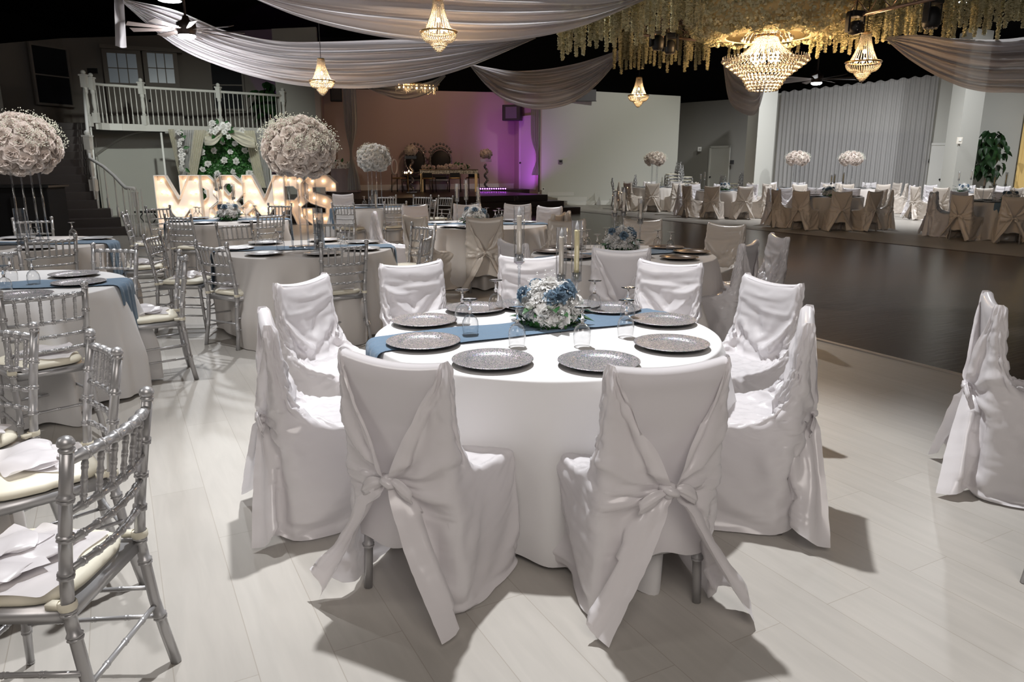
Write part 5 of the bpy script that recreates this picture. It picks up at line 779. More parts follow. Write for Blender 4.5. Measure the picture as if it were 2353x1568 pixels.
-5,3,-3,-1,21,-16,6,-9,7,2,-3,-1,1,-1,-5,5,9,-7,3,1,-11,4,-5,3,-2,4,0,1,2,0,0,2,2,-7,3,-3,5,2,0,0,-3,-4,-2,1,-5,2,1,1,0,
-7,2,3,-1,6,-6,12,-8,-4,8,-4,1,-2,-1,8,0,-11,7,-1,-6,10,-8,7,-2,1,-6,3,-1,-4,3,5,-5,0,-6,1,1,9,2,0,-6,-2,4,-2,11,-22,10,-1,-2,0,
-3,-2,2,2,-2,0,-7,5,10,-9,5,5,-4,0,-4,4,-2,5,-1,-6,3,7,-8,-1,1,4,0,-2,1,-3,4,-2,1,-3,6,-3,0,1,-6,4,3,2,-8,-5,3,8,-7,0,-3,
-5,2,0,7,-1,-15,9,8,-6,4,-1,0,5,-4,0,-7,12,-7,2,-4,-2,-1,4,1,-2,0,-5,5,1,1,3,-10,6,9,-7,7,-12,2,6,2,-7,-2,1,7,-12,4,0,0,1,
-4,0,2,-8,4,-1,5,0,4,4,-1,-2,-2,0,0,4,-3,3,-3,-5,2,1,-1,1,2,-2,6,-6,2,2,-2,0,-4,-7,0,10,2,6,-2,-5,1,-1,0,-1,-10,6,3,-3,1,
-3,0,1,6,-8,-9,13,8,-10,-1,6,2,-6,2,0,-4,7,0,-3,1,0,-3,3,-2,0,-1,-3,4,-2,8,-4,-3,-5,3,-1,5,3,-8,7,-3,4,-3,-2,-1,-4,8,-4,-1,-3,
-5,2,1,8,-11,-1,6,-8,14,0,-3,-3,7,-4,-3,5,-5,0,-2,2,-2,3,-1,1,0,1,-1,2,-4,4,-5,-1,4,-1,5,-3,4,1,-4,4,-8,4,-1,-5,-6,7,0,3,-3,
-3,0,3,-2,-9,0,13,3,-9,2,2,3,-5,5,1,-7,8,-3,6,-3,-7,1,1,-1,-2,3,1,-1,0,4,1,-6,-2,5,-15,14,1,1,1,-5,4,-5,1,-2,-1,3,-1,-3,1,
-4,4,0,4,-16,8,7,-6,5,0,0,0,6,-7,-2,8,-8,3,3,6,-14,4,-1,1,1,-1,0,-4,7,2,-4,1,-6,-7,6,10,-2,1,0,0,-1,2,-5,-9,1,9,-3,0,0,
-2,4,-2,6,14,-33,15,2,0,0,0,-1,-4,-1,4,-1,-5,3,4,-7,3,1,0,0,-1,-1,1,-1,5,2,-6,0,3,-3,8,-13,6,-1,0,-1,0,-2,2,0,-4,8,-3,-3,0,
-2,-4,7,5,4,-16,9,-5,-2,3,3,1,2,0,-2,-5,4,0,3,-3,-4,-2,6,-1,3,0,-2,1,1,1,-7,1,-6,6,-7,7,7,-1,1,-3,-2,-1,2,-13,7,5,-3,5,-5,
-4,2,3,1,10,-19,-4,11,4,0,-2,0,-1,2,-6,-1,2,1,3,0,3,-5,-2,3,-2,2,-1,2,4,-4,-4,-1,0,2,7,-23,20,-3,-5,7,3,-3,-1,-6,2,4,-3,2,-3,
-5,2,4,6,-2,-10,4,-2,0,3,1,1,1,-7,-2,3,1,4,1,-3,-4,0,5,-4,2,5,-5,-1,8,-3,-4,-4,-1,-9,9,2,2,7,-2,-3,-3,7,0,-7,1,0,1,-1,-1,
-3,1,8,-12,10,-11,10,-1,2,-1,4,-2,-3,-3,4,-5,3,-2,5,-3,9,-11,1,5,-5,-1,4,-2,2,-14,-6,16,2,7,-12,0,-5,9,1,0,2,-6,2,-8,8,3,-1,-3,1,
-4,1,8,4,-9,-4,0,4,2,2,-6,4,-2,3,-6,4,-1,-3,2,7,-1,7,-17,5,3,0,-4,2,4,3,3,-31,10,13,-8,23,-7,-6,0,-2,-7,7,-8,-9,15,1,-1,-3,-1,
0,-1,6,1,-21,22,-7,-2,2,-3,4,-3,4,2,2,-4,-11,7,1,3,-4,-2,11,-5,3,-5,4,-1,-13,13,-13,6,7,-11,6,-10,21,-4,3,-4,6,-11,-1,-1,9,-4,-1,-2,-1,
-4,1,8,0,0,4,-19,12,-2,5,-5,4,-2,-1,1,9,4,-16,0,10,21,-21,-9,-5,1,0,7,6,-12,-11,14,2,-3,-9,4,18,-15,9,-2,2,-7,4,6,-14,-5,-15,28,-6,-1,
-1,1,9,-10,-8,18,-17,5,5,-4,6,-5,5,-3,5,-1,5,7,-14,28,-18,5,-5,-3,4,-3,1,1,2,-3,-6,-8,-14,8,7,-6,17,-3,-1,-1,3,-2,-6,-8,3,-11,19,-1,-3,
1321,0,0,0,0,0,0,0,0,0,0,0,0,0,0,0,0,0,0,0,0,0,0,0,0,0,0,0,0,0,0,0,0,0,0,0,0,0,0,0,0,0,0,0,0,0,0,0,0,
-21,0,-2,2,-3,3,-1,0,1,-1,-1,1,3,4,3,1,-5,2,0,0,0,0,0,-1,0,0,0,0,1,0,0,0,-2,4,-2,-9,4,-3,-1,1,3,-3,-2,2,-1,2,-1,1,0,
-23,0,-1,3,-4,3,-2,0,-2,3,1,-3,2,-2,4,2,5,-2,0,-1,0,0,-1,1,0,0,0,0,-1,1,0,0,3,-6,5,-1,-5,-1,-2,-1,3,-4,3,0,1,0,-4,3,-1,
-32,10,-2,0,2,1,-1,1,-1,-4,1,-1,2,-5,0,0,0,0,0,1,-1,0,1,1,0,0,0,0,-1,-1,0,0,-1,-1,0,1,1,7,-4,3,-6,8,-1,-3,2,-1,1,0,0,
-25,4,-1,0,0,-8,7,2,-6,6,-2,-3,1,-1,-1,1,-1,0,-4,-1,3,0,1,-2,-1,3,-4,3,-2,-2,4,-1,0,3,-4,6,-2,3,-1,4,-2,0,3,-1,2,-3,5,-12,5,
-22,-3,3,-1,2,1,-5,0,5,-6,0,6,-12,8,-8,0,3,-2,4,-1,0,-1,0,-3,1,-4,10,-8,4,4,-8,5,0,0,-3,9,-7,2,3,-6,8,0,-5,6,-5,-2,5,1,0,
-24,3,-6,5,-3,4,-2,-4,5,-3,3,-5,3,-8,6,-1,0,-1,-1,2,-5,1,0,0,1,4,-9,9,-2,-2,4,-3,-2,6,-2,-1,4,-5,12,-4,-3,0,1,-1,1,7,-6,-3,0,
-27,1,9,-9,6,-7,7,0,-1,0,-2,0,3,-1,-4,-3,-3,1,-1,2,1,0,-2,5,0,-3,1,-5,-2,3,2,-2,0,2,-1,3,1,0,1,4,-2,-2,10,-7,3,-6,-4,13,-6,
-21,-2,-3,4,-1,7,-9,0,2,0,0,-2,-5,1,-4,4,-1,3,3,-2,1,0,1,3,-4,2,-5,6,0,-6,0,4,5,-8,5,-5,4,2,-6,3,3,1,-4,1,0,-1,9,-3,-6,
-23,0,0,7,-6,-3,4,3,-7,6,-2,0,-9,7,-10,2,2,-1,0,2,1,1,-3,-4,7,-6,6,-3,-1,6,1,-1,-4,4,-3,1,4,-4,5,-3,-1,0,0,3,0,-4,-3,7,-6,
-20,-4,2,-3,1,3,1,-5,6,-11,2,7,-4,-5,6,-1,0,-3,-1,-1,0,-2,5,1,-8,7,1,-1,6,-6,1,-3,0,1,3,-2,2,3,-4,9,-8,2,-2,1,0,10,-10,-2,7,
-24,-1,5,-3,4,-1,-3,1,-3,5,0,-7,7,-7,11,-15,6,-6,1,4,-2,-1,-4,2,0,2,-1,2,-5,9,-2,1,-2,-4,1,9,-2,2,-2,-3,10,-2,-2,-1,-3,6,-7,-1,4,
-24,2,2,-5,3,0,3,-1,-3,4,-9,8,-5,0,-5,2,-6,7,1,-6,4,4,-2,-5,5,-5,3,-2,2,-4,-1,6,1,-1,7,-10,2,4,2,1,-5,0,5,-3,5,-9,3,1,-5,
-21,-4,0,2,0,-1,1,-5,3,1,4,-8,3,2,-3,5,-4,5,-10,1,-4,5,0,3,-5,-1,2,-4,3,1,7,-7,-3,-2,2,5,6,-4,4,1,-5,0,-4,10,-7,5,2,-3,4,
-22,-4,4,-1,-1,2,-3,5,-2,-1,-1,2,2,-8,-3,2,1,2,5,-6,2,-8,5,-4,3,1,-4,4,9,0,-8,-1,0,7,-3,-3,4,5,-5,-5,8,1,-2,-4,7,-4,1,-4,2,
-25,3,0,0,3,-6,6,4,-5,-6,3,4,-7,4,-2,0,-1,1,-3,-5,2,2,-1,3,-5,0,4,2,-4,4,-4,-3,6,1,-1,5,-3,-7,12,-3,1,-1,1,0,-2,1,3,-6,-1,
-22,-4,1,3,1,-1,3,-6,4,3,0,-8,4,-1,7,-11,6,-3,3,5,-13,-2,2,-1,7,-3,2,-1,-3,-2,0,2,-5,5,2,2,0,6,-4,-2,1,-1,2,0,-2,0,-1,0,2,
-20,-3,1,1,1,-1,-5,2,0,3,-2,-2,-2,-2,4,-1,-5,1,8,2,2,-11,-2,3,-1,5,-7,3,6,-8,4,-3,15,-14,6,-7,5,5,-4,7,-7,0,1,-2,2,-1,3,-2,2,
-22,3,-3,-5,1,5,-1,0,8,-10,5,3,-5,2,-11,3,1,6,-9,1,-1,7,-9,2,-5,2,4,2,-4,0,0,1,4,-1,10,-10,-2,4,-1,3,4,0,-7,5,-3,-3,6,-6,2,
-24,-4,4,5,-3,0,-1,3,-5,9,-9,-2,2,-4,5,1,-6,0,-1,6,6,-11,0,-1,5,-4,2,-2,4,7,-3,14,-22,16,-13,10,-7,2,1,-4,2,0,0,-5,5,4,-7,2,0,
-24,2,-3,-1,4,0,2,2,-5,-2,7,4,-11,15,-12,3,-6,-3,-2,0,4,7,-9,-4,-1,5,-2,10,-12,9,-8,15,6,-13,-3,4,0,-2,-3,5,1,-5,4,4,-7,4,0,-5,-2,
-25,2,0,0,0,2,1,-4,6,-1,-7,4,0,-2,-1,-10,16,-12,4,-3,-1,6,5,-10,1,-4,5,3,5,-6,24,-21,-6,14,9,-3,-8,-2,1,-3,-7,9,-2,-5,6,-3,0,-1,1,
-22,4,-6,5,-1,-4,3,7,-8,0,8,-7,2,3,-11,16,-18,0,4,6,-4,-3,-3,2,1,0,3,10,9,-28,2,7,15,-16,3,6,-2,-5,6,-2,-1,-1,0,-1,0,-1,-4,-1,5,
-24,-5,7,4,-7,5,0,-7,7,5,-3,-3,9,-19,20,-3,22,-17,-17,14,-17,-2,7,2,9,-3,11,-1,-12,-1,-4,-3,5,7,7,-6,-5,0,-6,2,1,-1,2,-2,3,-3,-1,1,-1,
-24,3,3,-3,1,-1,-1,5,-5,-1,1,4,11,-1,3,-13,20,-10,5,-32,38,-4,6,1,-22,4,-9,-1,4,5,22,3,-31,9,-17,4,4,2,1,-5,-1,0,-2,3,-2,4,-1,-3,-1,
-22,-3,5,-4,5,-1,0,-1,7,-4,-3,4,3,-5,11,-3,-7,13,1,-13,-4,3,-1,8,7,10,-16,-9,19,-3,-10,19,2,-10,-7,2,-8,-6,5,-4,1,-3,0,0,2,-1,0,3,-5,
-8,0,-14,4,-2,0,3,-4,-2,0,2,5,5,-2,0,1,-5,21,-23,31,-12,-5,10,-9,4,1,-10,13,-23,19,-18,3,27,-26,-4,2,0,-1,-5,-2,2,3,0,3,-6,1,8,5,0,
-8,0,-13,-2,6,1,-6,2,8,0,3,-8,-2,16,-20,11,-8,1,34,-27,-3,28,0,-14,3,0,-2,-8,-15,1,16,-10,12,4,1,-20,8,-5,-6,4,1,-6,-1,1,4,3,-5,13,0,
-8,0,6,-17,2,-4,1,-1,-5,4,0,4,1,9,14,-15,-7,9,0,3,20,-15,-12,11,-1,-14,30,-20,15,-15,-10,9,-12,14,-16,11,-12,-2,7,0,-4,2,2,-2,1,-5,9,5,0,
-8,0,-10,0,4,-4,-5,6,-2,-3,0,10,-1,12,-6,9,-7,-1,9,12,-25,8,4,-2,1,-1,-2,-14,2,12,2,-1,-27,22,-6,-4,4,-2,-9,3,-1,0,4,4,-4,0,16,-7,0,
-7,0,-3,5,-15,0,3,-3,2,3,-1,-3,3,7,-12,34,-14,9,-10,-13,27,-25,6,7,9,-8,-6,7,-5,3,5,-28,12,-4,13,-9,-6,0,-2,-6,6,3,0,-7,7,12,-17,14,0,
-8,0,-7,-5,6,-5,4,-6,0,-2,-1,6,4,-1,11,3,4,-10,-2,10,-17,15,13,-11,-10,9,4,8,-4,-8,3,2,-8,-13,3,-7,3,-6,3,-1,1,-3,2,2,0,-3,8,6,0,
-27,2,6,-1,-5,6,-3,3,-2,0,4,-3,5,-4,14,-5,18,-19,22,-7,-3,16,-31,20,4,2,-24,15,-10,13,-11,0,-3,18,-16,-3,-6,-4,-2,1,-3,4,-2,1,4,-1,13,-19,-5,
-21,-2,14,-6,-4,-1,7,-4,-4,-1,6,-2,2,9,10,-12,20,-13,-1,-1,1,-13,26,-2,-18,5,6,-1,-1,-3,-8,-3,17,-15,7,-5,-4,-1,-2,-2,-3,5,-2,7,-8,9,-14,1,2,
-20,-4,11,-9,3,2,-6,-1,1,-1,3,3,2,5,-1,17,-12,15,-11,9,5,-10,-2,-14,21,-10,3,-13,14,9,1,-12,12,-10,-8,-3,-3,-9,1,-3,6,-3,4,-2,1,-3,5,-4,1,
-23,0,11,-8,-1,16,-13,6,-7,6,-8,3,1,1,6,0,-4,24,-24,7,8,-3,2,6,-13,17,-9,-3,2,0,0,-3,3,-10,-3,3,-8,3,-6,6,-9,5,-6,0,5,2,-2,-4,0,
-25,4,5,-3,5,-6,2,-7,8,-6,0,0,5,6,11,-7,15,-14,9,-1,-12,18,-10,-1,3,-13,24,-12,15,-23,10,4,-14,0,2,-4,-8,-2,0,-1,5,-7,5,4,0,-4,1,-3,-3,
-22,-3,5,0,0,4,1,-6,2,-1,-1,2,3,5,2,-5,7,-3,13,-2,-3,-3,3,7,4,-4,-16,11,-8,7,-3,9,-9,-10,3,-1,1,-11,2,0,-1,1,-1,-1,-1,2,-5,6,1,
-19,-4,6,-4,8,-9,2,2,-5,0,4,-1,5,3,1,17,-15,13,3,1,-8,-1,-5,0,-2,3,6,6,-6,4,-7,3,-13,10,5,-16,-3,2,-9,-3,8,-4,2,1,-2,5,0,-4,-2,
-25,2,4,-1,2,-2,-2,0,2,2,0,0,3,4,2,0,5,8,-10,-4,12,-2,-1,0,1,1,-1,-7,1,1,-3,8,7,-17,0,3,-8,-5,-4,8,-7,1,-2,3,0,3,-1,-6,3,
-18,-3,0,6,7,-6,-6,4,-7,0,-2,7,-1,4,11,-8,11,-1,-2,13,-2,5,1,2,-1,-2,-1,3,-5,-2,1,-12,-5,18,-17,-3,-6,-4,2,-5,2,4,-1,-1,1,3,-7,1,1,
-24,0,0,6,1,-3,0,-6,3,0,1,-2,1,-3,7,-5,-3,5,17,-9,0,-4,-3,-1,0,-1,1,-1,1,4,-1,1,-5,-5,7,-2,1,1,-1,1,1,1,-4,-3,0,8,-3,2,-5,
-22,2,1,2,0,-9,4,-2,2,-2,0,-4,1,3,-7,13,-11,-3,1,0,-3,1,2,0,-1,2,0,-3,2,0,-1,-3,3,4,1,-2,5,1,2,-4,-1,4,1,3,1,1,-7,-3,6,
-19,0,-2,2,-1,-1,0,6,-6,4,-4,1,-4,1,-13,5,0,0,-9,5,-1,0,0,3,-3,1,2,-1,2,-1,-3,1,3,3,-3,9,-4,2,3,-2,4,-5,6,-5,2,0,1,-2,-3,
-24,1,2,3,2,-6,-4,5,0,-2,-3,2,-3,-3,7,-5,3,-10,1,0,6,-2,-2,-3,2,-1,0,0,1,-1,0,1,0,1,1,-1,8,0,3,1,-3,-1,4,-2,-2,11,-7,0,0,
-21,-3,4,4,-7,4,1,-3,-1,1,1,-6,2,-4,-2,-4,2,0,3,-2,-3,2,1,-5,9,-4,-1,-1,0,-4,7,-2,1,-1,3,4,-3,7,-5,6,-5,5,-3,3,0,-3,1,3,-2,
-22,2,-4,3,4,-2,2,-8,3,-3,5,-2,-4,0,-6,-1,-7,5,2,-2,3,-4,4,0,-3,4,-4,3,-2,1,-3,1,2,3,1,1,2,2,2,-3,6,-2,-3,0,6,0,-3,0,-4,
-24,0,0,6,-3,-2,-4,5,0,1,-2,0,-1,-6,2,0,1,-4,-4,4,0,2,-2,2,-7,1,3,1,-5,6,-5,4,0,-2,5,2,7,-7,2,3,2,-5,3,2,0,-1,0,-4,4,
-18,-2,3,1,-8,8,-2,-1,-1,-4,-2,1,-2,2,-8,-2,4,0,-2,-1,-7,4,3,-5,9,0,-5,-2,7,-1,2,-4,0,3,3,-6,8,2,4,-5,-2,3,1,-1,2,0,0,-1,1,
-25,3,1,3,-4,1,-4,1,2,0,0,1,-6,-7,5,-1,-5,2,1,1,3,0,-5,5,-9,1,4,1,2,-6,-2,2,3,0,1,11,-7,3,0,1,0,4,-4,-2,7,-1,-1,-4,-1,
-21,1,0,3,-4,-1,3,0,-3,3,-7,-1,5,-7,1,-3,-1,-1,-3,7,-3,-5,4,-2,3,0,-3,4,-6,2,2,-1,4,-2,-1,2,3,7,0,1,-1,-3,3,2,1,0,-4,1,0,
-21,-2,3,-1,1,-1,-1,-1,-3,1,6,-3,-7,3,-11,1,-1,3,3,-7,3,3,-2,3,1,-6,6,-5,4,2,-4,0,5,-5,10,-7,9,1,-3,-1,3,1,1,-2,-2,5,-2,-2,5,
-22,1,4,-2,4,-5,-2,-1,2,-1,0,-2,-1,-2,-3,-2,3,-3,-3,-1,6,-6,3,-1,0,6,-3,-3,-1,1,-1,5,-6,14,-10,4,7,-3,3,-1,-2,1,-3,6,4,-5,1,-3,-2,
-22,2,1,4,2,-6,-5,4,-3,2,1,-3,1,-7,-1,-6,7,-5,5,0,-4,1,1,-4,-2,-2,4,5,-4,2,4,-8,6,-2,3,4,1,1,-4,7,-5,4,2,-2,0,1,4,-5,1,
-21,-1,1,1,2,-2,0,-1,4,-4,-7,6,-5,-2,1,1,-5,-4,4,-5,1,5,-6,5,2,-1,-2,-3,6,-6,4,0,0,0,3,2,-5,12,3,-6,3,-4,1,-1,7,-7,1,2,-3,
-21,1,5,3,-6,-4,2,-6,5,-3,7,-8,0,-3,-5,0,3,-2,-2,3,-3,-4,8,-2,-3,3,-3,4,-4,1,0,1,-1,-1,4,13,-3,1,0,-2,3,-1,-1,0,-2,6,0,-7,2,
-23,1,-1,12,-10,4,-4,1,-3,2,-4,4,-5,7,-8,0,-6,1,-3,2,1,1,1,-4,3,-5,5,-4,2,0,-2,1,1,7,5,-1,1,-1,-2,10,-6,1,-1,-1,3,1,-4,2,-2,
-21,-2,3,-4,3,2,-3,-2,3,-1,0,-1,-2,1,-3,-3,-3,1,-3,2,0,1,-7,9,-5,3,-1,2,0,5,-1,-2,-1,-3,-1,11,3,-9,11,-7,6,-5,6,1,-1,-1,-1,-1,0,
-23,4,2,6,-11,4,-3,-1,0,2,0,0,-1,-8,0,-6,1,1,-1,0,5,-1,-4,-2,2,1,1,-2,1,-2,0,7,3,1,1,1,-2,16,-12,2,-1,0,0,-4,2,0,9,-15,3,
-21,5,-6,0,7,3,-10,3,-6,1,6,-8,5,-9,10,4,-13,-6,5,-3,-1,0,3,-4,3,3,-9,5,-2,2,5,-5,1,-5,8,2,2,4,0,-1,0,4,-3,3,1,-2,2,-1,-3,
-22,1,-1,-1,2,8,-8,-4,4,1,0,1,-4,-2,0,-7,21,-16,-7,1,17,-13,-1,-2,0,-3,2,0,4,-1,-4,4,-5,10,-1,-2,41,-36,6,5,-4,2,-6,20,-19,12,-12,-2,-2,
-18,2,-1,-4,3,0,-2,-4,4,5,-1,5,1,-6,-15,7,-9,38,23,-28,-28,0,-8,8,-4,2,4,-3,-1,1,-1,-1,4,-4,3,4,3,1,8,-2,1,-6,-4,13,-10,7,-1,-4,-3])
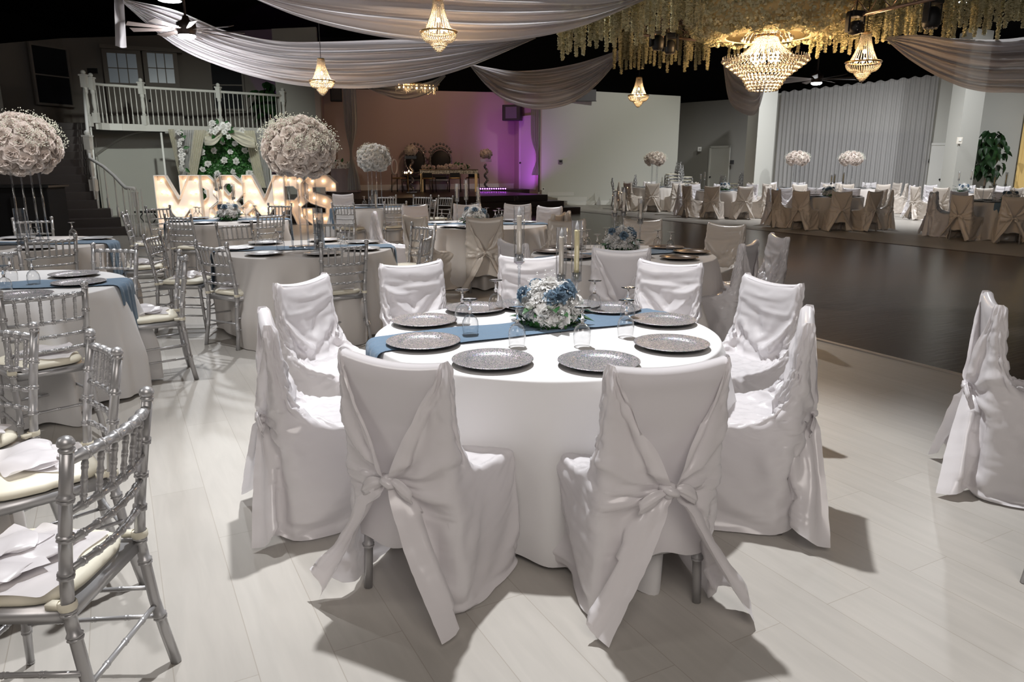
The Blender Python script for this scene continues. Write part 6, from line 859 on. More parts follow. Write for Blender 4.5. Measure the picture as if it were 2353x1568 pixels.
NAPKIN = (33, 19, 0.0008,
[-163,26,24,23,23,22,23,21,19,12,19,22,20,17,26,22,23,26,23,
-2,0,-1,0,-2,-3,-2,0,-4,8,0,-5,1,4,-4,1,0,-1,-1,
-3,-2,1,-4,1,0,-2,-4,-1,-2,1,2,-2,0,4,-1,0,-2,-1,
3,-8,-1,1,-4,1,0,-4,-5,1,0,3,1,-1,-2,2,-1,-3,-1,
-17,7,-3,2,2,-5,-4,0,3,0,-3,-4,1,2,1,-1,-2,1,-2,
-6,-7,1,-2,2,-3,2,-2,4,-3,-3,-2,-2,0,0,3,0,-4,-2,
-16,1,1,-1,-1,-2,-1,3,1,-7,0,2,6,-2,-4,-4,-1,2,-2,
-7,-3,-9,3,-3,8,1,-9,-3,8,10,-14,-2,0,1,-1,0,-2,-2,
-15,6,0,-2,0,-6,-16,12,-1,3,-3,21,-15,-7,3,2,2,0,-4,
-8,-8,-4,-4,3,2,10,-4,-8,-1,2,-5,9,6,-4,-1,-3,-8,7,
-15,6,6,3,-15,3,-5,4,-3,1,-2,1,4,2,0,-3,-4,10,-13,
-15,7,1,2,-4,-2,8,1,15,-4,-10,-5,-6,1,5,2,5,-11,24,
18,-7,1,-4,13,-12,6,-5,-3,0,6,6,-3,-9,-3,1,-12,15,-13,
24,0,-3,-7,-8,15,-5,-6,7,4,3,-10,5,8,-11,-4,9,-11,-1,
28,-5,-1,3,-3,-5,-7,11,1,0,-6,12,4,-8,0,0,-5,1,-3,
28,-3,-1,-3,10,-5,4,-5,-3,-1,3,-9,3,11,-3,-5,4,0,-4,
30,-12,2,5,-3,3,-1,3,-5,3,1,-2,-9,-1,3,5,2,-6,6,
13,11,-10,-5,3,-1,11,-7,7,-12,3,5,2,-6,3,-3,-4,10,2,
19,-3,-2,0,-6,2,3,3,-10,1,2,4,-5,-1,3,3,2,0,4,
-8,0,20,8,-22,9,-9,5,5,5,-1,-8,10,2,-14,1,6,-1,7,
-25,10,4,-7,22,2,4,2,-8,8,-10,1,1,-3,1,0,1,7,-3,
-17,2,-4,10,18,-4,-1,-15,2,2,10,12,-12,-1,11,-8,-4,2,2,
6,-8,-4,1,-6,3,6,7,6,-16,0,-8,9,7,-2,6,-12,-4,2,
-22,11,3,-2,1,-2,-12,11,12,5,-11,0,-13,-5,6,1,14,2,-9,
-15,3,3,1,2,-13,15,-2,-11,10,1,-8,7,-5,1,6,-1,0,6,
-10,1,-1,3,-3,8,-8,1,1,-10,8,4,2,8,3,-2,-11,2,-1,
-1,0,-5,-3,4,3,2,-8,1,4,-2,7,5,-1,-3,-4,16,-23,-6,
2,-12,5,3,-2,6,-2,-4,-1,6,-2,0,3,2,0,4,-5,18,-25,
-6,5,0,2,1,-5,5,-2,1,-2,7,-1,-2,3,2,-2,-3,1,19,
0,3,-1,-2,1,-3,-8,14,1,1,-2,4,1,-1,-1,-4,0,0,12,
7,1,-1,-1,-3,-3,3,3,3,-6,5,-2,-3,2,-9,1,8,3,-11,
16,1,-9,-1,3,6,-1,-1,-6,4,-2,1,-8,-6,10,6,-7,-9,-2,
5,0,6,-1,0,5,4,-8,6,-7,-7,-6,8,-3,1,3,2,-1,-4,
-232,1,0,-1,0,7,9,12,16,16,13,7,13,-2,4,2,0,5,9,
30,-2,-5,5,-1,1,0,1,1,0,0,-4,-6,9,-7,1,3,2,2,
26,0,-1,1,-1,1,3,1,1,-4,-4,2,0,-4,4,-2,3,2,0,
24,1,0,-6,9,-1,0,-1,-5,1,3,1,-4,3,-4,1,2,0,2,
23,0,2,1,-2,3,-2,-2,3,1,-4,-4,1,-2,3,0,0,2,3,
17,2,4,5,-3,2,-2,4,-2,-2,-7,7,-4,-3,2,2,1,1,0,
21,-7,7,-9,13,0,2,1,-5,-11,10,-1,-3,1,-1,0,-1,5,1,
16,11,-6,5,-7,-5,1,5,-7,6,-4,1,8,-11,9,2,-3,-8,-5,
21,-7,3,8,-13,11,-8,-3,10,1,-4,-6,-3,14,-5,4,3,4,-5,
2,4,4,-6,23,-1,6,-15,0,-2,-4,6,1,2,2,-5,8,-8,10,
9,4,0,6,2,1,7,-7,0,-2,-8,-10,5,-3,7,12,4,3,-26,
8,-5,10,2,5,1,-21,20,-22,4,19,-6,0,0,-8,-5,-8,15,7,
-19,9,-1,9,-18,-6,16,-14,16,-10,-3,4,4,-3,4,2,-4,-10,10,
-21,3,-1,-8,4,1,-2,6,-9,8,1,13,-9,2,-1,-7,1,7,-11,
-16,7,-2,7,-15,-1,1,2,1,7,6,-18,1,15,-5,2,0,0,12,
-7,-5,2,2,7,-8,4,2,5,-10,-11,22,0,-18,2,-6,4,2,5,
9,-10,4,-15,10,-6,3,-7,8,-9,7,-20,1,5,4,9,-8,-1,-2,
-11,14,-5,-3,2,8,-19,2,-5,5,-7,-5,7,-7,7,-4,10,-6,-4,
17,-28,-8,18,-9,-4,7,-11,-4,-3,1,9,-4,-2,-5,2,0,-2,0,
-22,11,2,-9,9,-1,-10,13,-11,-5,-3,-3,6,10,-10,-2,-2,-2,1,
7,-24,-4,10,6,0,2,-21,-7,4,-1,0,-1,8,-4,0,-1,-1,-5,
-18,28,-21,-8,-12,-4,10,1,-3,0,-1,10,-6,-7,15,-9,5,-6,-4,
-5,-5,21,-13,-10,8,-16,21,15,-21,-11,1,11,5,-10,16,-21,-9,2,
11,13,5,-1,-6,-1,0,-5,0,11,-1,-2,-15,6,6,2,-4,-7,-15,
30,-7,-5,9,1,-9,2,-7,-1,13,4,-8,9,-1,-1,-14,7,7,0,
32,-2,1,-8,4,-8,10,-7,6,-8,11,2,-6,-7,-4,-3,14,-1,2,
35,-6,1,-5,4,-1,-14,4,-2,11,-2,4,3,-13,0,10,-18,11,-3,
19,12,-2,1,-9,7,0,-3,3,0,0,1,-1,3,0,-12,5,-11,9,
28,1,0,0,-1,-4,4,2,-3,-1,6,-1,-3,3,-6,-2,-4,5,-10,
29,-2,-7,-5,10,-10,12,3,-4,4,1,2,-2,0,-1,-5,-9,4,4,
31,-12,-1,4,-13,20,-4,2,0,4,0,-1,-2,-3,-3,-1,6,-5,7,
28,-4,5,-4,2,-7,2,-2,11,0,1,-1,-9,-5,9,2,-1,-2,5,
19,8,-5,2,4,-3,-5,11,-5,4,-14,2,4,1,-2,5,-3,0,-11,
8,-1,8,-6,5,-7,0,7,-5,8,-8,6,-8,2,-1,-1,0,2,-2,
0,1,0,-3,-4,15,-3,-5,4,-14,20,-12,2,-2,0,1,1,0,0,
0,8,-10,7,6,-18,14,-1,-9,13,-21,4,8,-2,2,10,-11,-3,2,
0,-3,-2,1,5,12,-13,-12,11,-6,5,13,-8,-1,3,-8,5,-2,1,
2,6,-10,10,-13,3,-11,17,-8,3,11,-20,20,-7,-5,-6,5,10,-7,
13,-12,-1,1,-11,-4,13,-6,6,4,-5,3,-1,2,-4,5,-4,-6,8,
-8,-1,12,1,12,-15,9,-7,10,-6,-8,3,-7,8,2,-6,11,-2,-4,
5,-11,18,1,-8,23,-17,-2,-8,-14,9,22,-8,-16,8,-5,-6,15,13,
-11,29,-18,-3,24,-1,-23,3,-12,20,-14,-8,12,0,-1,10,-7,-4,5,
22,-20,19,2,-18,-7,8,4,-5,-9,22,-23,12,0,-6,7,-2,4,-9,
-4,-5,-2,-13,14,1,9,14,-3,-10,-6,7,-30,24,1,-3,16,0,9,
6,16,-7,6,-22,-7,35,-18,11,-5,-22,29,-16,7,8,3,0,-5,-24,
3,3,0,7,-7,-15,-8,23,-13,18,17,-36,36,-12,-12,-2,12,-5,-6,
8,-3,7,-15,-9,19,-1,-30,23,6,-8,-7,-1,6,11,9,-21,-12,27,
-1,-4,-6,18,-3,8,-21,13,-13,-12,24,7,-12,1,-9,-1,18,-3,-25,
-7,7,7,-17,25,-13,5,-9,20,-7,4,8,-9,-18,-7,8,-3,8,-8,
-4,0,-7,0,19,-10,-14,27,-17,14,-33,24,-5,8,13,-29,5,-11,9,
12,-25,-8,7,-13,21,29,-35,13,-7,27,-32,22,-16,-3,15,-31,22,-6,
-20,31,-7,-8,-1,-15,-3,7,15,17,-11,9,-8,0,-10,5,-1,0,1,
12,-23,1,8,12,6,-14,-4,-11,5,6,17,0,3,-7,-23,17,-12,12,
0,-1,14,4,-4,9,-9,-4,-16,-9,10,5,10,7,-10,-1,-6,4,2,
14,10,-12,-13,-13,13,12,15,-7,-14,-12,-15,11,17,16,-10,-9,6,3,
-14,19,11,4,-6,-28,1,16,14,7,-9,-7,-24,-5,26,18,-2,-16,4,
17,-27,-3,12,18,1,-22,-9,8,2,10,6,-1,-21,-7,11,4,15,-2,
11,10,4,-15,-1,-8,12,-19,5,1,-2,18,7,-6,-19,-2,0,0,-4,
12,1,-8,8,-20,12,-3,19,-20,10,-2,-17,-12,37,13,-17,-10,-8,3,
-1,-5,10,-18,15,-5,25,-3,6,-19,-6,-4,6,-27,3,25,22,-20,-8,
-23,19,-4,6,-13,17,-3,-15,17,5,-17,3,-1,21,-18,-16,9,27,-11,
-8,-6,2,9,1,0,-7,3,-8,-7,27,6,4,-7,3,-4,-21,6,-3,
-9,-5,-8,-3,19,-15,15,4,3,8,-3,-2,6,-16,1,-11,-6,5,19,
9,-18,-12,10,-18,29,0,15,-15,13,-5,-7,-20,4,-6,2,9,-8,25,
9,2,-11,-12,5,-10,0,-4,17,-5,6,-8,-5,-5,12,8,0,11,-2,
-1,-5,6,-6,6,-11,-6,14,-10,1,-15,-3,10,-2,3,7,18,-6,-9])
# ---------------------------------------------------------------- chairs
def bamboo(mb, p, q, r0, r1, rings, n=10, r_ring=1.22):
    """a straight turned pole with raised bamboo rings"""
    p = Vector(p); q = Vector(q); L = (q - p).length; st = [(0, 1)]
    for t in rings: st += [(t - .012 / L, 1), (t - .007 / L, r_ring), (t - .003 / L, r_ring), (t, .94), (t + .003 / L, r_ring), (t + .007 / L, r_ring), (t + .012 / L, 1)]
    st.append((1, 1)); pts = [p + (q - p) * t for t, _ in st]; rs = [(r0 + (r1 - r0) * t) * k for t, k in st]
    return mb.tube(pts, rs, n)
def post_x(z): return .185 - 1.2 * LEAN[3] + .015 * max(0, z - .44) / .48
LEAN = [.045, .075, .028, 0.0]
def post_y(z): return -LEAN[3] * min(1, z / .44) + (-.20 - LEAN[0] * (1 - z / .44) if z < .44 else -.20 - LEAN[1] * ((z - .44) / .48) ** 1.3)
def bow(p, q, dep, n=7):
    p = Vector(p); q = Vector(q); return [p + (q - p) * i / n + Vector((0, -dep * math.sin(PI * i / n), 0)) for i in range(n + 1)]
def rod(mb, pts, r, ringpos):
    P = [Vector(p) for p in pts]; cum = [0]
    for i in range(1, len(P)): cum.append(cum[-1] + (P[i] - P[i-1]).length)
    L = cum[-1]
    def pos(d):
        d = min(max(d, 0), L)
        for i in range(1, len(P)):
            if d <= cum[i] + 1e-9: return P[i-1] + (P[i] - P[i-1]) * ((d - cum[i-1]) / (cum[i] - cum[i-1]))
    ds = [(c, 1) for c in cum]
    for t in ringpos:
        for o, k in ((-.011, 1), (-.007, 1.3), (-.003, 1.3), (0, .95), (.003, 1.3), (.007, 1.3), (.011, 1)): ds.append((t * L + o, k))
    ds.sort(); return mb.tube([pos(d) for d, _ in ds], [r * k for _, k in ds], 8)
def chair_frame_parts():
    parts = []
    for s in (-1, 1):
        mb = MB(); fy = .205 - 1.6 * LEAN[3]; bamboo(mb, (s*(.195 - LEAN[3]), fy, 0), (s*.178, min(.175, fy), .43), .0115, .0165, (.28, .62, .9)); mb.ball((s*(.195 - LEAN[3]), fy, .006), .013, 8, 4)
        parts.append(('leg', mb, 'silver'))
        mb = MB(); zs = [0, .12, .24, .36, .44, .55, .66, .78, .88]; pts = []; rs = []
        for z in zs: pts.append((s * (.205 - 2 * LEAN[3] if z == 0 else .20 - 1.7 * LEAN[3] if z < .2 else post_x(z)), post_y(z) - (.01 if z == 0 else 0), z)); rs.append(.0125 + .005 * min(z / .4, 1) if z < .44 else .0185 - .001 * z)
        rod(mb, pts, .0165, (.2, .42, .5, .62, .74, .86)); x, y = post_x(.88), post_y(.88)
        mb.lathe([(.016, 0), (.019, .004), (.019, .009), (.012, .013), (.020, .018), (.0205, .026), (.016, .036), (.006, .041), (.0005, .042)], 12, (s * x, y, .88)); parts.append(('back_post', mb, 'silver'))
    mb = MB(); o = [(-.185, -.2), (-.20, .16), (-.17, .195), (.17, .195), (.20, .16), (.185, -.2)]; mb.prism(o, .408, .442); parts.append(('seat_frame', mb, 'silver'))
    for z, r in ((.855, .0135), (.715, .010), (.635, .0095), (.555, .0095)):
        mb = MB(); x, y = post_x(z), post_y(z); rod(mb, bow((-x, y, z), (x, y, z), LEAN[2]), r, [k / 7 for k in range(1, 7)]); parts.append(('rail', mb, 'silver'))
    for k in range(1, 7):
        t = k / 7; d = LEAN[2] * math.sin(PI * t); mb = MB(); x0 = -post_x(.715) + 2 * post_x(.715) * t; x1 = -post_x(.855) + 2 * post_x(.855) * t
        bamboo(mb, (x0, post_y(.715) - d, .715), (x1, post_y(.855) - d, .852), .0075, .0075, (.22, .5, .78), 8); parts.append(('spindle', mb, 'silver'))
    for s in (-1, 1):
        for z in (.17, .27): mb = MB(); bamboo(mb, (s*.199, post_y(z), z), (s*.188, .19, z - .02), .0075, .0075, (.25, .5, .75), 8); parts.append(('stretcher', mb, 'silver'))
    mb = MB(); bamboo(mb, (-.186, .188, .20), (.186, .188, .20), .008, .008, (.25, .5, .75), 8); parts.append(('stretcher', mb, 'silver'))
    mb = MB(); bamboo(mb, (-.196, post_y(.22), .22), (.196, post_y(.22), .22), .008, .008, (.25, .5, .75), 8); parts.append(('stretcher', mb, 'silver'))
    return parts
def rounded_pad(hw, y0, y1, z0, z1, n=22):
    mb = MB(); rows = []
    for (k, z) in ((.90, z0), (1.0, z0 + .008), (1.01, (z0+z1)/2), (.99, z1 - .008), (.94, z1), (.6, z1 + .008), (.02, z1 + .011)):
        row = []
        for i in range(n * 2):
            a = PI * i / n; c, s = math.cos(a), math.sin(a); r = (abs(c)**4 + abs(s)**4) ** -.25
            row.append((hw * c * r * k * (1 - .06 * (s < 0)), (y0 + y1) / 2 + (y1 - y0) / 2 * s * r * k, z))
        rows.append(row)
    return mb.grid(rows, True)
def make_chiavari():
    t = thing('chiavari_chair', 'x', 'chair')
    for n, mb, m in chair_frame_parts(): mb.build(n, M[m], t)
    c = rounded_pad(.195, -.185, .20, .446, .482).build('seat_cushion', M['cushion'], t)
    for s in (-1, 1):
        mb = MB(); mb.lathe([(.0215, 0), (.0235, .004), (.0235, .018), (.0215, .022)], 12, (s * .186, post_y(.455), .45)); mb.box((s*.186-.012, post_y(.455), .452), (s*.186+.012, -.15, .468)); mb.build('cushion_strap', M['cushion'], t)
    return t
def upsample(P):
    for ax in (0, 1):
        P = np.moveaxis(P, ax, 0); n = P.shape[0]; Q = np.zeros((2 * n - 1,) + P.shape[1:]); Q[::2] = P
        E = np.concatenate([P[:1] * 2 - P[1:2], P, P[-1:] * 2 - P[-2:-1]]); Q[1::2] = (-E[:-3] + 9 * E[1:-2] + 9 * E[2:-1] - E[3:]) / 16; P = np.moveaxis(Q, 0, ax)
    return P
D_COVER = [upsample(decode(COVER_A, 1)), upsample(decode(COVER_B, 1))]
def cover_mesh(A, flip, mname, mtl):
    P = A.astype(float).copy(); nv, nu = P.shape[:2]
    x, y, z = P[..., 0].copy(), P[..., 1].copy(), P[..., 2].copy()
    up = np.clip((z - .60) / .32, 0, 1); P[..., 2] = z - .024 * (1 - np.clip(np.abs(x) / .205, 0, 1) ** 2) * up ** 2 + .012 * up ** 4 * np.clip((np.abs(x) - .17) / .04, 0, 1)
    # gathers fanning out of the knot, round the back and along the sides
    gu = np.gradient(P, axis=1); gv = np.gradient(P, axis=0); N = np.cross(gu, gv); N /= np.linalg.norm(N, axis=2, keepdims=True) + 1e-9
    sgn = np.sign(N[..., 0] * x + N[..., 1] * (y + .02)); N *= sgn[..., None]
    run = np.minimum(np.abs(x), .22) + np.clip(y + .27, 0, .6); dz = z - .50; d = np.hypot(run, dz); ang = np.arctan2(dz, run) + .55 * run
    K = 5.0; ph = ang * K + .9 * np.sign(x) + .5 * np.sin(d * 16 + x * 4); r1 = (1 - np.abs(np.sin(ph))) ** 1.6; r2 = (1 - np.abs(np.sin(ph * 1.83 + 1.1))) ** 2
    env = np.clip((d - .02) / .07, 0, 1) * (np.exp(-(d / .24) ** 2) + .40 * np.exp(-(d / .50) ** 2)) * np.clip((.86 - z) / .2, 0, 1) * (np.abs(N[..., 2]) < .75) * np.clip((.20 - y) / .15, 0, 1)
    amt = (.024 * r1 + .014 * r2) * env + .0014 * (np.sin(x * 31 + z * 17 + 2 * np.sin(y * 23)) * np.sin(z * 27 - y * 19) + 1) * np.clip((.80 - z) / .2, 0, 1)
    for _ in range(2): amt[1:-1, 1:-1] = .25 * (amt[:-2, 1:-1] + amt[2:, 1:-1] + amt[1:-1, :-2] + amt[1:-1, 2:])
    P += N * amt[..., None]
    if flip: P[..., 0] *= -1
    mb = MB(); mb.v = [tuple(p) for p in P.reshape(-1, 3)]
    mb.f = [(j*nu+i, j*nu+i+1, (j+1)*nu+i+1, (j+1)*nu+i)[::(-1 if flip else 1)] for j in range(nv - 1) for i in range(nu - 1)]
    return mb.mesh(mname, mtl)
def make_cover(vi, flip, satin):
    t = thing('covered_chair', 'x', 'chair')
    o = link('satin_cover', cover_mesh(D_COVER[vi], flip, 'satin_cover', M[satin]), t)
    # flat panel hanging behind the seat back
    rows = []
    for j in range(15):
        v = max(0, (j - 3) / 11); z = (.921, .931, .930, .915)[j] if j < 4 else .915 - .70 * v; row = []
        for i in range(17):
            u = -1 + i / 8; yy = -.238 - .080 * max(0, z - .42) - .006 * math.sin(u * 3 + v * 4) * v - .004 * (1 - u * u) + .03 * max(0, v - .6)
            yy = (-.229, -.242, -.262)[j] if j < 3 else yy
            row.append((u * (.204 - .014 * v), yy, z - .022 * (1 - u * u) * (1 - v) + .014 * math.sin(u * 5 + vi) * v * v))
        rows.append(row)
    MB().grid(rows).build('back_panel', M[satin], t)
    mb = MB(); k = Vector((0, -.298, .50))          # the knot and its two short ears
    mb.lathe([(.001, -.030), (.016, -.026), (.022, -.012), (.019, 0), (.023, .012), (.016, .024), (.001, .028)], 14, k)
    mb.tube([k + Vector((-.03, .012, .012)), k + Vector((-.008, -.02, .006)), k + Vector((.012, -.022, -.004)), k + Vector((.032, .012, -.012))], [.010, .015, .015, .010], 8)
    kn = mb.build('knot', M[satin], o)
    for sx in (-1, 1):
        rows = []
        L = .10 if sx < 0 else .085
        for j in range(8):
            v = j / 7; w_ = .006 + .024 * math.sin(v * 2.4); row = []
            for i in range(7):
                u = -1 + i / 3; row.append((sx * (.012 + L * v), -.306 - .012 * math.sin(v * 3) - .006 * math.cos(u * 4), .50 - .045 * v * v + u * w_ + sx * .006))
            rows.append(row)
        e = MB().grid(rows).build('knot_ear', M[satin], o); sd = e.modifiers.new('so', 'SOLIDIFY'); sd.thickness = .003
    fr = MB(); LEAN[:] = [.004, .046, .004, .012]
    for n, m_, mm in chair_frame_parts():
        if n == 'leg': m_.build('leg', M['silver'], t)
        elif n != 'seat_frame': fr.add([(a, b, min(c, .895)) for a, b, c in m_.v], m_.f)
    fr.build('chair_frame', M['silver'], t); LEAN[:] = [.045, .075, .028, 0.0]; return t
chiavari = make_chiavari()
covers = {}
for sat in ('satin', 'satin_shade'):
    for vi in (0, 1):
        for fl in (False, True): covers[(sat, vi, fl)] = make_cover(vi, fl, sat)
reg()
napA = decode(NAPKIN, 4)
def napkin_mesh(flip, mtl, zs=.85, nm='folded_satin_cover'):
    P = napA.astype(float).copy(); P[..., 2] *= zs
    if flip: P[..., 0] *= -1
    nv, nu = P.shape[:2]; mb = MB(); mb.v = [tuple(p) for p in P.reshape(-1, 3)]
    mb.f = [(j*nu+i, j*nu+i+1, (j+1)*nu+i+1, (j+1)*nu+i)[::(-1 if flip else 1)] for j in range(nv - 1) for i in range(nu - 1)]; return mb.mesh(nm, mtl)
NAP = [napkin_mesh(False, M['satin']), napkin_mesh(True, M['satin'])]
def napkin(cx, cy, rz, label, k=0, z=.488, dx=0.0, dy=0.0, s=1.0):
    o = link('folded_chair_cover', NAP[k % 2]); tag(o, label, 'folded cloth', 'satin covers folded on silver chair seats')
    c, sn = math.cos(rz), math.sin(rz); o.location = (cx + dx * c - dy * sn, cy + dx * sn + dy * c, z); o.rotation_euler.z = rz + (k % 3 - 1) * .25; o.scale = (s, s, 1)
    m = o.modifiers.new('sub', 'SUBSURF'); m.levels = 1; m.render_levels = 1; return o
TOP_OFF = .27
def chair_at(l, r, tgt, z=.915, ang=None):
    """the two top corners of a seat back fix where the chair stands; it faces tgt"""
    a = at(*l, z); b = at(*r, z); m = Vector(((a[0]+b[0])/2, (a[1]+b[1])/2)); f = (Vector(tgt) - m).normalized() if ang is None else Vector((math.cos(ang), math.sin(ang)))
    if ang is None and .5 < (Vector(tgt) - m).length < 1.06: m = Vector(tgt) - f * 1.06
    p = m + f * TOP_OFF; return p, math.atan2(f.y, f.x) - PI / 2
T = {'T0': (-2.45, 1.85), 'T1': (.165, 3.46), 'T2': (-1.98, 7.08), 'T3': (-4.04, 10.62), 'T4': (-4.95, 7.5), 'T5': (-3.46, 4.80), 'T6': (-2.5, 13.8), 'T7': (-.35, 9.95), 'T8': (.99, 6.60),
     'TA': (4.95, 25.6), 'TB': (6.35, 22.4), 'TC': (9.15, 24.6), 'TD': (11.35, 24.6), 'TE': (7.85, 18.6), 'TF': (12.7, 21.0), 'TG': (10.55, 15.9)}
SILV = [  # left corner, right corner, table, words, folded cloth?
 ((151,1003),(338,890),'T0','nearest silver bamboo style chair at lower left, satin cloth folded on its seat',1,PI),
 ((201,757),(277,797),'T0','silver chair behind the nearest one at lower left, shiny white cloth on cream cushion',1,None),
 ((-60,742),(36,726),'T0','silver chair cut by the left edge of the photo, turned away from camera',1,None),
 ((-8,668),(196,646),'T5','silver chair with back to camera at the left table under the grey chargers',1,None),
 ((234,556),(293,562),'T5','silver chair at far right of the grey charger table',1,None),
 ((412,583),(427,575),'T5','silver chair seen side on between left table and striped floor, beige cloth on seat',1,None),
 ((341,538),(355,531),'T2','silver chair seen side on at the left of the tall flower table, facing right',1,None),
 ((376,492),(447,490),'T3','silver chair with back to camera before the marquee letters, white cloth on seat',1,None),
 ((450,551),(538,555),'T2','silver chair with back to camera at near left of the tall flower table',1,None),
 ((725,551),(831,550),'T2','silver chair with back to camera at near right of the tall flower table',1,None),
 ((497,511),(576,506),'T2','silver chair on the far left side of the tall flower table',0,None),
 ((587,488),(648,486),'T3','silver chair at near right of the table by the marquee letters',0,None),
 ((338,473),(386,471),'T3','silver chair at far left of the table under the first big letter',0,None),
 ((623,465),(663,467),'T3','silver chair on the far side of the table below the big letter M and R',0,None),
 ((281,487),(288,483),'T3','silver chair seen side on left of the marquee table, facing right',1,None),
 ((381,516),(387,510),'T4','silver chair seen side on between two left tables, white cloth folded on seat',1,None),
 ((28,500),(118,497),'T4','silver chair on the far side of the left table with the tall rose ball',0,None),
 ((56,540),(174,538),'T4','silver chair with back to camera at the left table with the tall rose ball',0,None),
 ((-60,575),(4,559),'T4','silver chair at the left edge beside the tall rose ball table',0,None),
 ((959,510),(988,514),'T2','silver chair at far right of the tall flower table behind another silver back',0,None),
 ((958,541),(1002,528),'T2','silver chair facing left at right of the tall flower table',0,None),
 ((737,506),(811,504),'T2','silver chair on the far side of the tall flower table',1,None),
 ((764,465),(810,465),'T6','silver chair with back to camera at near left of the table before the stage',1,None),
 ((877,463),(926,460),'T6','silver chair with back to camera at near right of the table before the stage',1,None),
 ((870,448),(905,447),'T6','silver chair on far side of the stage front table beside tall glass rods',0,None),
 ((953,448),(987,447),'T6','silver chair against the dark stage front right of the white rose ball',0,None),
 ((984,455),(1011,454),'T6','silver chair facing left right of the table before the stage',0,None),
 ((1020,448),(1029,450),'T6','narrow side on silver chair right of the others before the stage',0,None)]
nap_i = 0
for l, r, tb, words, cl, ang in SILV:
    p, rz = chair_at(l, r, T[tb], .92, ang)
    place(chiavari, (p.x, p.y, 0), rz, words, 'silver chairs with cream cushions')
    if cl:
        napkin(p.x, p.y, rz, 'white satin folded on the ' + words.split(',')[0].replace('with back to camera ', '').replace('seen side on ', ''), nap_i, dx=(.02 if nap_i % 2 else -.02), dy=.01, s=.95 if nap_i else 1.08); nap_i += 1
tag(NAPSTACK := link('folded_chair_cover', NAP[1]), 'second white satin cover spilling toward the left on the nearest silver chair', 'folded cloth', 'satin covers folded on silver chair seats'); p, rz = chair_at((151,1003), (338,890), (0, 0), .92, PI); NAPSTACK.location = (p.x - .10, p.y - .07, .515); NAPSTACK.rotation_euler.z = .9; NAPSTACK.scale = (.9, .9, .8)
COV = [  # left corner, right corner, table, satin, variant, flip, words
 ((770,818),(1027,845),'T1','satin',0,0,'white satin covered chair with back to camera at near left of the big round table'),
 ((1398,850),(1686,838),'T1','satin',1,1,'white satin covered chair with back to camera at near right of the big round table'),
 ((575,718),(632,758),'T1','satin',1,0,'satin covered chair seen from the side, left of the near left one'),
 ((632,662),(738,632),'T1','satin',0,1,'satin covered chair facing right at the left of the big round table'),
 ((876,612),(1005,602),'T1','satin',1,0,'satin covered chair behind the two left chargers of the big round table'),
 ((1163,590),(1275,592),'T1','satin',0,0,'satin covered chair facing camera behind the tall candles'),
 ((1478,600),(1610,610),'T1','satin',1,1,'satin covered chair facing camera behind the right end of the blue runner'),
 ((1732,635),(1834,660),'T1','satin',0,0,'satin covered chair facing left at the right of the big round table'),
 ((1843,755),(1888,712),'T1','satin',1,0,'satin covered chair with big side knot at right of the near right one'),
 ((1365,570),(1492,570),'T8','satin',0,1,'satin chair with V folds on its back right behind the main centerpiece'),
 ((1135,555),(1215,565),'T8','satin',1,1,'satin chair turned away behind the leftmost tall candle'),
 ((1688,562),(1765,560),'T8','satin',0,0,'satin chair with draped sash at near right of the brown charger table'),
 ((1785,540),(1805,550),'T8','satin',1,0,'narrow side on satin chair against the dark dance floor'),
 ((1640,515),(1705,520),'T8','satin_shade',0,1,'satin chair at the far right of the brown charger table'),
 ((1430,506),(1525,506),'T8','satin_shade',1,0,'shaded satin chair back behind the second centerpiece candles'),
 ((1264,508),(1339,506),'T8','satin_shade',0,0,'shaded satin chair back left of the second centerpiece'),
 ((1078,498),(1150,498),'T7','satin_shade',1,1,'shaded satin chair with back to camera directly before the third centerpiece'),
 ((919,499),(981,499),'T7','satin_shade',0,1,'shaded satin chair with back to camera behind the silver side on chair'),
 ((924,474),(978,472),'T7','satin',1,0,'white satin chair facing camera at far left of the third centerpiece'),
 ((847,487),(866,494),'T7','satin',0,0,'satin chair seen from the side at the left of the third centerpiece table'),
 ((1042,470),(1104,470),'T7','satin',1,1,'white satin chair behind the third centerpiece candles'),
 ((1164,469),(1217,471),'T7','satin',0,1,'white satin chair against the black stage front'),
 ((1235,494),(1283,491),'T7','satin_shade',1,0,'shaded satin chair at the right of the third centerpiece table'),
 ((1251,475),(1279,477),'T7','satin',0,0,'small bright satin chair at far right of the third centerpiece table'),
 ((1303,492),(1313,488),'T7','satin_shade',1,1,'narrow shaded satin chair edge on near the lowest stage step'),
 ((766,447),(808,447),'T6','satin',0,1,'white satin chair left of the white rose ball before the stage'),
 ((886,480),(897,484),'T7','satin_shade',1,1,'shaded satin chair leaning behind the side on satin chair')]
for l, r, tb, sat, vi, fl, words in COV[:-1]:
    p, rz = chair_at(l, r, T[tb], .915)
    place(covers[(sat, vi, bool(fl))], (p.x, p.y, 0), rz, words, 'satin covered chairs at the near tables' if tb in ('T1', 'T8') else 'satin covered chairs before the stage')
place(covers[('satin', 0, False)], (2.50, 3.31, 0), math.radians(-115), 'satin covered chair alone at the right edge of the photo', 'satin covered chairs at the near tables')
place(chiavari, (2.27, 2.45, 0), math.radians(-60), 'silver chair cut by the right edge with only one leg showing', 'silver chairs with cream cushions')
far_words = {'TA': 'at the far beige flower ball table', 'TB': 'at the far two candle table', 'TC': 'under the left flower ball before the curtain', 'TD': 'under the right flower ball before the curtain',
 'TE': 'at the low pink centerpiece across the dance floor', 'TF': 'at the far right table with blue flowers', 'TG': 'at the right edge table across the dance floor'}
SPOTS = []; kk = 0
def side_word(dx, dy):
    v = 'near' if dy < -.45 else 'far' if dy > .45 else 'middle'; h = 'left' if dx < -.35 else 'right' if dx > .35 else 'centre'
    return '%s %s' % (v, h)
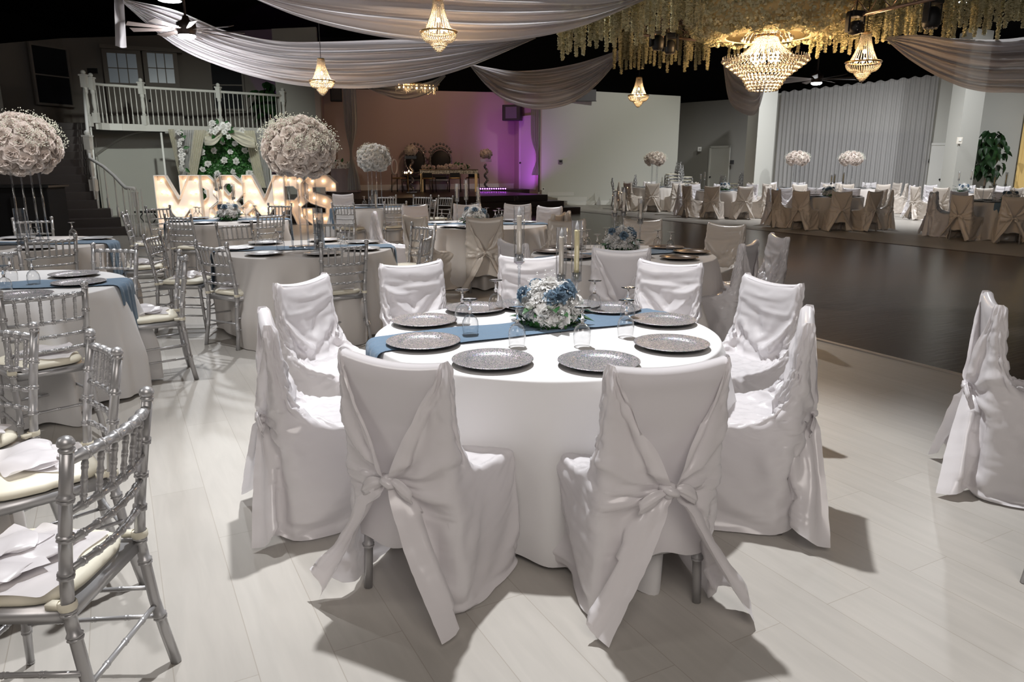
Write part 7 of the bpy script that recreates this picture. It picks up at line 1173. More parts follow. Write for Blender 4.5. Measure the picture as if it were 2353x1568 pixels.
FAR = {'TA': (1.08, 9, .2), 'TB': (1.1, 9, .0), 'TC': (1.12, 9, .35), 'TD': (1.12, 8, .1), 'TE': (1.16, 10, .12), 'TF': (1.15, 9, .3), 'TG': (1.2, 10, .42)}
for tb, (rr, n, off) in FAR.items():
    cx, cy = T[tb]; used = {}
    for i in range(n):
        a = off + 2 * PI * i / n; rr2 = rr + R.uniform(-.05, .06); x, y = cx + rr2 * math.cos(a), cy + rr2 * math.sin(a)
        if any((Vector((x, y)) - Vector(T[q])).length < 1.0 for q in FAR if q != tb) or any((Vector((x, y)) - q).length < .60 for q in SPOTS): continue
        SPOTS.append(Vector((x, y)))
        near = math.sin(a) < .2; sat = 'satin_shade' if near else 'satin'; sw = side_word(math.cos(a), math.sin(a)); used[sw] = used.get(sw, 0) + 1  # camera side chairs get the satin with shade in its colour
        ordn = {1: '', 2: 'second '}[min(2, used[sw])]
        place(covers[(sat, kk % 2, bool((kk // 2) % 2))], (x, y, 0), a + PI / 2 + R.uniform(-.14, .14), '%s%s %s satin chair %s' % (ordn, sw, 'shaded' if near else 'white', far_words[tb]), 'satin covered chairs across the dance floor'); kk += 1
def stack(px, Y, n, rz, words, tilt=0.0, scale=1.0):
    x, y = pt(px, Y)
    for k in range(n):
        pos = ['lowest', 'second', 'third', 'fourth', 'fifth', 'sixth', 'seventh', 'topmost'][k if k < n - 1 else 7]
        c = place(chiavari, (x + .02 * k * math.cos(rz + PI/2), y + .02 * k * math.sin(rz + PI/2), .115 * k + (.002)), rz, '%s chair of the %s' % (pos, words), 'stacked silver chairs by the far walls')
stack(1551, 28.3, 7, math.radians(100), 'tall silver chair stack right of the white wall')
stack(1573, 28.9, 6, math.radians(-75), 'silver chair stack in the corner before the dim recess')
stack(1676, 28.4, 3, math.radians(-80), 'short silver stack before the recess door')
stack(1693, 28.0, 4, math.radians(60), 'silver chair stack beside the grey pillar')
stack(1447, 27.6, 3, math.radians(75), 'small silver chair stack before the white wall')
stack(1424, 27.8, 2, math.radians(-95), 'low silver chair stack at left before the white wall')
# ---------------------------------------------------------------- tables
def cloth_table(key, label, m, Rr=.815, seed=1, amp=1.0):
    cx, cy = T[key]; rr = random.Random(seed); N = 168
    t = thing('round_table', 'table under the ' + label, 'table', (cx, cy, 0), 0, 'round banquet tables')
    MB().lathe([(.001, .735), (Rr - .006, .735), (Rr - .004, .742), (Rr - .006, .752), (.001, .752)], 48).build('tabletop', M['blk'], t)
    for q in (.7, 2.3, 3.9, 5.4): k = MB(); k.tube([(.45 * math.cos(q), .45 * math.sin(q), .735), (.52 * math.cos(q), .52 * math.sin(q), 0)], .014, 8); k.build('leg', M['silver'], t)
    ph = sorted([(rr.uniform(0, 2*PI), rr.uniform(.05, .12), rr.uniform(.5, 1.3)) for _ in range(34)])
    def fold(a):
        s = 0
        for p, w_, h in ph:
            d = (a - p + PI) % (2*PI) - PI; s += h * math.exp(-(d / w_) ** 2)
        return s
    fa = [fold(2*PI*i/N) for i in range(N)]; mn = sum(fa) / N; rows = []
    for rad in (.001, .25, .5, .7, Rr - .02, Rr - .004): rows.append([(rad * math.cos(2*PI*i/N), rad * math.sin(2*PI*i/N), .757) for i in range(N)])
    for v in (.004, .012, .03, .08, .16, .26, .38, .52, .66, .8, .92, 1.0):
        row = []
        for i in range(N):
            a = 2*PI*i/N; f = (fa[i] - mn); z = .757 - .745 * v; k = min(1, v * 1.55) ** 1.1
            rad = Rr + .002 + .014 * min(1, v * 12) + .035 * k + amp * .095 * f * k
            row.append((rad * math.cos(a + .03 * math.sin(a * 7) * v), rad * math.sin(a + .03 * math.sin(a * 7) * v), z - (.010 * f * v if v > .9 else 0) + (.012 if v == 1 else 0)))
        rows.append(row)
    o = MB().grid(rows, True).build('tablecloth', M[m]); o.location = (cx, cy, 0); tag(o, label, 'tablecloth', 'floor length tablecloths')
    s = o.modifiers.new('sub', 'SUBSURF'); s.levels = 1; s.render_levels = 1
    return o
for key, label, m in (('T1', 'bright white cloth of the big near table with glitter chargers', 'linen'), ('T2', 'cloth of the tall flower ball table with white chargers', 'linen_i'), ('T3', 'cloth of the table before the marquee letters', 'linen_i'),
    ('T4', 'cloth of the left table with the tall rose ball', 'linen_i'), ('T5', 'cloth of the left table with grey chargers and dark runner', 'linen'), ('T6', 'white cloth of the table before the stage', 'linen'),
    ('T7', 'cloth of the table with the third low centerpiece', 'linen_i'), ('T8', 'cloth of the brown charger table by the dance floor', 'linen_i'), ('T0', 'cloth edge at the lower left corner', 'linen_i'),
    ('TA', 'white cloth of the far table with the beige flower ball', 'linen_i'), ('TB', 'cloth of the far table with two candles', 'linen_i'), ('TC', 'cloth of the curtain table under the left flower ball', 'linen_i'), ('TD', 'cloth of the curtain table under the right flower ball', 'linen_i'),
    ('TE', 'cloth of the pink centerpiece table across the dance floor', 'linen_i'), ('TF', 'cloth of the far right table with blue flowers', 'linen_i'), ('TG', 'cloth of the right edge table across the dance floor', 'linen_i')):
    cloth_table(key, label, m, .815, seed=sum(map(ord, key)))
def runner(key, ang, label, wd=.34, off=0.0, drop=.36, Rr=.828, m='blue'):
    cx, cy = T[key]; rr = random.Random(int(ang * 100) + ord(key[1])); rows = []
    for i in range(15):
        s = -1 + i / 7; y0 = off + s * wd / 2; half = math.sqrt(Rr * Rr - y0 * y0) + .004; row = []
        L = half + drop + .02 * math.sin(i * 1.7); n = 64
        for j in range(n + 1):
            d = -L + 2 * L * j / n; e = max(0, abs(d) - half); x = max(-half, min(half, d)); sg = 1 if d > 0 else -1
            wr = .0022 * math.sin(i * 2.3 + j * .35) + .0015 * math.sin(i * 4.1 - j * .8)
            if e > 0: row.append((x + sg * (.020 + .05 * e + .006 * math.sin(i * 1.9)), y0 * (1 - .25 * e), .764 + .0 - e - .004 * (e < .01)))
            else:
                ed = max(0, abs(x) - half + .05) / .05
                row.append((x + sg * .018 * ed, y0 + .008 * math.sin(j * .3 + s * 2), .7635 + wr + .002 * (1 - ed)))
        rows.append(row)
    o = MB().grid(rows).build('table_runner', M[m]); o.location = (cx, cy, 0); o.rotation_euler.z = ang; tag(o, label, 'table runner', 'gauze table runners'); sd = o.modifiers.new('so', 'SOLIDIFY'); sd.thickness = .0015; sd.offset = 1
    s = o.modifiers.new('sub', 'SUBSURF'); s.levels = 1; s.render_levels = 1; return o
a0 = at(888, 790, .76); a1 = at(1525, 722, .76); ang1 = math.atan2(a1[1] - a0[1], a1[0] - a0[0]); mid = Vector(((a0[0]+a1[0])/2, (a0[1]+a1[1])/2)) - Vector(T['T1']); nn = Vector((-math.sin(ang1), math.cos(ang1)))
runner('T1', ang1, 'dusty blue gauze runner across the big white table', .30, mid.dot(nn))
runner('T2', math.radians(12), 'blue runner on the table with the tall flower ball')
runner('T3', math.radians(20), 'blue runner on the table before the marquee letters')
runner('T4', math.radians(10), 'blue runner on the left table with the tall rose ball')
runner('T5', math.radians(14), 'dark blue runner hanging off the left table with grey chargers')
runner('T6', math.radians(-150), 'blue runner on the table before the stage')
runner('T7', math.radians(5), 'blue runner on the table with the third centerpiece')
runner('T8', math.radians(28), 'blue runner on the brown charger table')
runner('TA', math.radians(-110), 'blue runner hanging at the front of the table with the beige flower ball')
runner('TB', math.radians(-125), 'blue runner hanging off the far table with two candles')
runner('TC', math.radians(-130), 'blue runner on the curtain table under the left flower ball')
runner('TE', math.radians(-150), 'blue runner hanging at left of the table with pink centerpiece')
runner('TF', math.radians(10), 'light blue runner on the far right table'); runner('TG', math.radians(-128), 'slate blue runner hanging down the front of the right edge table')
# ---------------------------------------------------------------- chargers and glasses
def make_charger(m, nm):
    t = thing(nm, 'x', 'charger plate')
    MB().lathe([(.0005, .0035), (.098, .0035), (.104, .0050), (.112, .0105), (.118, .0125), (.160, .0165), (.1655, .0165), (.1660, .0150)], 72).build('plate_face', M[m], t)
    MB().lathe([(.1660, .0150), (.158, .0115), (.115, .0060), (.100, .0008), (.098, 0), (.0005, 0)], 72).build('plate_underside', M['chargeredge'], t); return t
ch_g = make_charger('glitter', 'glitter_charger'); M['silvp'] = mat('silver_charger_glaze', (.62, .62, .63), .32, .45); M['bronz'] = noise_col(mat('bronze_glitter', (.15, .11, .09), .35, .5), (.10, .075, .06), (.22, .17, .14), 300)
ch_s = make_charger('silvp', 'silver_charger'); ch_b = make_charger('bronz', 'bronze_charger')
def make_goblet():
    t = thing('water_goblet', 'x', 'goblet')          # stands upside down on its rim
    prof = [(.0352, 0), (.0355, .0015), (.0385, .025), (.0395, .045), (.037, .065), (.029, .083), (.016, .094), (.009, .099)]
    inn = [(.0075, .0955), (.015, .0915), (.0275, .081), (.0355, .064), (.0378, .045), (.037, .025), (.0338, .0015), (.0352, 0)]
    MB().lathe(prof + inn, 32).build('bowl', M['glass'], t)
    MB().lathe([(.0005, .098), (.009, .099), (.0065, .106), (.0095, .112), (.0095, .118), (.006, .124), (.005, .145), (.0075, .158), (.012, .162), (.0005, .1622)], 20).build('stem', M['goblet'], t)
    MB().lathe([(.0005, .1605), (.012, .161), (.033, .166), (.0365, .168), (.0365, .1695), (.030, .170), (.0005, .1685)], 32).build('foot', M['goblet'], t); return t
gob = make_goblet(); reg()
def plates(lst, proto, key, words, grp):
    cx, cy = T[key]
    for i, (px, py, wd) in enumerate(lst):
        x, y = at(px, py, .775); d = Vector((x - cx, y - cy)); 
        if d.length > .64: d *= .64 / d.length
        if d.length < .56: d *= .56 / max(d.length, .01)
        place(proto, (cx + d.x, cy + d.y, .7655 if key != 'T1' else .7655), R.uniform(0, 6), '%s charger plate %s' % (words, wd), grp)
plates([(1132,827,'at the front left of the big table'), (1376,831,'at the front right of the big table'), (973,785,'over the left end of the blue runner'), (1543,790,'at the right edge of the big table, second from front'), (966,736,'at left edge above the runner'),
 (1542,734,'on the right end of the blue runner'), (1079,704,'behind three goblets at back left'), (1430,700,'behind the goblets at back right'), (1190,683,'half hidden at the back left of the flowers'), (1330,682,'half hidden at the back right of the flowers')], ch_g, 'T1', 'pewter glitter', 'glitter charger plates on the big table')
plates([(607,582,'front left'), (742,582,'front right behind a silver chair'), (832,571,'right front'), (841,555,'right back'), (750,549,'back beside the rods'), (600,556,'back left'), (540,570,'left edge')], ch_s, 'T2', 'white looking silver', 'silver chargers on the tall flower table')
plates([(470,512,'front left'), (410,507,'left'), (436,500,'back left'), (568,508,'front right'), (606,499,'right')], ch_s, 'T3', 'silver, marquee side table,', 'silver chargers before the marquee letters')
plates([(86,570,'at front'), (222,547,'at right'), (40,546,'at back left')], ch_s, 'T4', 'silver, rose ball table,', 'silver chargers on the rose ball table')
plates([(110,637,'at back'), (168,649,'at right edge on the runner'), (77,686,'at front behind chair spindles')], ch_g, 'T5', 'grey glitter, left table,', 'grey chargers on the left table')
plates([(840,472,'left'), (905,472,'right'), (800,468,'far left'), (872,466,'back')], ch_s, 'T6', 'silver, stage front table,', 'chargers on the stage front table')
plates([(1023,521,'front left'), (1068,523,'front'), (995,511,'left'), (1185,504,'right'), (1171,511,'right front')], ch_s, 'T7', 'silver, third centerpiece table,', 'chargers at the third centerpiece')
plates([(1555,591,'front right'), (1599,578,'right edge'), (1557,565,'back right'), (1338,588,'front left'), (1264,577,'left'), (1284,566,'back left')], ch_b, 'T8', 'dark bronze', 'bronze chargers by the dance floor')
for key, w_ in (('TA', 'beige ball table'), ('TB', 'two candle table'), ('TC', 'left curtain table'), ('TD', 'right curtain table'), ('TE', 'pink centerpiece table'), ('TF', 'blue flower table'), ('TG', 'right edge table')):
    for i in range(9):
        a = 2 * PI * i / 9 + .3; place(ch_s if key != 'TE' else ch_b, (T[key][0] + .62 * math.cos(a), T[key][1] + .62 * math.sin(a), .7655), a, 'charger plate on the far %s across the dance floor' % w_, 'charger plates on the far %s' % w_)
        if i % 2 == 0: place(gob, (T[key][0] + .38 * math.cos(a + .3), T[key][1] + .38 * math.sin(a + .3), .7655), a, 'upside down goblet on the far %s across the dance floor' % w_, 'goblets on the far %s' % w_)
def gobs(lst, words, key):
    for px, py, wd in lst:
        x, y = at(px, py, .765 + .169); c = Vector(T[key]); d = Vector((x, y)) - c
        if d.length > .72: d *= .72 / d.length
        place(gob, (c.x + d.x, c.y + d.y, .7655), R.uniform(0, 6), 'clear upside down goblet %s %s' % (words, wd), 'goblets turned upside down')
gobs([(1062,666,'left of the flowers, over a charger'), (1139,644,'beside the foot of the left tall candle'), (1080,688,'on the blue runner left of the flowers'), (1188,707,'directly in front left of the flowers'), (1339,707,'directly in front right of the flowers'), (1367,645,'behind right of the flowers'), (1444,661,'over the runner before the back right charger'), (1440,690,'nearest the right chargers')], 'on the big table', 'T1')
gobs([(592,524,'left'), (633,519,'back left'), (642,532,'centre left'), (728,536,'centre by the rods'), (782,520,'right back'), (789,534,'right front')], 'on the tall flower table,', 'T2')
gobs([(449,476,'left of the flowers'), (457,477,'left front of the flowers'), (558,477,'right of the flowers'), (584,473,'far right')], 'before the marquee letters,', 'T3')
gobs([(164,511,'standing alone at right'), (86,522,'by the rods'), (68,511,'inside view of the cylinder')], 'on the rose ball table,', 'T4')
gobs([(70,596,'at right'), (19,590,'at back left'), (4,611,'at the photo edge')], 'on the grey charger table,', 'T5')
gobs([(825,450,'far left'), (842,449,'left of the rods'), (913,450,'far right'), (897,451,'right of the rods')], 'on the stage front table,', 'T6')
gobs([(1015,482,'far left'), (1033,480,'left of the flowers'), (1118,477,'right of the flowers'), (1138,484,'right front'), (1146,479,'right back'), (1153,483,'far right')], 'at the third centerpiece,', 'T7')
gobs([(1512,529,'right'), (1542,534,'far right'), (1392,525,'left back of the flowers'), (1350,528,'far left'), (1373,539,'left front'), (1338,531,'left edge')], 'on the brown charger table,', 'T8')
# ---------------------------------------------------------------- flowers
def petal(mb, L, W, curl, cup, Mx, nu=4, nv=4, ruf=.0, ph=0):
    rows = []
    for j in range(nv + 1):
        v = j / nv; w_ = W * math.sin(PI * (.10 + .72 * v)); row = []
        for i in range(nu + 1):
            u = -1 + 2 * i / nu
            row.append(Mx @ Vector((u * w_ / 2, L * v * (1 - .16 * u * u * v), curl * v * v * L + cup * u * u * w_ + ruf * math.sin(u * 7 + ph) * v)))
        rows.append(row)
    mb.grid(rows)
def bloom(r, layers, seed, ruf=.1, tight=1.0, q=4):
    """a many petalled head, opening upward, radius r"""
    rr = random.Random(seed); mb = MB()
    for k, (n, el, ln) in enumerate(layers):
        for i in range(n):
            a = 2 * PI * (i + rr.uniform(-.25, .25)) / n + k * .7
            Mx = Matrix.Rotation(a, 4, 'Z') @ Matrix.Translation((0, r * .06, r * .05 * k)) @ Matrix.Rotation(math.radians(el + rr.uniform(-9, 9)), 4, 'X')
            petal(mb, r * ln * rr.uniform(.9, 1.1), r * .86 * tight * rr.uniform(.85, 1.15), -.28 if el < 60 else .15, .35, Mx, q, q, r * ruf * .5, rr.uniform(0, 6))
    return mb
PEONY = [bloom(.066, [(9, 0, 1.0), (9, 18, .98), (9, 34, .94), (9, 50, .88), (8, 64, .8), (7, 76, .72), (5, 86, .6)], s, .22, .9, 4).mesh('white_peony', M['petal']) for s in (1, 2, 3)]
BLUE = [bloom(.048, [(6, 12, 1.0), (6, 38, .9), (5, 62, .75), (4, 80, .55)], s, .22, 1.25, 4).mesh('blue_rose', M['petalb']) for s in (4, 5)]
ROSE = [bloom(.068, [(6, 15, 1.0), (6, 38, .95), (5, 56, .85), (5, 70, .72), (4, 80, .55)], s, .06, 1.35, 3).mesh('ivory_rose', M['rose']) for s in (6, 7)]
SMALL = [bloom(.060, [(6, 10, 1.0), (5, 40, .9), (4, 70, .6)], s, .1, 1.2, 2).mesh('white_blossom', M['petal']) for s in (8, 9)]
def leaf_mesh(L=.09, W=.05):
    mb = MB(); rows = []
    for j in range(8):
        v = j / 7; w_ = W * math.sin(PI * v ** .75) + .0005; rows.append([(u * w_ / 2, L * v, .25 * abs(u) * w_ - .35 * L * v * v + .02 * L * math.sin(v * 8 + u)) for u in (-1, -.5, 0, .5, 1)])
    return mb.grid(rows).mesh('leaf', M['leaf'])
LEAF = leaf_mesh()
def orient(o, pos, nrm, roll=0, s=1.0):
    q = Vector(nrm).normalized().to_track_quat('Z', 'Y'); o.matrix_local = Matrix.Translation(pos) @ q.to_matrix().to_4x4() @ Matrix.Rotation(roll, 4, 'Z') @ Matrix.Scale(s, 4)
def cloud(mb, c, rad, n, r, rr, shell=(.9, 1.15), zmin=-.3, sz=1.0, clump=0):
    cl = [(rr.uniform(-1, 1), rr.uniform(-1, 1), rr.uniform(zmin, 1)) for _ in range(max(1, clump))]
    for _ in range(n):
        while True:
            d = Vector((rr.gauss(0, 1), rr.gauss(0, 1), rr.gauss(0, 1))).normalized()
            if clump and rr.random() < .7: d = (Vector(rr.choice(cl)).normalized() + .28 * d).normalized()
            if d.z > zmin: break
        k = rad * rr.uniform(*shell); mb.octa((c[0] + d.x * k, c[1] + d.y * k, c[2] + d.z * k * sz), r * rr.uniform(.7, 1.3))
def centerpiece(label, seed=1):
    rr = random.Random(seed); t = thing('floral_centerpiece', label, 'flower arrangement', group='low floral centerpieces')
    g = MB()
    for _ in range(520):
        a = rr.uniform(0, 2*PI); k = rr.uniform(.03, .155); z = rr.uniform(.005, .055); Mx = Matrix.Translation((k*math.cos(a), k*math.sin(a), z)) @ Matrix.Rotation(rr.uniform(0, 6.3), 4, 'Z') @ Matrix.Rotation(rr.uniform(-.4, 1.3), 4, 'X')
        petal(g, .028, .014, -.2, .2, Mx, 2, 2)
    g.lathe([(.001, 0), (.10, 0), (.12, .02), (.09, .05), (.001, .06)], 20); gb = g.build('moss_base', M['leaf'], t); gb['kind'] = 'stuff'
    spots = [(0, 0, .215), (.055, -.01, .19), (-.05, .02, .195), (.01, .06, .19), (.02, -.065, .165), (-.075, -.06, .115), (-.02, -.105, .10), (.045, -.10, .095), (.10, -.055, .12), (-.11, .0, .12), (.115, .02, .13), (-.08, .07, .13), (.07, .085, .13), (-.0, .11, .11), (-.045, -.055, .155)]
    for i, p in enumerate(spots):
        o = link('white_peony', PEONY[i % 3], t); p = Vector(p); orient(o, p * .93 - Vector((0, 0, .02)), p - Vector((0, 0, .06)), rr.uniform(0, 6), rr.uniform(.85, 1.1))
    for i, p in enumerate([(.045, -.085, .165), (.085, -.06, .185), (.015, -.085, .150), (-.125, -.03, .165), (.09, .05, .19), (-.06, .08, .19)]):
        o = link('blue_rose', BLUE[i % 2], t); p = Vector(p); orient(o, p, p - Vector((0, 0, .06)), rr.uniform(0, 6), 1.0 if i < 3 else .85)
    for i in range(16):
        a = 2*PI*i/16 + rr.uniform(-.15, .15); k = rr.uniform(.085, .13); z = rr.uniform(.03, .10); o = link('leaf', LEAF, t)
        o.matrix_local = Matrix.Translation((k*math.cos(a), k*math.sin(a), z)) @ Matrix.Rotation(a - PI/2, 4, 'Z') @ Matrix.Rotation(rr.uniform(.0, .6), 4, 'X') @ Matrix.Scale(rr.uniform(.8, 1.25), 4)
    s = MB(); cloud(s, (0, 0, .10), .155, 130, .0040, rr, (.85, 1.15), .0, 1.0, 14); b = s.build('babys_breath', M['petal'], t); b['kind'] = 'stuff'
    return t
cp = centerpiece('x'); reg()
def z0(p, z): return (p[0], p[1], z)
cpos = at(1262, 752, .76); place(cp, (cpos[0], cpos[1] + .03, .762), 0, 'white peonies and blue roses in the low centerpiece of the big near table')
T8c = at(1440, 590, .76); place(cp, (.99, 6.66, .765), 1.3, 'white and blue low centerpiece on the brown charger table by the dance floor')
place(cp, (-.50, 9.95, .765), 2.6, 'third low centerpiece, before the stage steps')
place(cp, (-4.03, 10.6, .765), 4.1, 'low white and blue centerpiece before the marquee letters')
place(cp, (12.75, 21.2, .765), .6, 'far low centerpiece with blue and white flowers near the right pillar')
place(cp, (7.85, 18.6, .765), 5.2, 'low centerpiece at the table across the dance floor')
place(cp, (10.45, 15.7, .765), 3.3, 'low flower centerpiece on the right edge table')
place(cp, (6.35, 22.4, .765), 3.9, 'small low centerpiece on the far table with two candles')
# ---------------------------------------------------------------- candle holders
def holder(loc, zcup, label, tube_h=.27, wax='wax', z_base=.764):
    t = thing('candle_holder', label, 'candle holder', loc, R.uniform(0, 6), 'glass candle holders')
    t.location.z = z_base; h = zcup - z_base
    mb = MB(); mb.lathe([(.0005, 0), (.040, 0), (.041, .006), (.012, .012), (.007, .02), (.0065, h*.35), (.009, h*.37), (.0065, h*.39), (.0065, h - .03), (.011, h - .025), (.007, h - .015), (.020, h - .004), (.0005, h)], 20); mb.build('stem', M['acry'], t)
    mb = MB(); mb.lathe([(.018, h), (.0215, h + .004), (.0215, h + .042), (.0175, h + .042), (.0165, h + .006), (.0005, h + .005)], 20); mb.build('candle_cup', M['acry'], t)
    mb = MB(); mb.lathe([(.0275, h), (.0275, h + tube_h), (.0255, h + tube_h), (.0255, h + .0005), (.0275, h)], 28); mb.lathe([(.0005, h - .002), (.0275, h - .002), (.0275, h + .0005), (.0005, h + .0005)], 28); mb.build('glass_chimney', M['glass'], t)
    return t
def candle(loc, z, label, hh=.235, wax='wax', r=.0125):
    t = thing('led_candle', label, 'candle', (loc[0], loc[1], z), 0, 'white flame led candles')
    MB().lathe([(.0005, 0), (r, 0), (r, hh - .004), (r * .9, hh), (r * .5, hh - .003), (.0005, hh - .003)], 16).build('wax_body', M[wax], t)
    MB().lathe([(.004, hh - .004), (.0085, hh + .004), (.0095, hh + .012), (.007, hh + .026), (.0025, hh + .040), (.0004, hh + .047)], 12).build('flame', M['flame'], t); return t
def cset(lst, words):
    for px, Y, ptop, pbot, wax, wd in lst:
        x = dir_x(px, Y, 1.1); zc = hgt(pbot, Y); th_ = hgt(ptop, Y) - zc
        holder((x, Y), zc, 'clear glass candle holder %s %s' % (words, wd), th_); candle((x, Y), zc + .006, 'flame candle %s %s' % (words, wd), max(.12, th_ - .052), wax)
cset([(1193, 3.70, 474, 603, 'wax', 'left and tallest'), (1290, 3.72, 523, 650, 'wax', 'middle and lowest'), (1325, 3.58, 507, 645, 'waxy', 'right with yellow wax')], 'on the big near table,')
cset([(1413, 6.72, 440, 500, 'wax', 'left'), (1433, 6.62, 430, 497, 'wax', 'middle'), (1472, 6.72, 456, 514, 'wax', 'right')], 'on the brown charger table,')
cset([(1050, 10.0, 422, 463, 'wax', 'left'), (1071, 9.95, 413, 459, 'wax', 'middle and tallest'), (1099, 10.05, 430, 468, 'wax', 'right')], 'at the third centerpiece,')
cset([(498, 10.7, 400, 440, 'wax', 'left'), (509, 10.55, 396, 436, 'wax', 'middle'), (536, 10.7, 424, 460, 'wax', 'right')], 'before the marquee letters,')
cset([(1610, 22.5, 400, 416, 'wax', 'left'), (1619, 22.4, 395, 414, 'wax', 'right')], 'on the far two candle table,')
cset([(1910, 18.7, 402, 424, 'waxy', 'left'), (1917, 18.6, 400, 422, 'waxy', 'middle'), (1937, 18.7, 396, 422, 'waxy', 'right')], 'on the pink centerpiece table,')
cset([(2203, 21.5, 394, 415, 'wax', 'left'), (2231, 21.4, 390, 413, 'wax', 'right')], 'on the far blue flower table,')
cset([(2262, 15.9, 408, 432, 'wax', 'left'), (2284, 15.8, 402, 430, 'waxy', 'middle'), (2310, 15.9, 396, 428, 'waxy', 'right')], 'on the right edge table,')
# ---------------------------------------------------------------- tall stands with flower balls
def flower_ball(parent, c, rad, sz, n, meshes, seed, bb=900, bbm='babys', nm='ivory_rose', flat=-.85):
    rr = random.Random(seed); ga = PI * (3 - 5 ** .5)
    MB().ball(c, rad * .80, 16, 10, sz).build('foam_core', M['rose'], parent)
    for i in range(n):
        zz = 1 - (1 - flat) * (i + .5) / n; q = math.sqrt(max(0, 1 - zz * zz)); a = ga * i + rr.uniform(-.1, .1); d = Vector((q * math.cos(a), q * math.sin(a), zz))
        o = link(nm, meshes[i % len(meshes)], parent); orient(o, Vector(c) + Vector((d.x * rad * .83, d.y * rad * .83, d.z * rad * sz * .83)), d, rr.uniform(0, 6), rr.uniform(.85, 1.2) * rad / .30)
    if bb:
        s = MB(); cloud(s, c, rad, bb, .0050 * rad / .30, rr, (.93, 1.2), -.05, sz, 26); o = s.build('babys_breath', M[bbm], parent); o['kind'] = 'stuff'
def tall_stand(name, loc, ztop, label, rad, sz, n, meshes, seed, rods=((-.11, -.05), (-.06, .07), (.05, -.08), (.11, .05)), bb=900, nm='ivory_rose', z=.7655):
    t = thing(name, label, 'flower arrangement', (loc[0], loc[1], z), 0, 'tall flower stands'); h = ztop - z
    for p in rods: k = MB(); k.tube([(p[0], p[1], .012), (p[0], p[1], h + .03)], .0095, 12); k.build('acrylic_rod', M['acry'], t)
    MB().lathe([(.0005, 0), (.155, 0), (.157, .006), (.155, .012), (.0005, .012)], 32).build('base_plate', M['acry'], t)
    MB().lathe([(.0005, h), (.15, h), (.15, h + .008), (.0005, h + .008)], 24).build('top_plate', M['acry'], t)
    flower_ball(t, (0, 0, h + rad * sz * .62), rad, sz, n, meshes, seed, bb, nm=nm); return t
tall_stand('tall_flower_stand', (T['T2'][0] - .0, T['T2'][1]), 1.50, 'big rose and babys breath ball on clear rods before the marquee letters', .335, .86, 62, ROSE, 1, bb=1700)
tall_stand('tall_flower_stand', (-4.92, 7.6), 1.52, 'pale pink rose ball on clear rods cut by the left edge of the photo', .37, .86, 66, ROSE, 2, rods=((-.10, -.05), (-.08, .07), (.105, -.06), (.12, .05)), bb=1700)
tall_stand('tall_flower_stand', (-2.52, 13.8), 1.48, 'small bright white rose ball on clear rods in front of the stage', .30, .84, 60, PEONY, 3, bb=700, nm='white_rose')
for key, lab, sd, px in (('TA', 'beige flower ball on thin rods in front of the white wall', 4, 1505), ('TC', 'left cream flower ball on rods before the curtain', 5, 1832), ('TD', 'right cream flower ball on rods before the curtain', 6, 1955)):
    x, y = T[key]; x = dir_x(px, y, 1.6); T2 = (x, y)
    tall_stand('tall_flower_stand', T2, 1.55, lab, .37, .62, 40, ROSE, sd, bb=900)
def cylinder_vase(loc, h, r, label, cand=True, z=.7655, water=True):
    t = thing('cylinder_vase', label, 'vase', (loc[0], loc[1], z), 0, 'glass cylinder vases')
    MB().lathe([(.0005, 0), (r, 0), (r, h), (r - .003, h), (r - .003, .008), (.0005, .008)], 32).build('glass_wall', M['glass'], t)
    if water: MB().lathe([(.0005, .009), (r - .0035, .009), (r - .0035, h * .80), (.0005, h * .80)], 32).build('water', M['glass'], t)
    return t
cylinder_vase((-4.80, 7.25), .36, .05, 'tall clear cylinder vase of water beside the left rose ball rods')
cylinder_vase((-1.80, 6.90), .30, .048, 'clear cylinder vase beside the rods of the big rose ball')
cylinder_vase((-1.90, 7.28), .36, .048, 'second clear cylinder vase behind the rods of the big rose ball')
cylinder_vase((-2.49, 13.5), .33, .05, 'clear cylinder vase with a candle before the stage', water=False); candle((-2.46, 13.5), .776, 'ivory candle standing in the cylinder vase before the stage', .24, 'wax', .018)
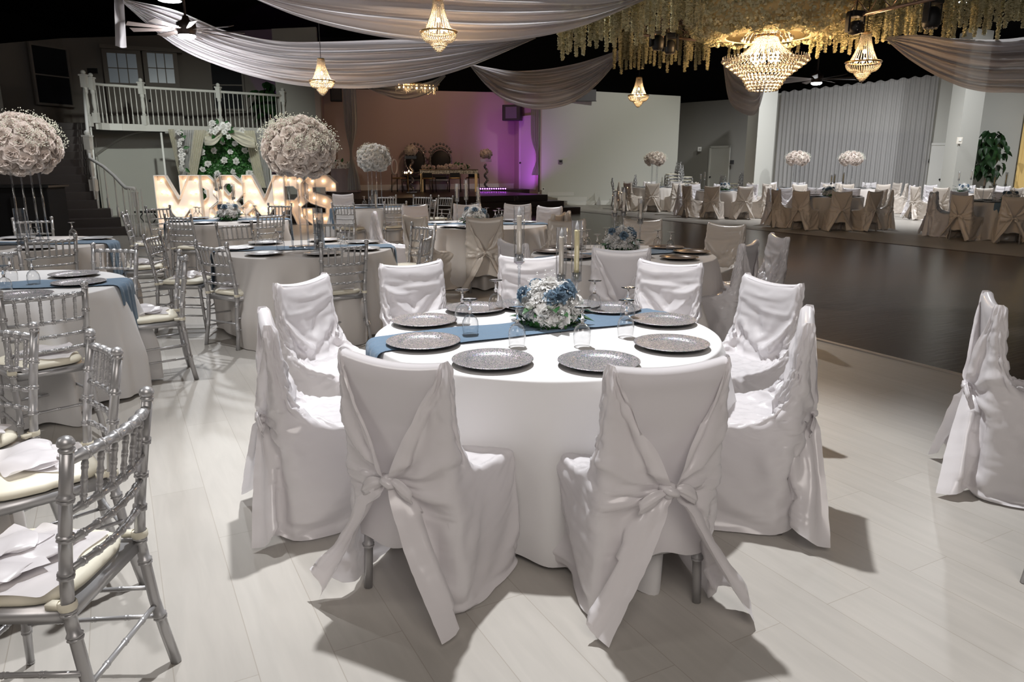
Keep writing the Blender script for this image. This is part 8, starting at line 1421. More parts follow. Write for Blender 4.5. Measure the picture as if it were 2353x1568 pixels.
# ---------------------------------------------------------------- chandeliers
def bead_string(mb, pts, r, n):
    P = [Vector(p) for p in pts]; L = [0]
    for i in range(1, len(P)): L.append(L[-1] + (P[i] - P[i-1]).length)
    for k in range(n):
        d = L[-1] * (k + .5) / n
        for i in range(1, len(P)):
            if d <= L[i]: c = P[i-1] + (P[i] - P[i-1]) * ((d - L[i-1]) / (L[i] - L[i-1])); break
        mb.octa(c, r)
def chandelier_small():
    t = thing('crystal_chandelier', 'x', 'chandelier')     # origin at the lowest tip
    NS = 26; R0, R1, ZT, ZR = .065, .235, .66, .27
    MB().tube([(0, 0, ZT + .02), (0, 0, ZT + 3.0)], .006, 6).build('hanging_rod', M['blk'], t)
    mb = MB(); mb.lathe([(R0 - .01, ZT - .01), (R0, ZT - .01), (R0, ZT + .02), (.005, ZT + .025)], 24); mb.build('top_cap', M['gold'], t)
    mb = MB()
    for k in range(NS):
        a = 2*PI*k/NS; pts = [((R0 + (R1 * .82 - R0) * u ** 1.7) * math.cos(a), (R0 + (R1*.82 - R0) * u ** 1.7) * math.sin(a), ZT + (ZR - ZT) * u) for u in [i / 8 for i in range(9)]]
        bead_string(mb, pts, .0085, 30)
    mb.build('crown_strings', M['crystal'], t)
    mb = MB(); mb.lathe([(R1 - .03, ZR), (R1, ZR - .005), (R1 + .012, ZR + .008), (R1, ZR + .02), (R1 - .03, ZR + .012), (R1 - .03, ZR)], 36); mb.build('ring_band', M['gold'], t)
    mb = MB()
    for k in range(44):
        a = 2*PI*k/44; pts = [((R1 * (1 - u) ** .55 * .98 + .10 * u) * math.cos(a), (R1 * (1-u) ** .55 * .98 + .10 * u) * math.sin(a), ZR - .02 - .11 * u) for u in [i / 5 for i in range(6)]]; bead_string(mb, pts, .0095, 11)
    mb.build('bowl_strings', M['crystal'], t)
    for i, (r_, z) in enumerate(((.105, .130), (.085, .105), (.066, .080), (.045, .057), (.026, .036))):
        mb = MB(); n = int(8 + r_ * 240)
        for k in range(n): a = 2*PI*k/n; mb.octa((r_*math.cos(a), r_*math.sin(a), z), .0105); mb.octa((r_*math.cos(a), r_*math.sin(a), z - .014), .008)
        mb.build('crystal_tier', M['crystal'], t)
    MB().ball((0, 0, .012), .014, 10, 6).build('crystal_drop', M['glass'], t)
    for k in range(6):
        a = 2*PI*k/6; k_ = MB(); k_.ball((.10*math.cos(a), .10*math.sin(a), ZR + .03), .017, 8, 6, 1.5); k_.build('bulb', M['bulbw'], t)
    k_ = MB(); k_.ball((0, 0, ZR + .15), .02, 8, 6, 1.5); k_.build('bulb', M['bulbw'], t)
    return t
ch = chandelier_small(); reg()
for px, tip, Y, s, lab in ((742, 222, 12.5, .86, 'small lit chandelier at left before the pale pier, in front of the long sheer drape'), (1009, 126, 8.9, .88, 'lit chandelier at top centre in front of the wide sheer swag'), (1466, 249, 17.6, 1.0, 'small lit chandelier before the plain white wall'), (1979, 191, 11.2, 1.02, 'lit chandelier right of the huge one, below the black moving light')):
    z = hgt(tip, Y); place(ch, (dir_x(px, Y, z), Y, z), .2, lab, 'small crystal chandeliers', s); point((dir_x(px, Y, z), Y, z + .30 * s), 26, WARM, .05)
BY = 11.6; bx = dir_x(1758, BY, 3.0); bz = hgt(210, BY)
t = thing('grand_chandelier', 'huge glowing crystal chandelier hanging in the flower drum', 'chandelier', (bx, BY, bz))
MB().tube([(0, 0, 1.15), (0, 0, 3.6)], .02, 8).build('hanging_rod', M['gold'], t)
mb = MB()
for k in range(40):
    a = 2*PI*k/40; bead_string(mb, [(.15*math.cos(a), .15*math.sin(a), 1.08), (.155*math.cos(a), .155*math.sin(a), .78)], .014, 12)
mb.build('neck_strings', M['crystal'], t)
mb = MB()
for k in range(24):
    a = 2*PI*k/24; pts = [(.14*math.cos(a), .14*math.sin(a), 1.02), (.24*math.cos(a), .24*math.sin(a), .9), (.36*math.cos(a), .36*math.sin(a), .74)]; mb.tube(pts, .004, 4); mb.ball(pts[-1], .024, 8, 5)
mb.build('arm_drops', M['crystal'], t)
MB().lathe([(.13, .76), (.17, .755), (.175, .77), (.17, .785), (.13, .78)], 32).build('gold_collar', M['gold'], t)
mb = MB()
for k in range(60):
    a = 2*PI*k/60; pts = [((.15 + .40 * u ** 1.25) * math.cos(a), (.15 + .40 * u ** 1.25) * math.sin(a), .76 - .36 * u ** .8) for u in [i / 6 for i in range(7)]]; bead_string(mb, pts, .010, 26)
mb.build('shade_strings', M['crystal'], t)
for i, (r_, z) in enumerate(((.615, .43), (.57, .385), (.51, .34), (.45, .29), (.385, .245), (.33, .20), (.29, .15), (.26, .10), (.235, .055), (.20, .02))):
    mb = MB(); n = int(r_ * 105)
    for k in range(n): a = 2*PI*(k + .5 * (i % 2))/n; mb.tube([(r_*math.cos(a), r_*math.sin(a), z + .06), (r_*math.cos(a), r_*math.sin(a), z)], .0035, 4, False); mb.ball((r_*math.cos(a), r_*math.sin(a), z), .021, 6, 5)
    mb.build('crystal_tier', M['crystal'], t)
for k in range(9): a = 2*PI*k/9; kk_ = MB(); kk_.ball((.17*math.cos(a), .17*math.sin(a), .44 + .03 * (k % 3)), .042, 10, 8, 1.3); kk_.build('bulb', M['bulbw'], t)
for k in range(3): a = 2*PI*k/3; kk_ = MB(); kk_.ball((.06*math.cos(a), .06*math.sin(a), .95), .028, 10, 8, 1.3); kk_.build('bulb', M['bulbw'], t)
point((bx, BY, bz + .5), 240, WARM, .12); point((bx, BY, bz + 1.0), 110, WARM, .08)
# ---------------------------------------------------------------- hanging wisteria, drum, truss
def strand_mesh(seed, L, n, w0=.034):
    rr = random.Random(seed); mb = MB(); mb.tube([(0, 0, 0), (.004, 0, -L * .5), (0, .004, -L)], .0025, 4)
    for _ in range(n):
        u = rr.random(); k = w0 * (1 - u * .62) * rr.uniform(.3, 1.0); a = rr.uniform(0, 6.3); Mx = Matrix.Translation((k*math.cos(a), k*math.sin(a), -L * u)) @ Matrix.Rotation(a, 4, 'Z') @ Matrix.Rotation(rr.uniform(-1.2, 1.2), 4, 'X') @ Matrix.Rotation(rr.uniform(-1, 1), 4, 'Y')
        s = rr.uniform(.012, .02); mb.add([Mx @ Vector(p) for p in ((-s*.7, 0, 0), (0, -s*.6, .004), (s*.7, 0, 0), (0, s, .003))], [(0,1,2,3)])
    return mb.mesh('wisteria_strand', M['wist'], False)
WI = [strand_mesh(i, L, n) for i, (L, n) in enumerate(((.55, 520), (.72, 680), (.85, 780), (.42, 420)))]
def row(px0, Y0, px1, Y1, pyb0, pyb1, n, jit, words, depth=.3):
    za = hgt(pyb0, Y0) + .85; zb_ = hgt(pyb1, Y1) + .85; A = Vector((dir_x(px0 - 8, Y0, za), Y0, za)); B = Vector((dir_x(px1 + 8, Y1, zb_), Y1, zb_)); D_ = Vector((0, depth, 0))
    rl = thing('wisteria_rail', 'thin dark hanging rails carrying the wisteria ' + words, 'rail', A); mb = MB()
    for s in (-1, 0, 1): mb.tube([D_ * s, B - A + D_ * s], .008, 5)
    mb.build('rail_rod', M['blk'], rl)
    for u in (.05, .95): k = MB(); p = (B - A) * u; k.tube([p, (p.x, p.y, 7.2 - A.z)], .005, 4); k.build('suspension_wire', M['blk'], rl)
    for i in range(n):
        u = (i + R.uniform(-.3, .3)) / max(1, n - 1); Y = Y0 + (Y1 - Y0) * u + R.uniform(-depth, depth); px = px0 + (px1 - px0) * u; zb = hgt(pyb0 + (pyb1 - pyb0) * u, Y0 + (Y1 - Y0) * u) + R.uniform(0, jit)
        k = R.randrange(4); L = (.55, .72, .85, .42)[k]; sc = R.uniform(.95, 1.25)
        o = link('wisteria_strand', WI[k]); tag(o, 'cream wisteria strand hanging ' + words, 'hanging flowers', 'cream wisteria strands ' + words)
        o.location = (dir_x(px, Y, 3.5), Y, zb + L * sc); o.rotation_euler.z = R.uniform(0, 6); o.scale = (1.45, 1.45, sc)
row(1284, 10.6, 1615, 10.0, 150, 68, 34, .22, 'in the front row at upper centre', .25)
row(1284, 10.8, 1640, 10.3, 105, 25, 26, .25, 'in the upper front row at upper centre', .25)
row(1412, 14.6, 1630, 13.6, 172, 165, 24, .22, 'in the back row at upper centre', .2)
row(1412, 14.8, 1545, 14.0, 140, 140, 12, .2, 'above the back row at upper centre', .2)
row(1672, 14.6, 1830, 14.0, 150, 130, 12, .25, 'behind the huge chandelier', .2)
row(1866, 11.8, 2075, 11.4, 138, 105, 24, .22, 'right of the huge chandelier', .25)
row(1900, 12.0, 2060, 11.6, 80, 60, 14, .25, 'above and right of the huge chandelier', .25)
row(2040, 10.8, 2370, 10.2, 112, 84, 30, .22, 'along the upper right', .25)
row(2060, 11.0, 2370, 10.4, 66, 42, 24, .25, 'high along the upper right', .25)
# flower drum around the grand chandelier
rr = random.Random(5); mb = MB(); zc = hgt(88, BY)
for _ in range(11000):
    a = rr.uniform(0, 2*PI); u = rr.random() ** .9; r_ = (.62 + .55 * min(1, u * 3.0) ** .5) if u < .33 else 1.17 + .04 * math.sin(a * 9); z = zc + (.0 + .26 * (u / .33) ** 2 if u < .33 else .26 + 1.0 * (u - .33)) + .03 * math.sin(a * 13)
    r_ += rr.uniform(-.03, .03); s = rr.uniform(.02, .034)
    Mx = Matrix.Translation((r_*math.cos(a), r_*math.sin(a), z)) @ Matrix.Rotation(a, 4, 'Z') @ Matrix.Rotation(rr.uniform(-1.4, 1.4), 4, 'X') @ Matrix.Rotation(rr.uniform(-1.4, 1.4), 4, 'Y')
    mb.add([Mx @ Vector(p) for p in ((-s, 0, 0), (0, -s*.8, .006), (s, 0, 0), (0, s, .005))], [(0,1,2,3)])
me = mb.mesh('blossom_layer', M['wist'], False); dr = thing('flower_drum', 'round drum of cream hanging blossoms lit orange around the huge chandelier', 'hanging flowers', (bx, BY, 0))
o = link('blossom_layer', me, dr); o['kind'] = 'stuff'
mb = MB(); pr = [(.60, zc + .01), (.85, zc + .05), (1.04, zc + .15), (1.13, zc + .30), (1.15, zc + .6), (1.15, zc + 1.0)]; mb.lathe(pr + [(r - .015, z + .01) for r, z in pr[::-1]] + [pr[0]], 64); mb.build('fabric_drum', cloth_mat('cream_drum_mesh', (.66, .58, .36), .8, .1, .35), dr)
for z in (zc + .02, zc + .35): k = MB(); k.tube([(1.12*math.cos(2*PI*i/32), 1.12*math.sin(2*PI*i/32), z + .3) for i in range(33)], .012, 6, False); k.build('metal_hoop', M['gold'], dr)
def truss(p, q, label, hgt_=.28):
    p = Vector(p); q = Vector(q); L = (q - p).length; d = (q - p).normalized(); n = d.cross(Vector((0, 0, 1))).normalized() * hgt_ / 2; up = Vector((0, 0, hgt_))
    t = thing('lighting_truss', label, 'truss', p); ch_ = [n * 0 + Vector((0, 0, 0)), n + up * .9, -n + up * .9]
    for c in ch_: k = MB(); k.tube([c, c + q - p], .022, 8); k.build('chord_tube', M['truss'], t)
    k = MB(); m = int(L / .35)
    for i in range(m):
        a = d * (L * i / m); b = d * (L * (i + 1) / m)
        for c0, c1 in ((0, 1), (1, 2), (2, 0)): k.tube([ch_[c0] + a, ch_[c1] + b], .008, 5)
    k.build('brace', M['truss'], t); return t
a = (dir_x(1905, 11.2, 3.8), 11.2, hgt(52, 11.2)); b = (dir_x(2145, 9.6, 4), 9.6, hgt(0, 9.6)); b2 = tuple(Vector(a) + (Vector(b) - Vector(a)) * 1.35); truss(a, b2, 'copper toned lighting truss running up to the top right')
truss((dir_x(1470, 12.4, 3.6), 12.4, hgt(80, 12.4)), (dir_x(1640, 13.0, 3.6), 13.0, hgt(95, 13.0)), 'dark lighting truss behind the upper centre wisteria')
def moving_head(px, py, Y, rz, label, s=1.0, face=True):
    z = hgt(py, Y); t = thing('moving_head_light', label, 'stage light', (dir_x(px, Y, z), Y, z), rz, 'black moving head lights'); t.scale = (s,) * 3
    MB().box((-.16, -.11, .22), (.16, .11, .34)).build('base', M['blk'], t, False, .02)
    for sx in (-1, 1): MB().box((sx*.19 - .025, -.06, -.10), (sx*.19 + .025, .06, .30)).build('yoke_arm', M['blk'], t, False, .015)
    mb = MB(); mb.lathe([(.0005, -.17), (.11, -.17), (.14, -.12), (.15, .02), (.12, .12), (.06, .17), (.0005, .17)], 20); 
    if face: mb.v = [(x, z_, y) for x, y, z_ in mb.v]
    mb.build('head', M['blk'], t)
    k = MB()
    for i in range(8): q = 2*PI*i/8; k.ball((.10*math.cos(q), -.172 if face else .1*math.sin(q), .10*math.sin(q) if face else -.172), .010, 6, 4)
    k.build('lens_ring', mat('lens_glint', (.7, .6, .55), .2, .5) if 'lens_glint' not in bpy.data.materials else bpy.data.materials['lens_glint'], t)
    k = MB(); k.tube([(0, 0, .34), (0, 0, (7.2 - z) / s)], .012, 6); k.build('clamp', M['blk'], t); return t
moving_head(1964, 64, 10.6, .3, 'black moving light with a ring of small lenses above the right chandelier', .62)
moving_head(2141, 40, 10.2, .6, 'black moving light at upper right among wisteria', .75, False)
moving_head(1512, 98, 12.0, .2, 'black moving light hanging among the upper centre wisteria', .62, False)
moving_head(1540, 108, 12.6, -.4, 'second black moving light right of the one among upper centre wisteria', .6, False)
# ---------------------------------------------------------------- ceiling fans, high bay
def fan(px, py, Y, rz, label, R_=.85, on=True):
    z = hgt(py, Y); t = thing('ceiling_fan', label, 'ceiling fan', (dir_x(px, Y, z), Y, z), rz, 'windmill ceiling fans')
    MB().tube([(0, 0, .25), (0, 0, 7.2 - z)], .018, 8).build('down_rod', M['fan'], t)
    MB().lathe([(.0005, .30), (.04, .30), (.06, .24), (.14, .20), (.15, .12), (.13, .06), (.13, .02), (.0005, .02)], 24).build('motor_housing', M['fan'], t)
    MB().lathe([(.125, .02), (.125, -.005), (.09, -.03), (.0005, -.04)], 24).build('light_lens', M['lampw'], t)
    for k in range(9):
        a = 2*PI*k/9; Mx = Matrix.Rotation(a, 4, 'Z') @ Matrix.Translation((0, 0, .10)) @ Matrix.Rotation(.30, 4, 'X'); mb = MB()
        mb.box((.12, -.02, -.004), (.26, .02, .004), Mx); v = [Mx @ Vector(p) for p in ((.24, -.035, -.004), (R_, -.065, -.004), (R_, .065, -.004), (.24, .035, -.004), (.24, -.035, .004), (R_, -.065, .004), (R_, .065, .004), (.24, .035, .004))]
        mb.add(v, [(3,2,1,0),(4,5,6,7),(0,1,5,4),(1,2,6,5),(2,3,7,6),(3,0,4,7)]); mb.build('blade', M['blade'], t, False)
    return t
fan(430, 84, 12.2, .35, 'dark windmill ceiling fan with lit lens in front of the left drape'); point((dir_x(430, 12.2, 3.4), 12.2, hgt(84, 12.2) - .10), 150, WHITE, .10)
fan(1876, 192, 19.0, .1, 'far dark ceiling fan with white lens above the curtain', 1.0)
def highbay(px, py, Y, label):
    z = hgt(py, Y); t = thing('high_bay_lamp', label, 'ceiling lamp', (dir_x(px, Y, z), Y, z))
    MB().lathe([(.19, 0), (.20, .01), (.13, .12), (.06, .16), (.0005, .16)], 28).build('reflector', M['blk'], t); MB().lathe([(.0005, -.012), (.17, -.004), (.185, .004), (.0005, .008)], 28).build('lens', M['lampw'], t)
    MB().tube([(0, 0, .16), (0, 0, 7.2 - z)], .008, 6).build('cord', M['blk'], t)
highbay(390, 2, 13.2, 'bright white round lamp at the top edge above the left fan')
highbay(2207, 4, 13.6, 'white lamp glimpsed through wisteria at the top right')
# ---------------------------------------------------------------- draped ceiling fabric
def swag(name, label, top, bot, Ys, m, folds=9, amp=.07, nu=60, nv=60, seed=1, group='sheer ceiling drapes', th=.0):
    """top and bot: lists of (px, py) along the upper and lower edge, Ys: depth along it"""
    rr = random.Random(seed); P = [rr.uniform(0, 6) for _ in range(6)]; rows = []
    def interp(L, u):
        x = u * (len(L) - 1); i = min(int(x), len(L) - 2); t = x - i
        p0 = L[max(i-1, 0)]; p1 = L[i]; p2 = L[i+1]; p3 = L[min(i+2, len(L)-1)]
        return tuple(.5 * (2*b + (c - a) * t + (2*a - 5*b + 4*c - d) * t*t + (3*b - a - 3*c + d) * t**3) for a, b, c, d in zip(p0, p1, p2, p3))
    for j in range(nv + 1):
        v = j / nv; row = []
        for i in range(nu + 1):
            u = i / nu; a = interp(top, u); b = interp(bot, u); Yc = interp([(y,) for y in Ys], u)[0]
            e = math.sin(PI * min(1, max(0, u))) ** .5
            vv = v + .012 * math.sin(v * 21 + u * 5 + P[0]) * e
            px = a[0] + (b[0] - a[0]) * vv; py = a[1] + (b[1] - a[1]) * vv
            Y = Yc + (.5 - v) * .9 * math.sin(PI * u) + amp * (.25 + .75 * e) * (math.sin(v * folds * 2 * PI + 1.2 * math.sin(u * 4 + P[1]) + P[2]) + .5 * math.sin(v * folds * 3.3 * PI + 2 * math.sin(u * 3 + P[3])))
            z = hgt(py, Y); row.append((dir_x(px, Y, z), Y, z))
        rows.append(row)
    o = MB().grid(rows).build(name, M[m]); return tag(o, label, 'drape', group)
swag('ceiling_drape', 'long white sheer swag from top left sweeping under the small left chandelier', [(274,-4),(400,22),(520,70),(640,94),(760,96),(900,92),(1050,90),(1228,84)], [(272,-2),(400,104),(520,158),(640,190),(760,203),(900,198),(1060,160),(1232,88)], [12.9,13.2,13.5,13.7,13.8,13.8,13.7,13.4], 'sheer', 7, .10, seed=1)
swag('ceiling_drape', 'wide white sheer swag across the top centre behind a chandelier', [(540,-40),(700,-60),(850,-70),(1000,-75),(1150,-70),(1300,-60),(1420,-40),(1500,-25)], [(545,-20),(680,36),(800,70),(920,92),(1060,102),(1200,92),(1340,60),(1500,-8)], [9.2,9.5,9.7,9.8,9.8,9.8,9.9,10.0], 'sheer', 6, .10, seed=2)
swag('ceiling_drape', 'grey white swag bellied down left of the plain white wall', [(1082,148),(1130,156),(1180,163),(1250,160),(1320,148),(1380,130),(1440,108)], [(1080,152),(1120,200),(1165,234),(1235,252),(1310,238),(1370,196),(1442,112)], [15.6,15.8,16.0,16.0,15.8,15.4,15.0], 'sheer', 6, .10, seed=3)
swag('ceiling_drape', 'thick pleated white swag at the upper right corner', [(2040,84),(2110,80),(2190,88),(2270,92),(2340,88),(2440,70),(2540,30)], [(2036,92),(2090,138),(2160,180),(2230,206),(2310,212),(2420,196),(2540,60)], [9.6,9.8,10.0,10.0,9.9,9.7,9.5], 'sheer', 6, .13, seed=4)
swag('ceiling_drape', 'short hanging white swag below the huge chandelier left side', [(1664,142),(1690,160),(1715,176),(1738,186),(1760,180)], [(1662,150),(1676,232),(1712,262),(1740,258),(1758,200)], [18.0,18.2,18.4,18.4,18.2], 'sheer', 4, .10, seed=5)
swag('ceiling_drape', 'faint sheer swag in front of the square crystal lights near the stage', [(828,188),(880,196),(940,196),(990,186),(1022,170)], [(830,196),(880,218),(930,229),(985,214),(1024,176)], [22.5,22.8,22.8,22.6,22.4], 'sheer2', 3, .08, 40, 30, seed=6)
swag('drape_tail', 'short white drape tail hanging down at the top left', [(262,-14),(268,-14),(276,-14),(284,-12)], [(265,106),(272,108),(281,109),(291,109)], [12.8,12.85,12.85,12.8], 'sheer', 2, .02, 24, 30, seed=7)
def curtain(label, pts, m, z0f, z1f, folds, amp, group=None, nm='sheer_curtain', tie=None, nv=20):
    """pts: plan polyline; z1f(u) top, z0f(u) bottom; tie: (height, half width, centre u)"""
    rr = random.Random(len(label)); rows = []; nu = folds * 8; P0 = Vector((*pts[0], 0)); P1 = Vector((*pts[-1], 0)); d = (P1 - P0).normalized(); n = Vector((d.y, -d.x, 0)); 
    ph = [rr.uniform(.6, 1.4) for _ in range(folds + 1)]
    for j in range(nv + 1):
        v = j / nv; row = []
        for i in range(nu + 1):
            u = i / nu; base = P0 + (P1 - P0) * u; z = z1f(u) + (z0f(u) - z1f(u)) * v; k = ph[int(u * folds)]
            off = amp * k * (.6 + .4 * v) * math.sin(u * folds * 2 * PI + .6 * math.sin(v * 3 + u * 9))
            if tie:
                g = math.exp(-((z - tie[0]) / tie[3]) ** 2) * .82; c = P0 + (P1 - P0) * tie[2]; base = base + (c - base) * g; off *= (1 - .6 * g)
            p = base + n * off; row.append((p.x, p.y, z))
        rows.append(row)
    o = MB().grid(rows).build(nm, M[m]); return tag(o, label, 'curtain', group)
c0, c1 = pt(1780, 29.2), pt(2128, 26.7)
curtain('wide grey white voile curtain covering the far right wall', [(c0[0], c0[1] - .12), (c1[0], c1[1] - .12)], 'sheer2', lambda u: .03, lambda u: hgt(212, 29.2) + (hgt(172, 26.7) - hgt(212, 29.2)) * u + .03 * math.sin(u * 90), 34, .05, nv=14)
def dark_panel():
    a = Vector(pt(1826, 29.0)); b = Vector(pt(2118, 26.9)); r = thing('blank_screen', 'grey rectangle showing through the voile curtain on the far wall', 'screen', (a.x, a.y - .02, 0)); d = b - a; r.rotation_euler.z = math.atan2(d.y, d.x)
    L = d.length; MB().box((0, -.0, .1), (L, .03, 2.62)).build('screen_panel', mat('grey_screen', (.20, .20, .21), .8), r, False); MB().box((0, -.01, 2.62), (L, .03, 2.67)).build('screen_rim', M['wallg'], r, False)
dark_panel()
zt = 3.9; a, b = pt(796, 24.0), pt(826, 24.0)
curtain('narrow white curtain tied in its middle at the left of the stage', [a, b], 'sheer2', lambda u: .72, lambda u: hgt(196, 24.0), 5, .05, 'tied curtains framing the stage', tie=(1.85, 0, .38, .55), nv=40)
a, b = pt(1219, 26.6), pt(1241, 26.6)
curtain('narrow white curtain tied low at the right of the stage', [a, b], 'sheer2', lambda u: 1.15, lambda u: hgt(236, 26.6), 4, .04, 'tied curtains framing the stage', tie=(1.75, 0, .75, .45), nv=40)
mb = MB(); x, y = pt(1239, 26.9); mb.tube([(x, y, .55), (x, y, 4.1)], .035, 8); tag(mb.build('curtain_pole', mat('beige_pole', (.42, .36, .30), .5)), 'thin beige pole at the right end of the stage', 'pole')
# crystal bar lights near the stage
def bar_light(px, py, Y, label, w_=.75):
    z = hgt(py, Y); t = thing('crystal_bar_light', label, 'chandelier', (dir_x(px, Y, z), Y, z), .25, 'square crystal lights'); MB().box((-w_/2, -w_/2, .18), (w_/2, w_/2, .22)).build('metal_plate', M['gold'], t, False)
    mb = MB(); 
    for i in range(60): a = R.uniform(-w_/2, w_/2); b_ = R.uniform(-w_/2, w_/2); mb.tube([(a, b_, .18), (a, b_, R.uniform(-.06, .06))], .012, 5)
    mb.build('crystal_rods', M['crystal'], t)
    for i in range(5): k = MB(); k.ball((-w_*.35 + w_ * .175 * i, .05 * (-1) ** i, .12), .03, 8, 6); k.build('bulb', M['bulbw'], t)
    MB().tube([(0, 0, .22), (0, 0, 2.2)], .01, 6).build('hanging_rod', M['blk'], t); point((t.location.x, Y, z + .02), 16, WARM, .1)
bar_light(938, 210, 24.0, 'left square crystal light seen through sheer fabric near the stage'); bar_light(978, 212, 23.6, 'right square crystal light hanging bare near the stage')
# ---------------------------------------------------------------- marquee letters
OUT = {'M': ([(0,0),(.22,0),(.22,.36),(.34,.20),(.50,.20),(.62,.36),(.62,0),(.84,0),(.84,1),(.64,1),(.42,.54),(.20,1),(0,1)], [], [(.1,.9),(.1,.68),(.2,.66),(.1,.42),(.22,.45),(.1,.18),(.34,.33),(.42,.28),(.50,.33),(.62,.45),(.74,.9),(.74,.68),(.64,.66),(.74,.42),(.74,.18)]),
 'R': ([(0,0),(.22,0),(.22,.30),(.34,.30),(.46,0),(.70,0),(.56,.36),(.72,.48),(.72,.82),(.54,1),(0,1)], [[(.22,.50),(.22,.78),(.42,.78),(.50,.71),(.50,.57),(.42,.50)]], [(.1,.9),(.3,.9),(.5,.88),(.1,.68),(.62,.68),(.1,.45),(.32,.40),(.5,.40),(.1,.22),(.54,.18)]),
 '&': ([(.14,0),(.52,0),(.60,.10),(.74,0),(.92,0),(.74,.22),(.92,.38),(.80,.50),(.62,.36),(.56,.48),(.70,.64),(.70,.84),(.54,1),(.28,1),(.12,.84),(.12,.64),(.22,.52),(0,.34),(0,.14)], [[(.33,.72),(.33,.78),(.38,.84),(.46,.84),(.51,.78),(.51,.70),(.42,.60)], [(.22,.20),(.22,.28),(.32,.38),(.46,.18),(.28,.14)]], [(.41,.92),(.6,.76),(.22,.72),(.3,.5),(.5,.5),(.1,.25),(.3,.07),(.5,.08),(.62,.24),(.8,.4),(.8,.06)]),
 'S': ([(.20,0),(.54,0),(.72,.16),(.72,.42),(.54,.58),(.24,.66),(.24,.76),(.50,.76),(.50,.68),(.72,.68),(.72,.84),(.54,1),(.18,1),(0,.84),(0,.58),(.18,.44),(.48,.34),(.48,.24),(.22,.24),(.22,.34),(0,.34),(0,.16)], [], [(.2,.88),(.42,.88),(.62,.78),(.11,.7),(.22,.54),(.42,.48),(.6,.36),(.6,.18),(.42,.12),(.2,.12),(.1,.26)])}
def letter(chv, px, Y, sc, rz, label):
    outl, holes, bulbs = OUT[chv]; t = thing('marquee_letter', label, 'marquee letter', (dir_x(px, Y, .6), Y, 0), rz, 'light up marquee letters'); D = .20
    bm = bmesh.new(); es = []
    for lp in [outl] + holes:
        vs = [bm.verts.new((x * sc, 0, y * sc)) for x, y in lp]; es += [bm.edges.new((vs[i], vs[(i+1) % len(vs)])) for i in range(len(vs))]
    bmesh.ops.triangle_fill(bm, use_beauty=True, edges=es); 
    r = bmesh.ops.extrude_face_region(bm, geom=bm.faces[:]); bmesh.ops.translate(bm, verts=[g for g in r['geom'] if isinstance(g, bmesh.types.BMVert)], vec=(0, .02, 0)); bmesh.ops.recalc_face_normals(bm, faces=bm.faces[:])
    me = bpy.data.meshes.new('back_panel'); bm.to_mesh(me); me.materials.append(M['marq']); link('back_panel', me, t)
    mb = MB()
    for lp in [outl] + holes:
        n = len(lp)
        for i in range(n):
            a = Vector((lp[i][0] * sc, 0, lp[i][1] * sc)); b = Vector((lp[(i+1) % n][0] * sc, 0, lp[(i+1) % n][1] * sc)); d = (b - a).normalized(); nn = Vector((-d.z, 0, d.x)) * .008
            q = [a - nn, b - nn, b + nn, a + nn]; v = [Vector((p.x, -D, p.z)) for p in q] + [Vector((p.x, .02, p.z)) for p in q]
            mb.add(v, [(0,1,2,3),(7,6,5,4),(0,4,5,1),(1,5,6,2),(2,6,7,3),(3,7,4,0)])
    mb.build('side_rim', M['marq'], t, False)
    for x, y in bulbs:
        k = MB(); k.ball((x * sc, -.055, y * sc), .026, 10, 7); k.build('bulb', M['bulb'], t)
    k = MB(); [k.lathe([(.02, 0), (.012, .03)], 8, (x * sc, 0, y * sc)) for x, y in bulbs]; k.v = [(a, -abs(0) - .0, c) if False else (a, b, c) for a, b, c in k.v]; return t
LS = 1.26
for c, px, Y, rz, lab, sc in (('M', 366, 18.7, .12, 'leftmost lit marquee letter M', LS), ('R', 423, 19.0, .10, 'lit marquee letter R right of the first M', LS), ('&', 484, 19.2, .06, 'lit marquee ampersand between the two words', LS), ('M', 566, 19.4, .0, 'second lit marquee letter M, right of the ampersand', LS), ('R', 634, 19.5, -.0, 'lit marquee letter R behind the tall flower stand rods', LS), ('S', 700, 19.4, -.06, 'lit marquee letter S at the right end of the words', LS)):
    letter(c, px, Y, sc, rz, lab)
# ---------------------------------------------------------------- greenery backdrop
BXY = pt(533, 21.3); bd = thing('greenery_backdrop', 'green leaf wall with scattered white flowers behind the marquee letters', 'backdrop', (*BXY, 0)); rr = random.Random(11)
W2, H2 = 1.12, 2.55
MB().box((-W2 - .35, .02, 0), (W2 - .05, .06, H2 - .35)).build('panel_board', M['leaf'], bd, False)
mb = MB()
for _ in range(7000):
    x = rr.uniform(-W2 - .38, W2 - .02); z = rr.uniform(0, H2 - .15)
    if z > H2 - .35 - .0 and abs(x) > .75: continue
    Mx = Matrix.Translation((x, rr.uniform(-.09, .01), z)) @ Matrix.Rotation(rr.uniform(0, 6.3), 4, 'Y') @ Matrix.Rotation(rr.uniform(-.9, .9), 4, 'X') @ Matrix.Rotation(rr.uniform(-.7, .7), 4, 'Z'); s = rr.uniform(.03, .055)
    mb.add([Mx @ Vector(p) for p in ((-s*.45, 0, 0), (0, -.006, -s), (s*.45, 0, 0), (0, -.008, s))], [(0,1,2,3)])
o = mb.build('leaf_cover', M['leaf'], bd, False); o['kind'] = 'stuff'
k = 0
for jz in range(9):
    for jx in range(6):
        x = -1.25 + jx * .43 + (.2 if jz % 2 else 0) + rr.uniform(-.09, .09); z = .3 + jz * .26 + rr.uniform(-.07, .07)
        if x > W2 - .1: continue
        o = link('white_blossom', SMALL[k % 2], bd); orient(o, Vector((x, -.12, z)), Vector((rr.uniform(-.3, .3), -1, rr.uniform(-.2, .4))), rr.uniform(0, 6), rr.uniform(1.2, 1.9)); k += 1
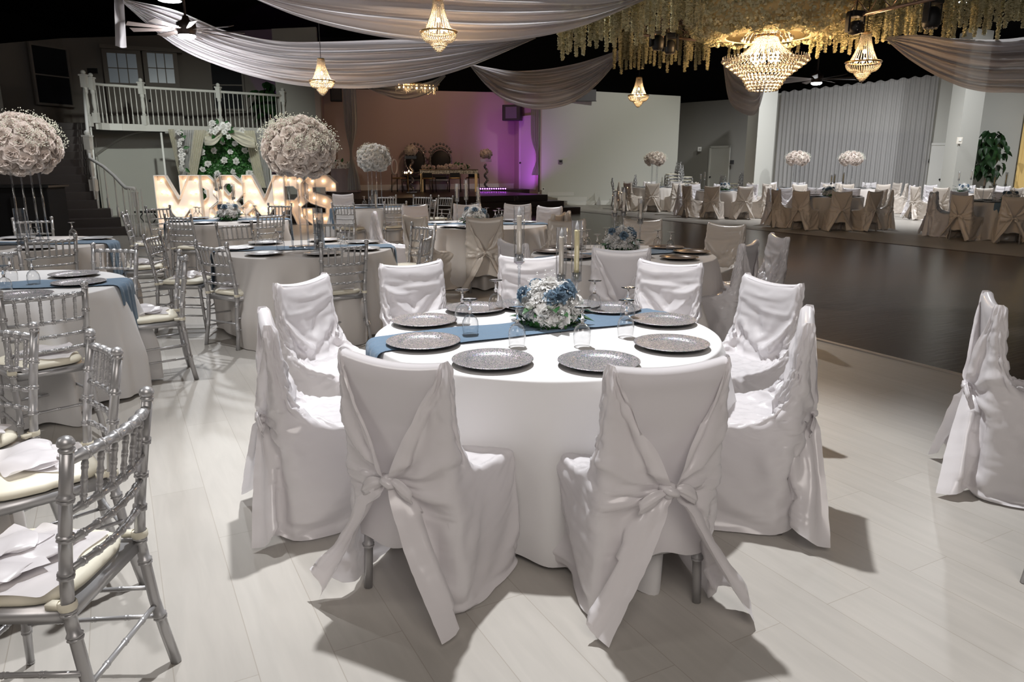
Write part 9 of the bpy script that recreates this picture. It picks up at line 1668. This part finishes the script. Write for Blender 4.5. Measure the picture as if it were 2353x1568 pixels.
def fl_cluster(name, label, c, n, spread, seed, cat='flower arrangement', leaves=14, sc=1.3, meshes=SMALL):
    rr = random.Random(seed); t = thing(name, label, cat, c)
    for i in range(n):
        d = Vector((rr.uniform(-1, 1) * spread[0], rr.uniform(-.6, 0) * spread[1], rr.uniform(-1, 1) * spread[2])); o = link('white_blossom', meshes[i % 2], t); orient(o, d, Vector((d.x, -.3, d.z + .1)), rr.uniform(0, 6), sc * rr.uniform(.8, 1.2))
    for i in range(leaves):
        a = rr.uniform(0, 2*PI); o = link('leaf', LEAF, t); d = Vector((spread[0] * .8 * math.cos(a), .02, spread[2] * .8 * math.sin(a))); orient(o, d, Vector((.1, -1, .1)), a - PI/2 + 0, 1.8)
    return t
fl_cluster('flower_swag_cluster', 'white rose cluster with leaves at the top of the backdrop', (dir_x(517, 20.7, 2.5), 20.35, hgt(300, 20.35)), 14, (.24, .1, .20), 3)
fl_cluster('flower_garland', 'vertical white rose garland on the left backdrop drape', (dir_x(423, 20.6, 1.7), 20.5, hgt(355, 20.5)), 26, (.06, .06, .62), 4, leaves=6, sc=1.0)
def drape_panel(label, tops, bots, Y, m='cream', folds=5):
    rows = []
    for j in range(31):
        v = j / 30; row = []
        for i in range(folds * 8 + 1):
            u = i / (folds * 8); e = v ** 1.0; px = (tops[0] + (tops[1] - tops[0]) * u) * (1 - e) + (bots[0] + (bots[1] - bots[0]) * u) * e; py = tops[2] + (bots[2] - tops[2]) * v
            y = Y + .06 * math.sin(u * folds * 2 * PI + math.sin(v * 3)); z = hgt(py, Y); row.append((dir_x(px, y, z), y, z))
        rows.append(row)
    return tag(MB().grid(rows).build('backdrop_drape', M[m]), label, 'drape', 'drapes of the greenery backdrop')
drape_panel('outer left cream drape of the backdrop, gathered toward the letters', (386, 400, 297), (412, 424, 408), 20.95)
drape_panel('sheer left drape of the backdrop with garland', (398, 452, 299), (415, 440, 408), 20.9, 'sheer2')
drape_panel('inner left cream drape of the backdrop falling beside the green wall', (446, 473, 299), (430, 452, 410), 20.8)
drape_panel('right cream drape of the backdrop slanting to the letters', (560, 585, 300), (590, 612, 432), 20.8)
drape_panel('sheer right drape of the backdrop', (582, 612, 302), (596, 622, 432), 20.9, 'sheer2')
swag('backdrop_swag', 'left cream swag of the backdrop below the rose cluster', [(470,302),(490,300),(508,299)], [(470,334),(492,333),(512,312)], [20.5,20.45,20.5], 'cream', 3, .04, 24, 24, 8, 'drapes of the greenery backdrop')
swag('backdrop_swag', 'right cream swag of the backdrop below the rose cluster', [(524,300),(550,302),(584,318)], [(528,312),(556,334),(588,342)], [20.5,20.45,20.5], 'cream', 3, .04, 24, 24, 9, 'drapes of the greenery backdrop')
mb = MB(); 
for px in (380, 622): x = dir_x(px, 21.1, 1.3); mb.tube([(x, 21.1, 0), (x, 21.1, 2.38)], .03, 8)
mb.tube([(dir_x(380, 21.1, 2.4), 21.1, 2.38), (dir_x(622, 21.1, 2.4), 21.1, 2.38)], .03, 8); tag(mb.build('backdrop_frame', M['trim']), 'white pipe frame carrying the backdrop drapes', 'frame')
# ---------------------------------------------------------------- stage furniture
SZ = .572
def spx(px, Y): x = dir_x(px, Y, 1.2); return (x, Y, SZ)
def throne(px, Y, rz, label):
    t = thing('throne_chair', label, 'chair', spx(px, Y), rz, 'ornate throne chairs on the stage')
    mb = MB(); rows = []
    for k in range(24): a = 2*PI*k/24; mb.ball((.40*math.cos(a), -.02, 1.08 + .46*math.sin(a)), .045, 8, 6)
    mb.tube([(.40*math.cos(2*PI*i/32), 0, 1.08 + .46*math.sin(2*PI*i/32)) for i in range(33)], .045, 8, False)
    for k in range(9): a = PI * (.2 + .6 * k / 8); r_ = .50 + .07 * math.sin(k / 8 * PI); mb.ball((r_*math.cos(a), -.02, 1.10 + (r_ + .02)*math.sin(a)), .05, 8, 6)
    mb.build('carved_frame', M['mirror'], t)
    pd = MB(); pd.lathe([(.0005, -.03), (.33, -.03), (.36, -.01), (.36, .03), (.0005, .04)], 28); pd.v = [(x, z, 1.06 + y * 1.12) for x, y, z in pd.v]; pd.build('back_pad', M['blk'], t)
    s_ = rounded_pad(.33, -.62, -.02, .42, .54).build('seat_pad', M['blk'], t); a_ = MB().box((-.34, -.62, .34), (.34, 0, .42)); a_.build('apron', M['mirror'], t, False, .01)
    for sx in (-1, 1):
        k = MB(); k.tube([(sx*.36, -.02, .80), (sx*.38, -.3, .78), (sx*.36, -.52, .70), (sx*.34, -.54, .54)], .03, 8); k.build('armrest', M['mirror'], t)
        for y in (-.56, -.04): k = MB(); k.tube([(sx*.31, y, .36), (sx*.34, y - .02, .18), (sx*.31, y, 0)], [.035, .025, .02], 8); k.build('leg', M['mirror'], t)
    return t
throne(955, 28.35, -.15, 'left throne chair with jewelled oval back on the stage'); throne(1013, 28.5, -.05, 'right throne chair with jewelled oval back behind the head table')
def dining(px, Y, rz, label, ring=True):
    t = thing('oval_back_chair', label, 'chair', spx(px, Y), rz, 'small chairs on the stage')
    k = MB(); k.tube([(.19*math.cos(2*PI*i/28), .2, .86 + .25*math.sin(2*PI*i/28)) for i in range(29)], .030, 8, False); k.build('oval_back', M['satin'], t) if ring else MB().box((-.17, .18, .50), (.17, .21, .66)).build('low_back', M['blk'], t, False, .01)
    rounded_pad(.22, -.2, .22, .45, .50).build('seat', M['gold'], t)
    for sx in (-1, 1):
        for y in (-.18, .2): k = MB(); k.tube([(sx*.19, y, .45 if y < 0 else .62), (sx*.20, y * 1.1, 0)], .016, 8); k.build('leg', M['fan'], t)
    return t
dining(918, 26.4, math.radians(70), 'oval backed chair at left on the stage'); dining(985, 26.2, math.radians(170), 'dark chair with back to camera left in front of the head table', False); dining(1045, 26.6, math.radians(185), 'dark chair in front of the middle of the head table', False); dining(1085, 27.3, math.radians(200), 'dark chair at the right of the head table', False)
x0, y0, _ = spx(966, 27.0); x1, y1, _ = spx(1099, 27.0); ht = thing('head_table', 'mirrored gold head table on the stage', 'table', ((x0 + x1)/2, 27.0, SZ), .04); L = (x1 - x0)/2
MB().box((-L, -.4, .74), (L, .4, .78)).build('tabletop', mat('brown_glass_top', (.16, .11, .07), .2, .3), ht, False, .006); MB().box((-L + .02, -.38, .62), (L - .02, .38, .74)).build('apron', noise_col(mat('jewelled_apron', (.3, .25, .18), .3, .7), (.08, .06, .04), (.75, .66, .50), 38), ht, False)
for sx in (-1, 1):
    for y in (-.34, .34): MB().box((sx*(L - .08) - .05, y - .04, 0), (sx*(L - .08) + .05, y + .04, .62)).build('leg', M['gold'] if y < 0 else M['fan'], ht, False, .005)
g = fl_cluster('table_garland', 'cream flower garland lying along the head table', (ht.location.x - .1, 27.0, SZ + .86), 22, (.85, .15, .06), 8, leaves=16, sc=1.1, meshes=ROSE)
def pedestal(px, Y, label, h=1.25):
    t = thing('flower_pedestal', label, 'flower arrangement', spx(px, Y), 0, 'crystal flower pedestals on the stage'); MB().box((-.18, -.18, 0), (.18, .18, .03)).build('base', M['acry'], t, False)
    k = MB(); [k.ball((.0 + .05 * math.cos(i), .05 * math.sin(i), .08 + i * .05), .045, 8, 6) for i in range(int((h - .2) / .05))]; k.build('crystal_column', M['mirror'], t); MB().box((-.2, -.2, h - .12), (.2, .2, h - .02)).build('plinth', M['acry'], t, False)
    flower_ball(t, (0, 0, h + .16), .24, .8, 22, ROSE, int(px), 0); return t
pedestal(946, 26.1, 'crystal pedestal with dark white flowers left of the head table'); pedestal(1117, 27.4, 'crystal pedestal with small flower bunch right of the head table', 1.15)
cl = thing('candle_tray', 'small stand with lit tea lights left of the head table', 'candle', (*spx(937, 26.0)[:2], SZ), 0); MB().lathe([(.0005, .62), (.16, .62), (.16, .64), (.0005, .64)], 20).build('tray', M['gold'], cl); k = MB(); k.tube([(0, 0, 0), (0, 0, .62)], .02, 8); k.build('stand_pole', M['gold'], cl)
for i in range(4): k = MB(); k.ball((-.1 + .07 * i, -.03 * (i % 2), .67 + .05 * (i == 2)), .022, 8, 6, 1.6); k.build('tealight_flame', M['bulb'], cl)
sd = thing('draped_side_table', 'small skirted table at the left end of the stage', 'table', (*spx(784, 26.2)[:2], SZ - .0), 0); rows = []
for z, r_ in ((.80, .002), (.80, .30), (.79, .33), (.5, .36), (.2, .40), (.01, .43)): rows.append([((r_ + (.02 * math.sin(i * 1.1) if z < .7 else 0)) * 1.5 * math.cos(2*PI*i/64), (r_ + (.02 * math.sin(i * 1.1) if z < .7 else 0)) * math.sin(2*PI*i/64), z) for i in range(64)])
MB().grid(rows, True).build('table_skirt', mat('plum_grey_cloth', (.22, .17, .18), .8), sd); MB().box((-.4, -.25, .76), (.4, .25, .785)).build('tabletop', M['fan'], sd, False)
fl_cluster('flower_box', 'dim cream flowers on the skirted table at the left end of the stage', (*spx(782, 26.1)[:2], SZ + .92), 18, (.36, .2, .12), 9, leaves=8, sc=1.3, meshes=ROSE)
lb = thing('led_light_bar', 'violet led light bar on the stage floor', 'stage light', (*spx(1132, 27.0)[:2], SZ), .15); MB().box((-.48, -.04, .05), (.48, .05, .14)).build('housing', M['blk'], lb, False, .005)
for s in (-1, 1): MB().box((s*.42 - .02, -.06, 0), (s*.42 + .02, .06, .05)).build('foot', M['blk'], lb, False)
for i in range(12): k = MB(); k.ball((-.45 + .082 * i, -.045, .095), .022, 8, 6); k.build('led', M['violet'], lb)
sp = thing('wall_speaker', 'black speaker hung on the stage wall at upper right', 'speaker', (dir_x(1178, 29.4, 3), 29.4, hgt(259, 29.4)), -.3); MB().box((-.36, -.2, -.30), (.36, .14, .28)).build('cabinet', M['blk'], sp, False, .02); MB().box((-.22, -.215, -.22), (.22, -.201, .2)).build('grille', mat('speaker_grille', (.12, .10, .13), .6), sp, False)
sp = thing('wall_speaker', 'black speaker box at the upper left of the stage', 'speaker', (dir_x(771, 26.6, 3), 26.9, hgt(214, 26.6)), .2); MB().box((-.20, -.18, -.26), (.20, .14, .24)).build('cabinet', M['blk'], sp, False, .02); MB().box((-.15, -.195, -.2), (.15, -.181, .18)).build('grille', M['fan'], sp, False)
dl = thing('step_light', 'small round lamp on the dark stage riser', 'lamp', (dir_x(1186, 22.9, .5), 23.35, .40)); MB().ball((0, 0, .09), .075, 12, 8).build('dome', M['glass'], dl); MB().lathe([(.08, 0), (.07, .03), (.0005, .03)], 16).build('foot', M['blk'], dl)
# ---------------------------------------------------------------- plants
def ficus(px, Y, ztop, zbot, wd, label, n=85, seed=1, z=0, sc=3.0):
    rr = random.Random(seed); t = thing('potted_ficus', label, 'potted plant', (dir_x(px, Y, 1.5), Y, z), 0); k = MB(); k.tube([(0, 0, .2), (.03, 0, zbot - z + .1), (0, .02, (ztop + zbot)/2 - z), (-.03, 0, ztop - z - .2)], [.035, .03, .025, .012], 8); k.build('trunk', M['truss'], t)
    MB().lathe([(.0005, 0), (.16, 0), (.21, .32), (.22, .34), (.18, .34), (.17, .30), (.0005, .30)], 24).build('pot', M['blk'], t)
    cz = (ztop + zbot)/2 - z; hz = (ztop - zbot)/2
    for i in range(n):
        q = rr.uniform(-1, 1); a = rr.uniform(0, 2*PI); r_ = wd * math.sqrt(max(.05, 1 - q*q)) * rr.uniform(.6, 1.0); o = link('leaf', LEAF2, t)
        o.matrix_local = Matrix.Translation((r_*math.cos(a), r_*math.sin(a), cz + q*hz)) @ Matrix.Rotation(a - PI/2, 4, 'Z') @ Matrix.Rotation(rr.uniform(-1.3, -.2), 4, 'X') @ Matrix.Rotation(rr.uniform(-.5, .5), 4, 'Y') @ Matrix.Scale(rr.uniform(.8, 1.2) * sc, 4)
    inner = MB().ball((0, 0, cz), wd * .72, 12, 8, hz / wd * .9); inner.build('inner_foliage', M['leafd'], t); return t
LEAF2 = leaf_mesh(.10, .07); LEAF2.materials[0] = M['leafd']
ficus(2267, 25.3, hgt(300, 25.3), hgt(408, 25.3), .50, 'dark green broad leaved potted ficus against the pale wall at right')
ficus(628, 25.6, hgt(188, 25.6), 2.9, .45, 'dark plant standing on the balcony at the right behind the railing', 60, 2, BZ, 3)
# ---------------------------------------------------------------- drop prototypes that were never placed
for o in list(bpy.data.objects):
    if o.parent is None and o.get('label') == 'x':
        for c in list(o.children_recursive): bpy.data.objects.remove(c)
        bpy.data.objects.remove(o)
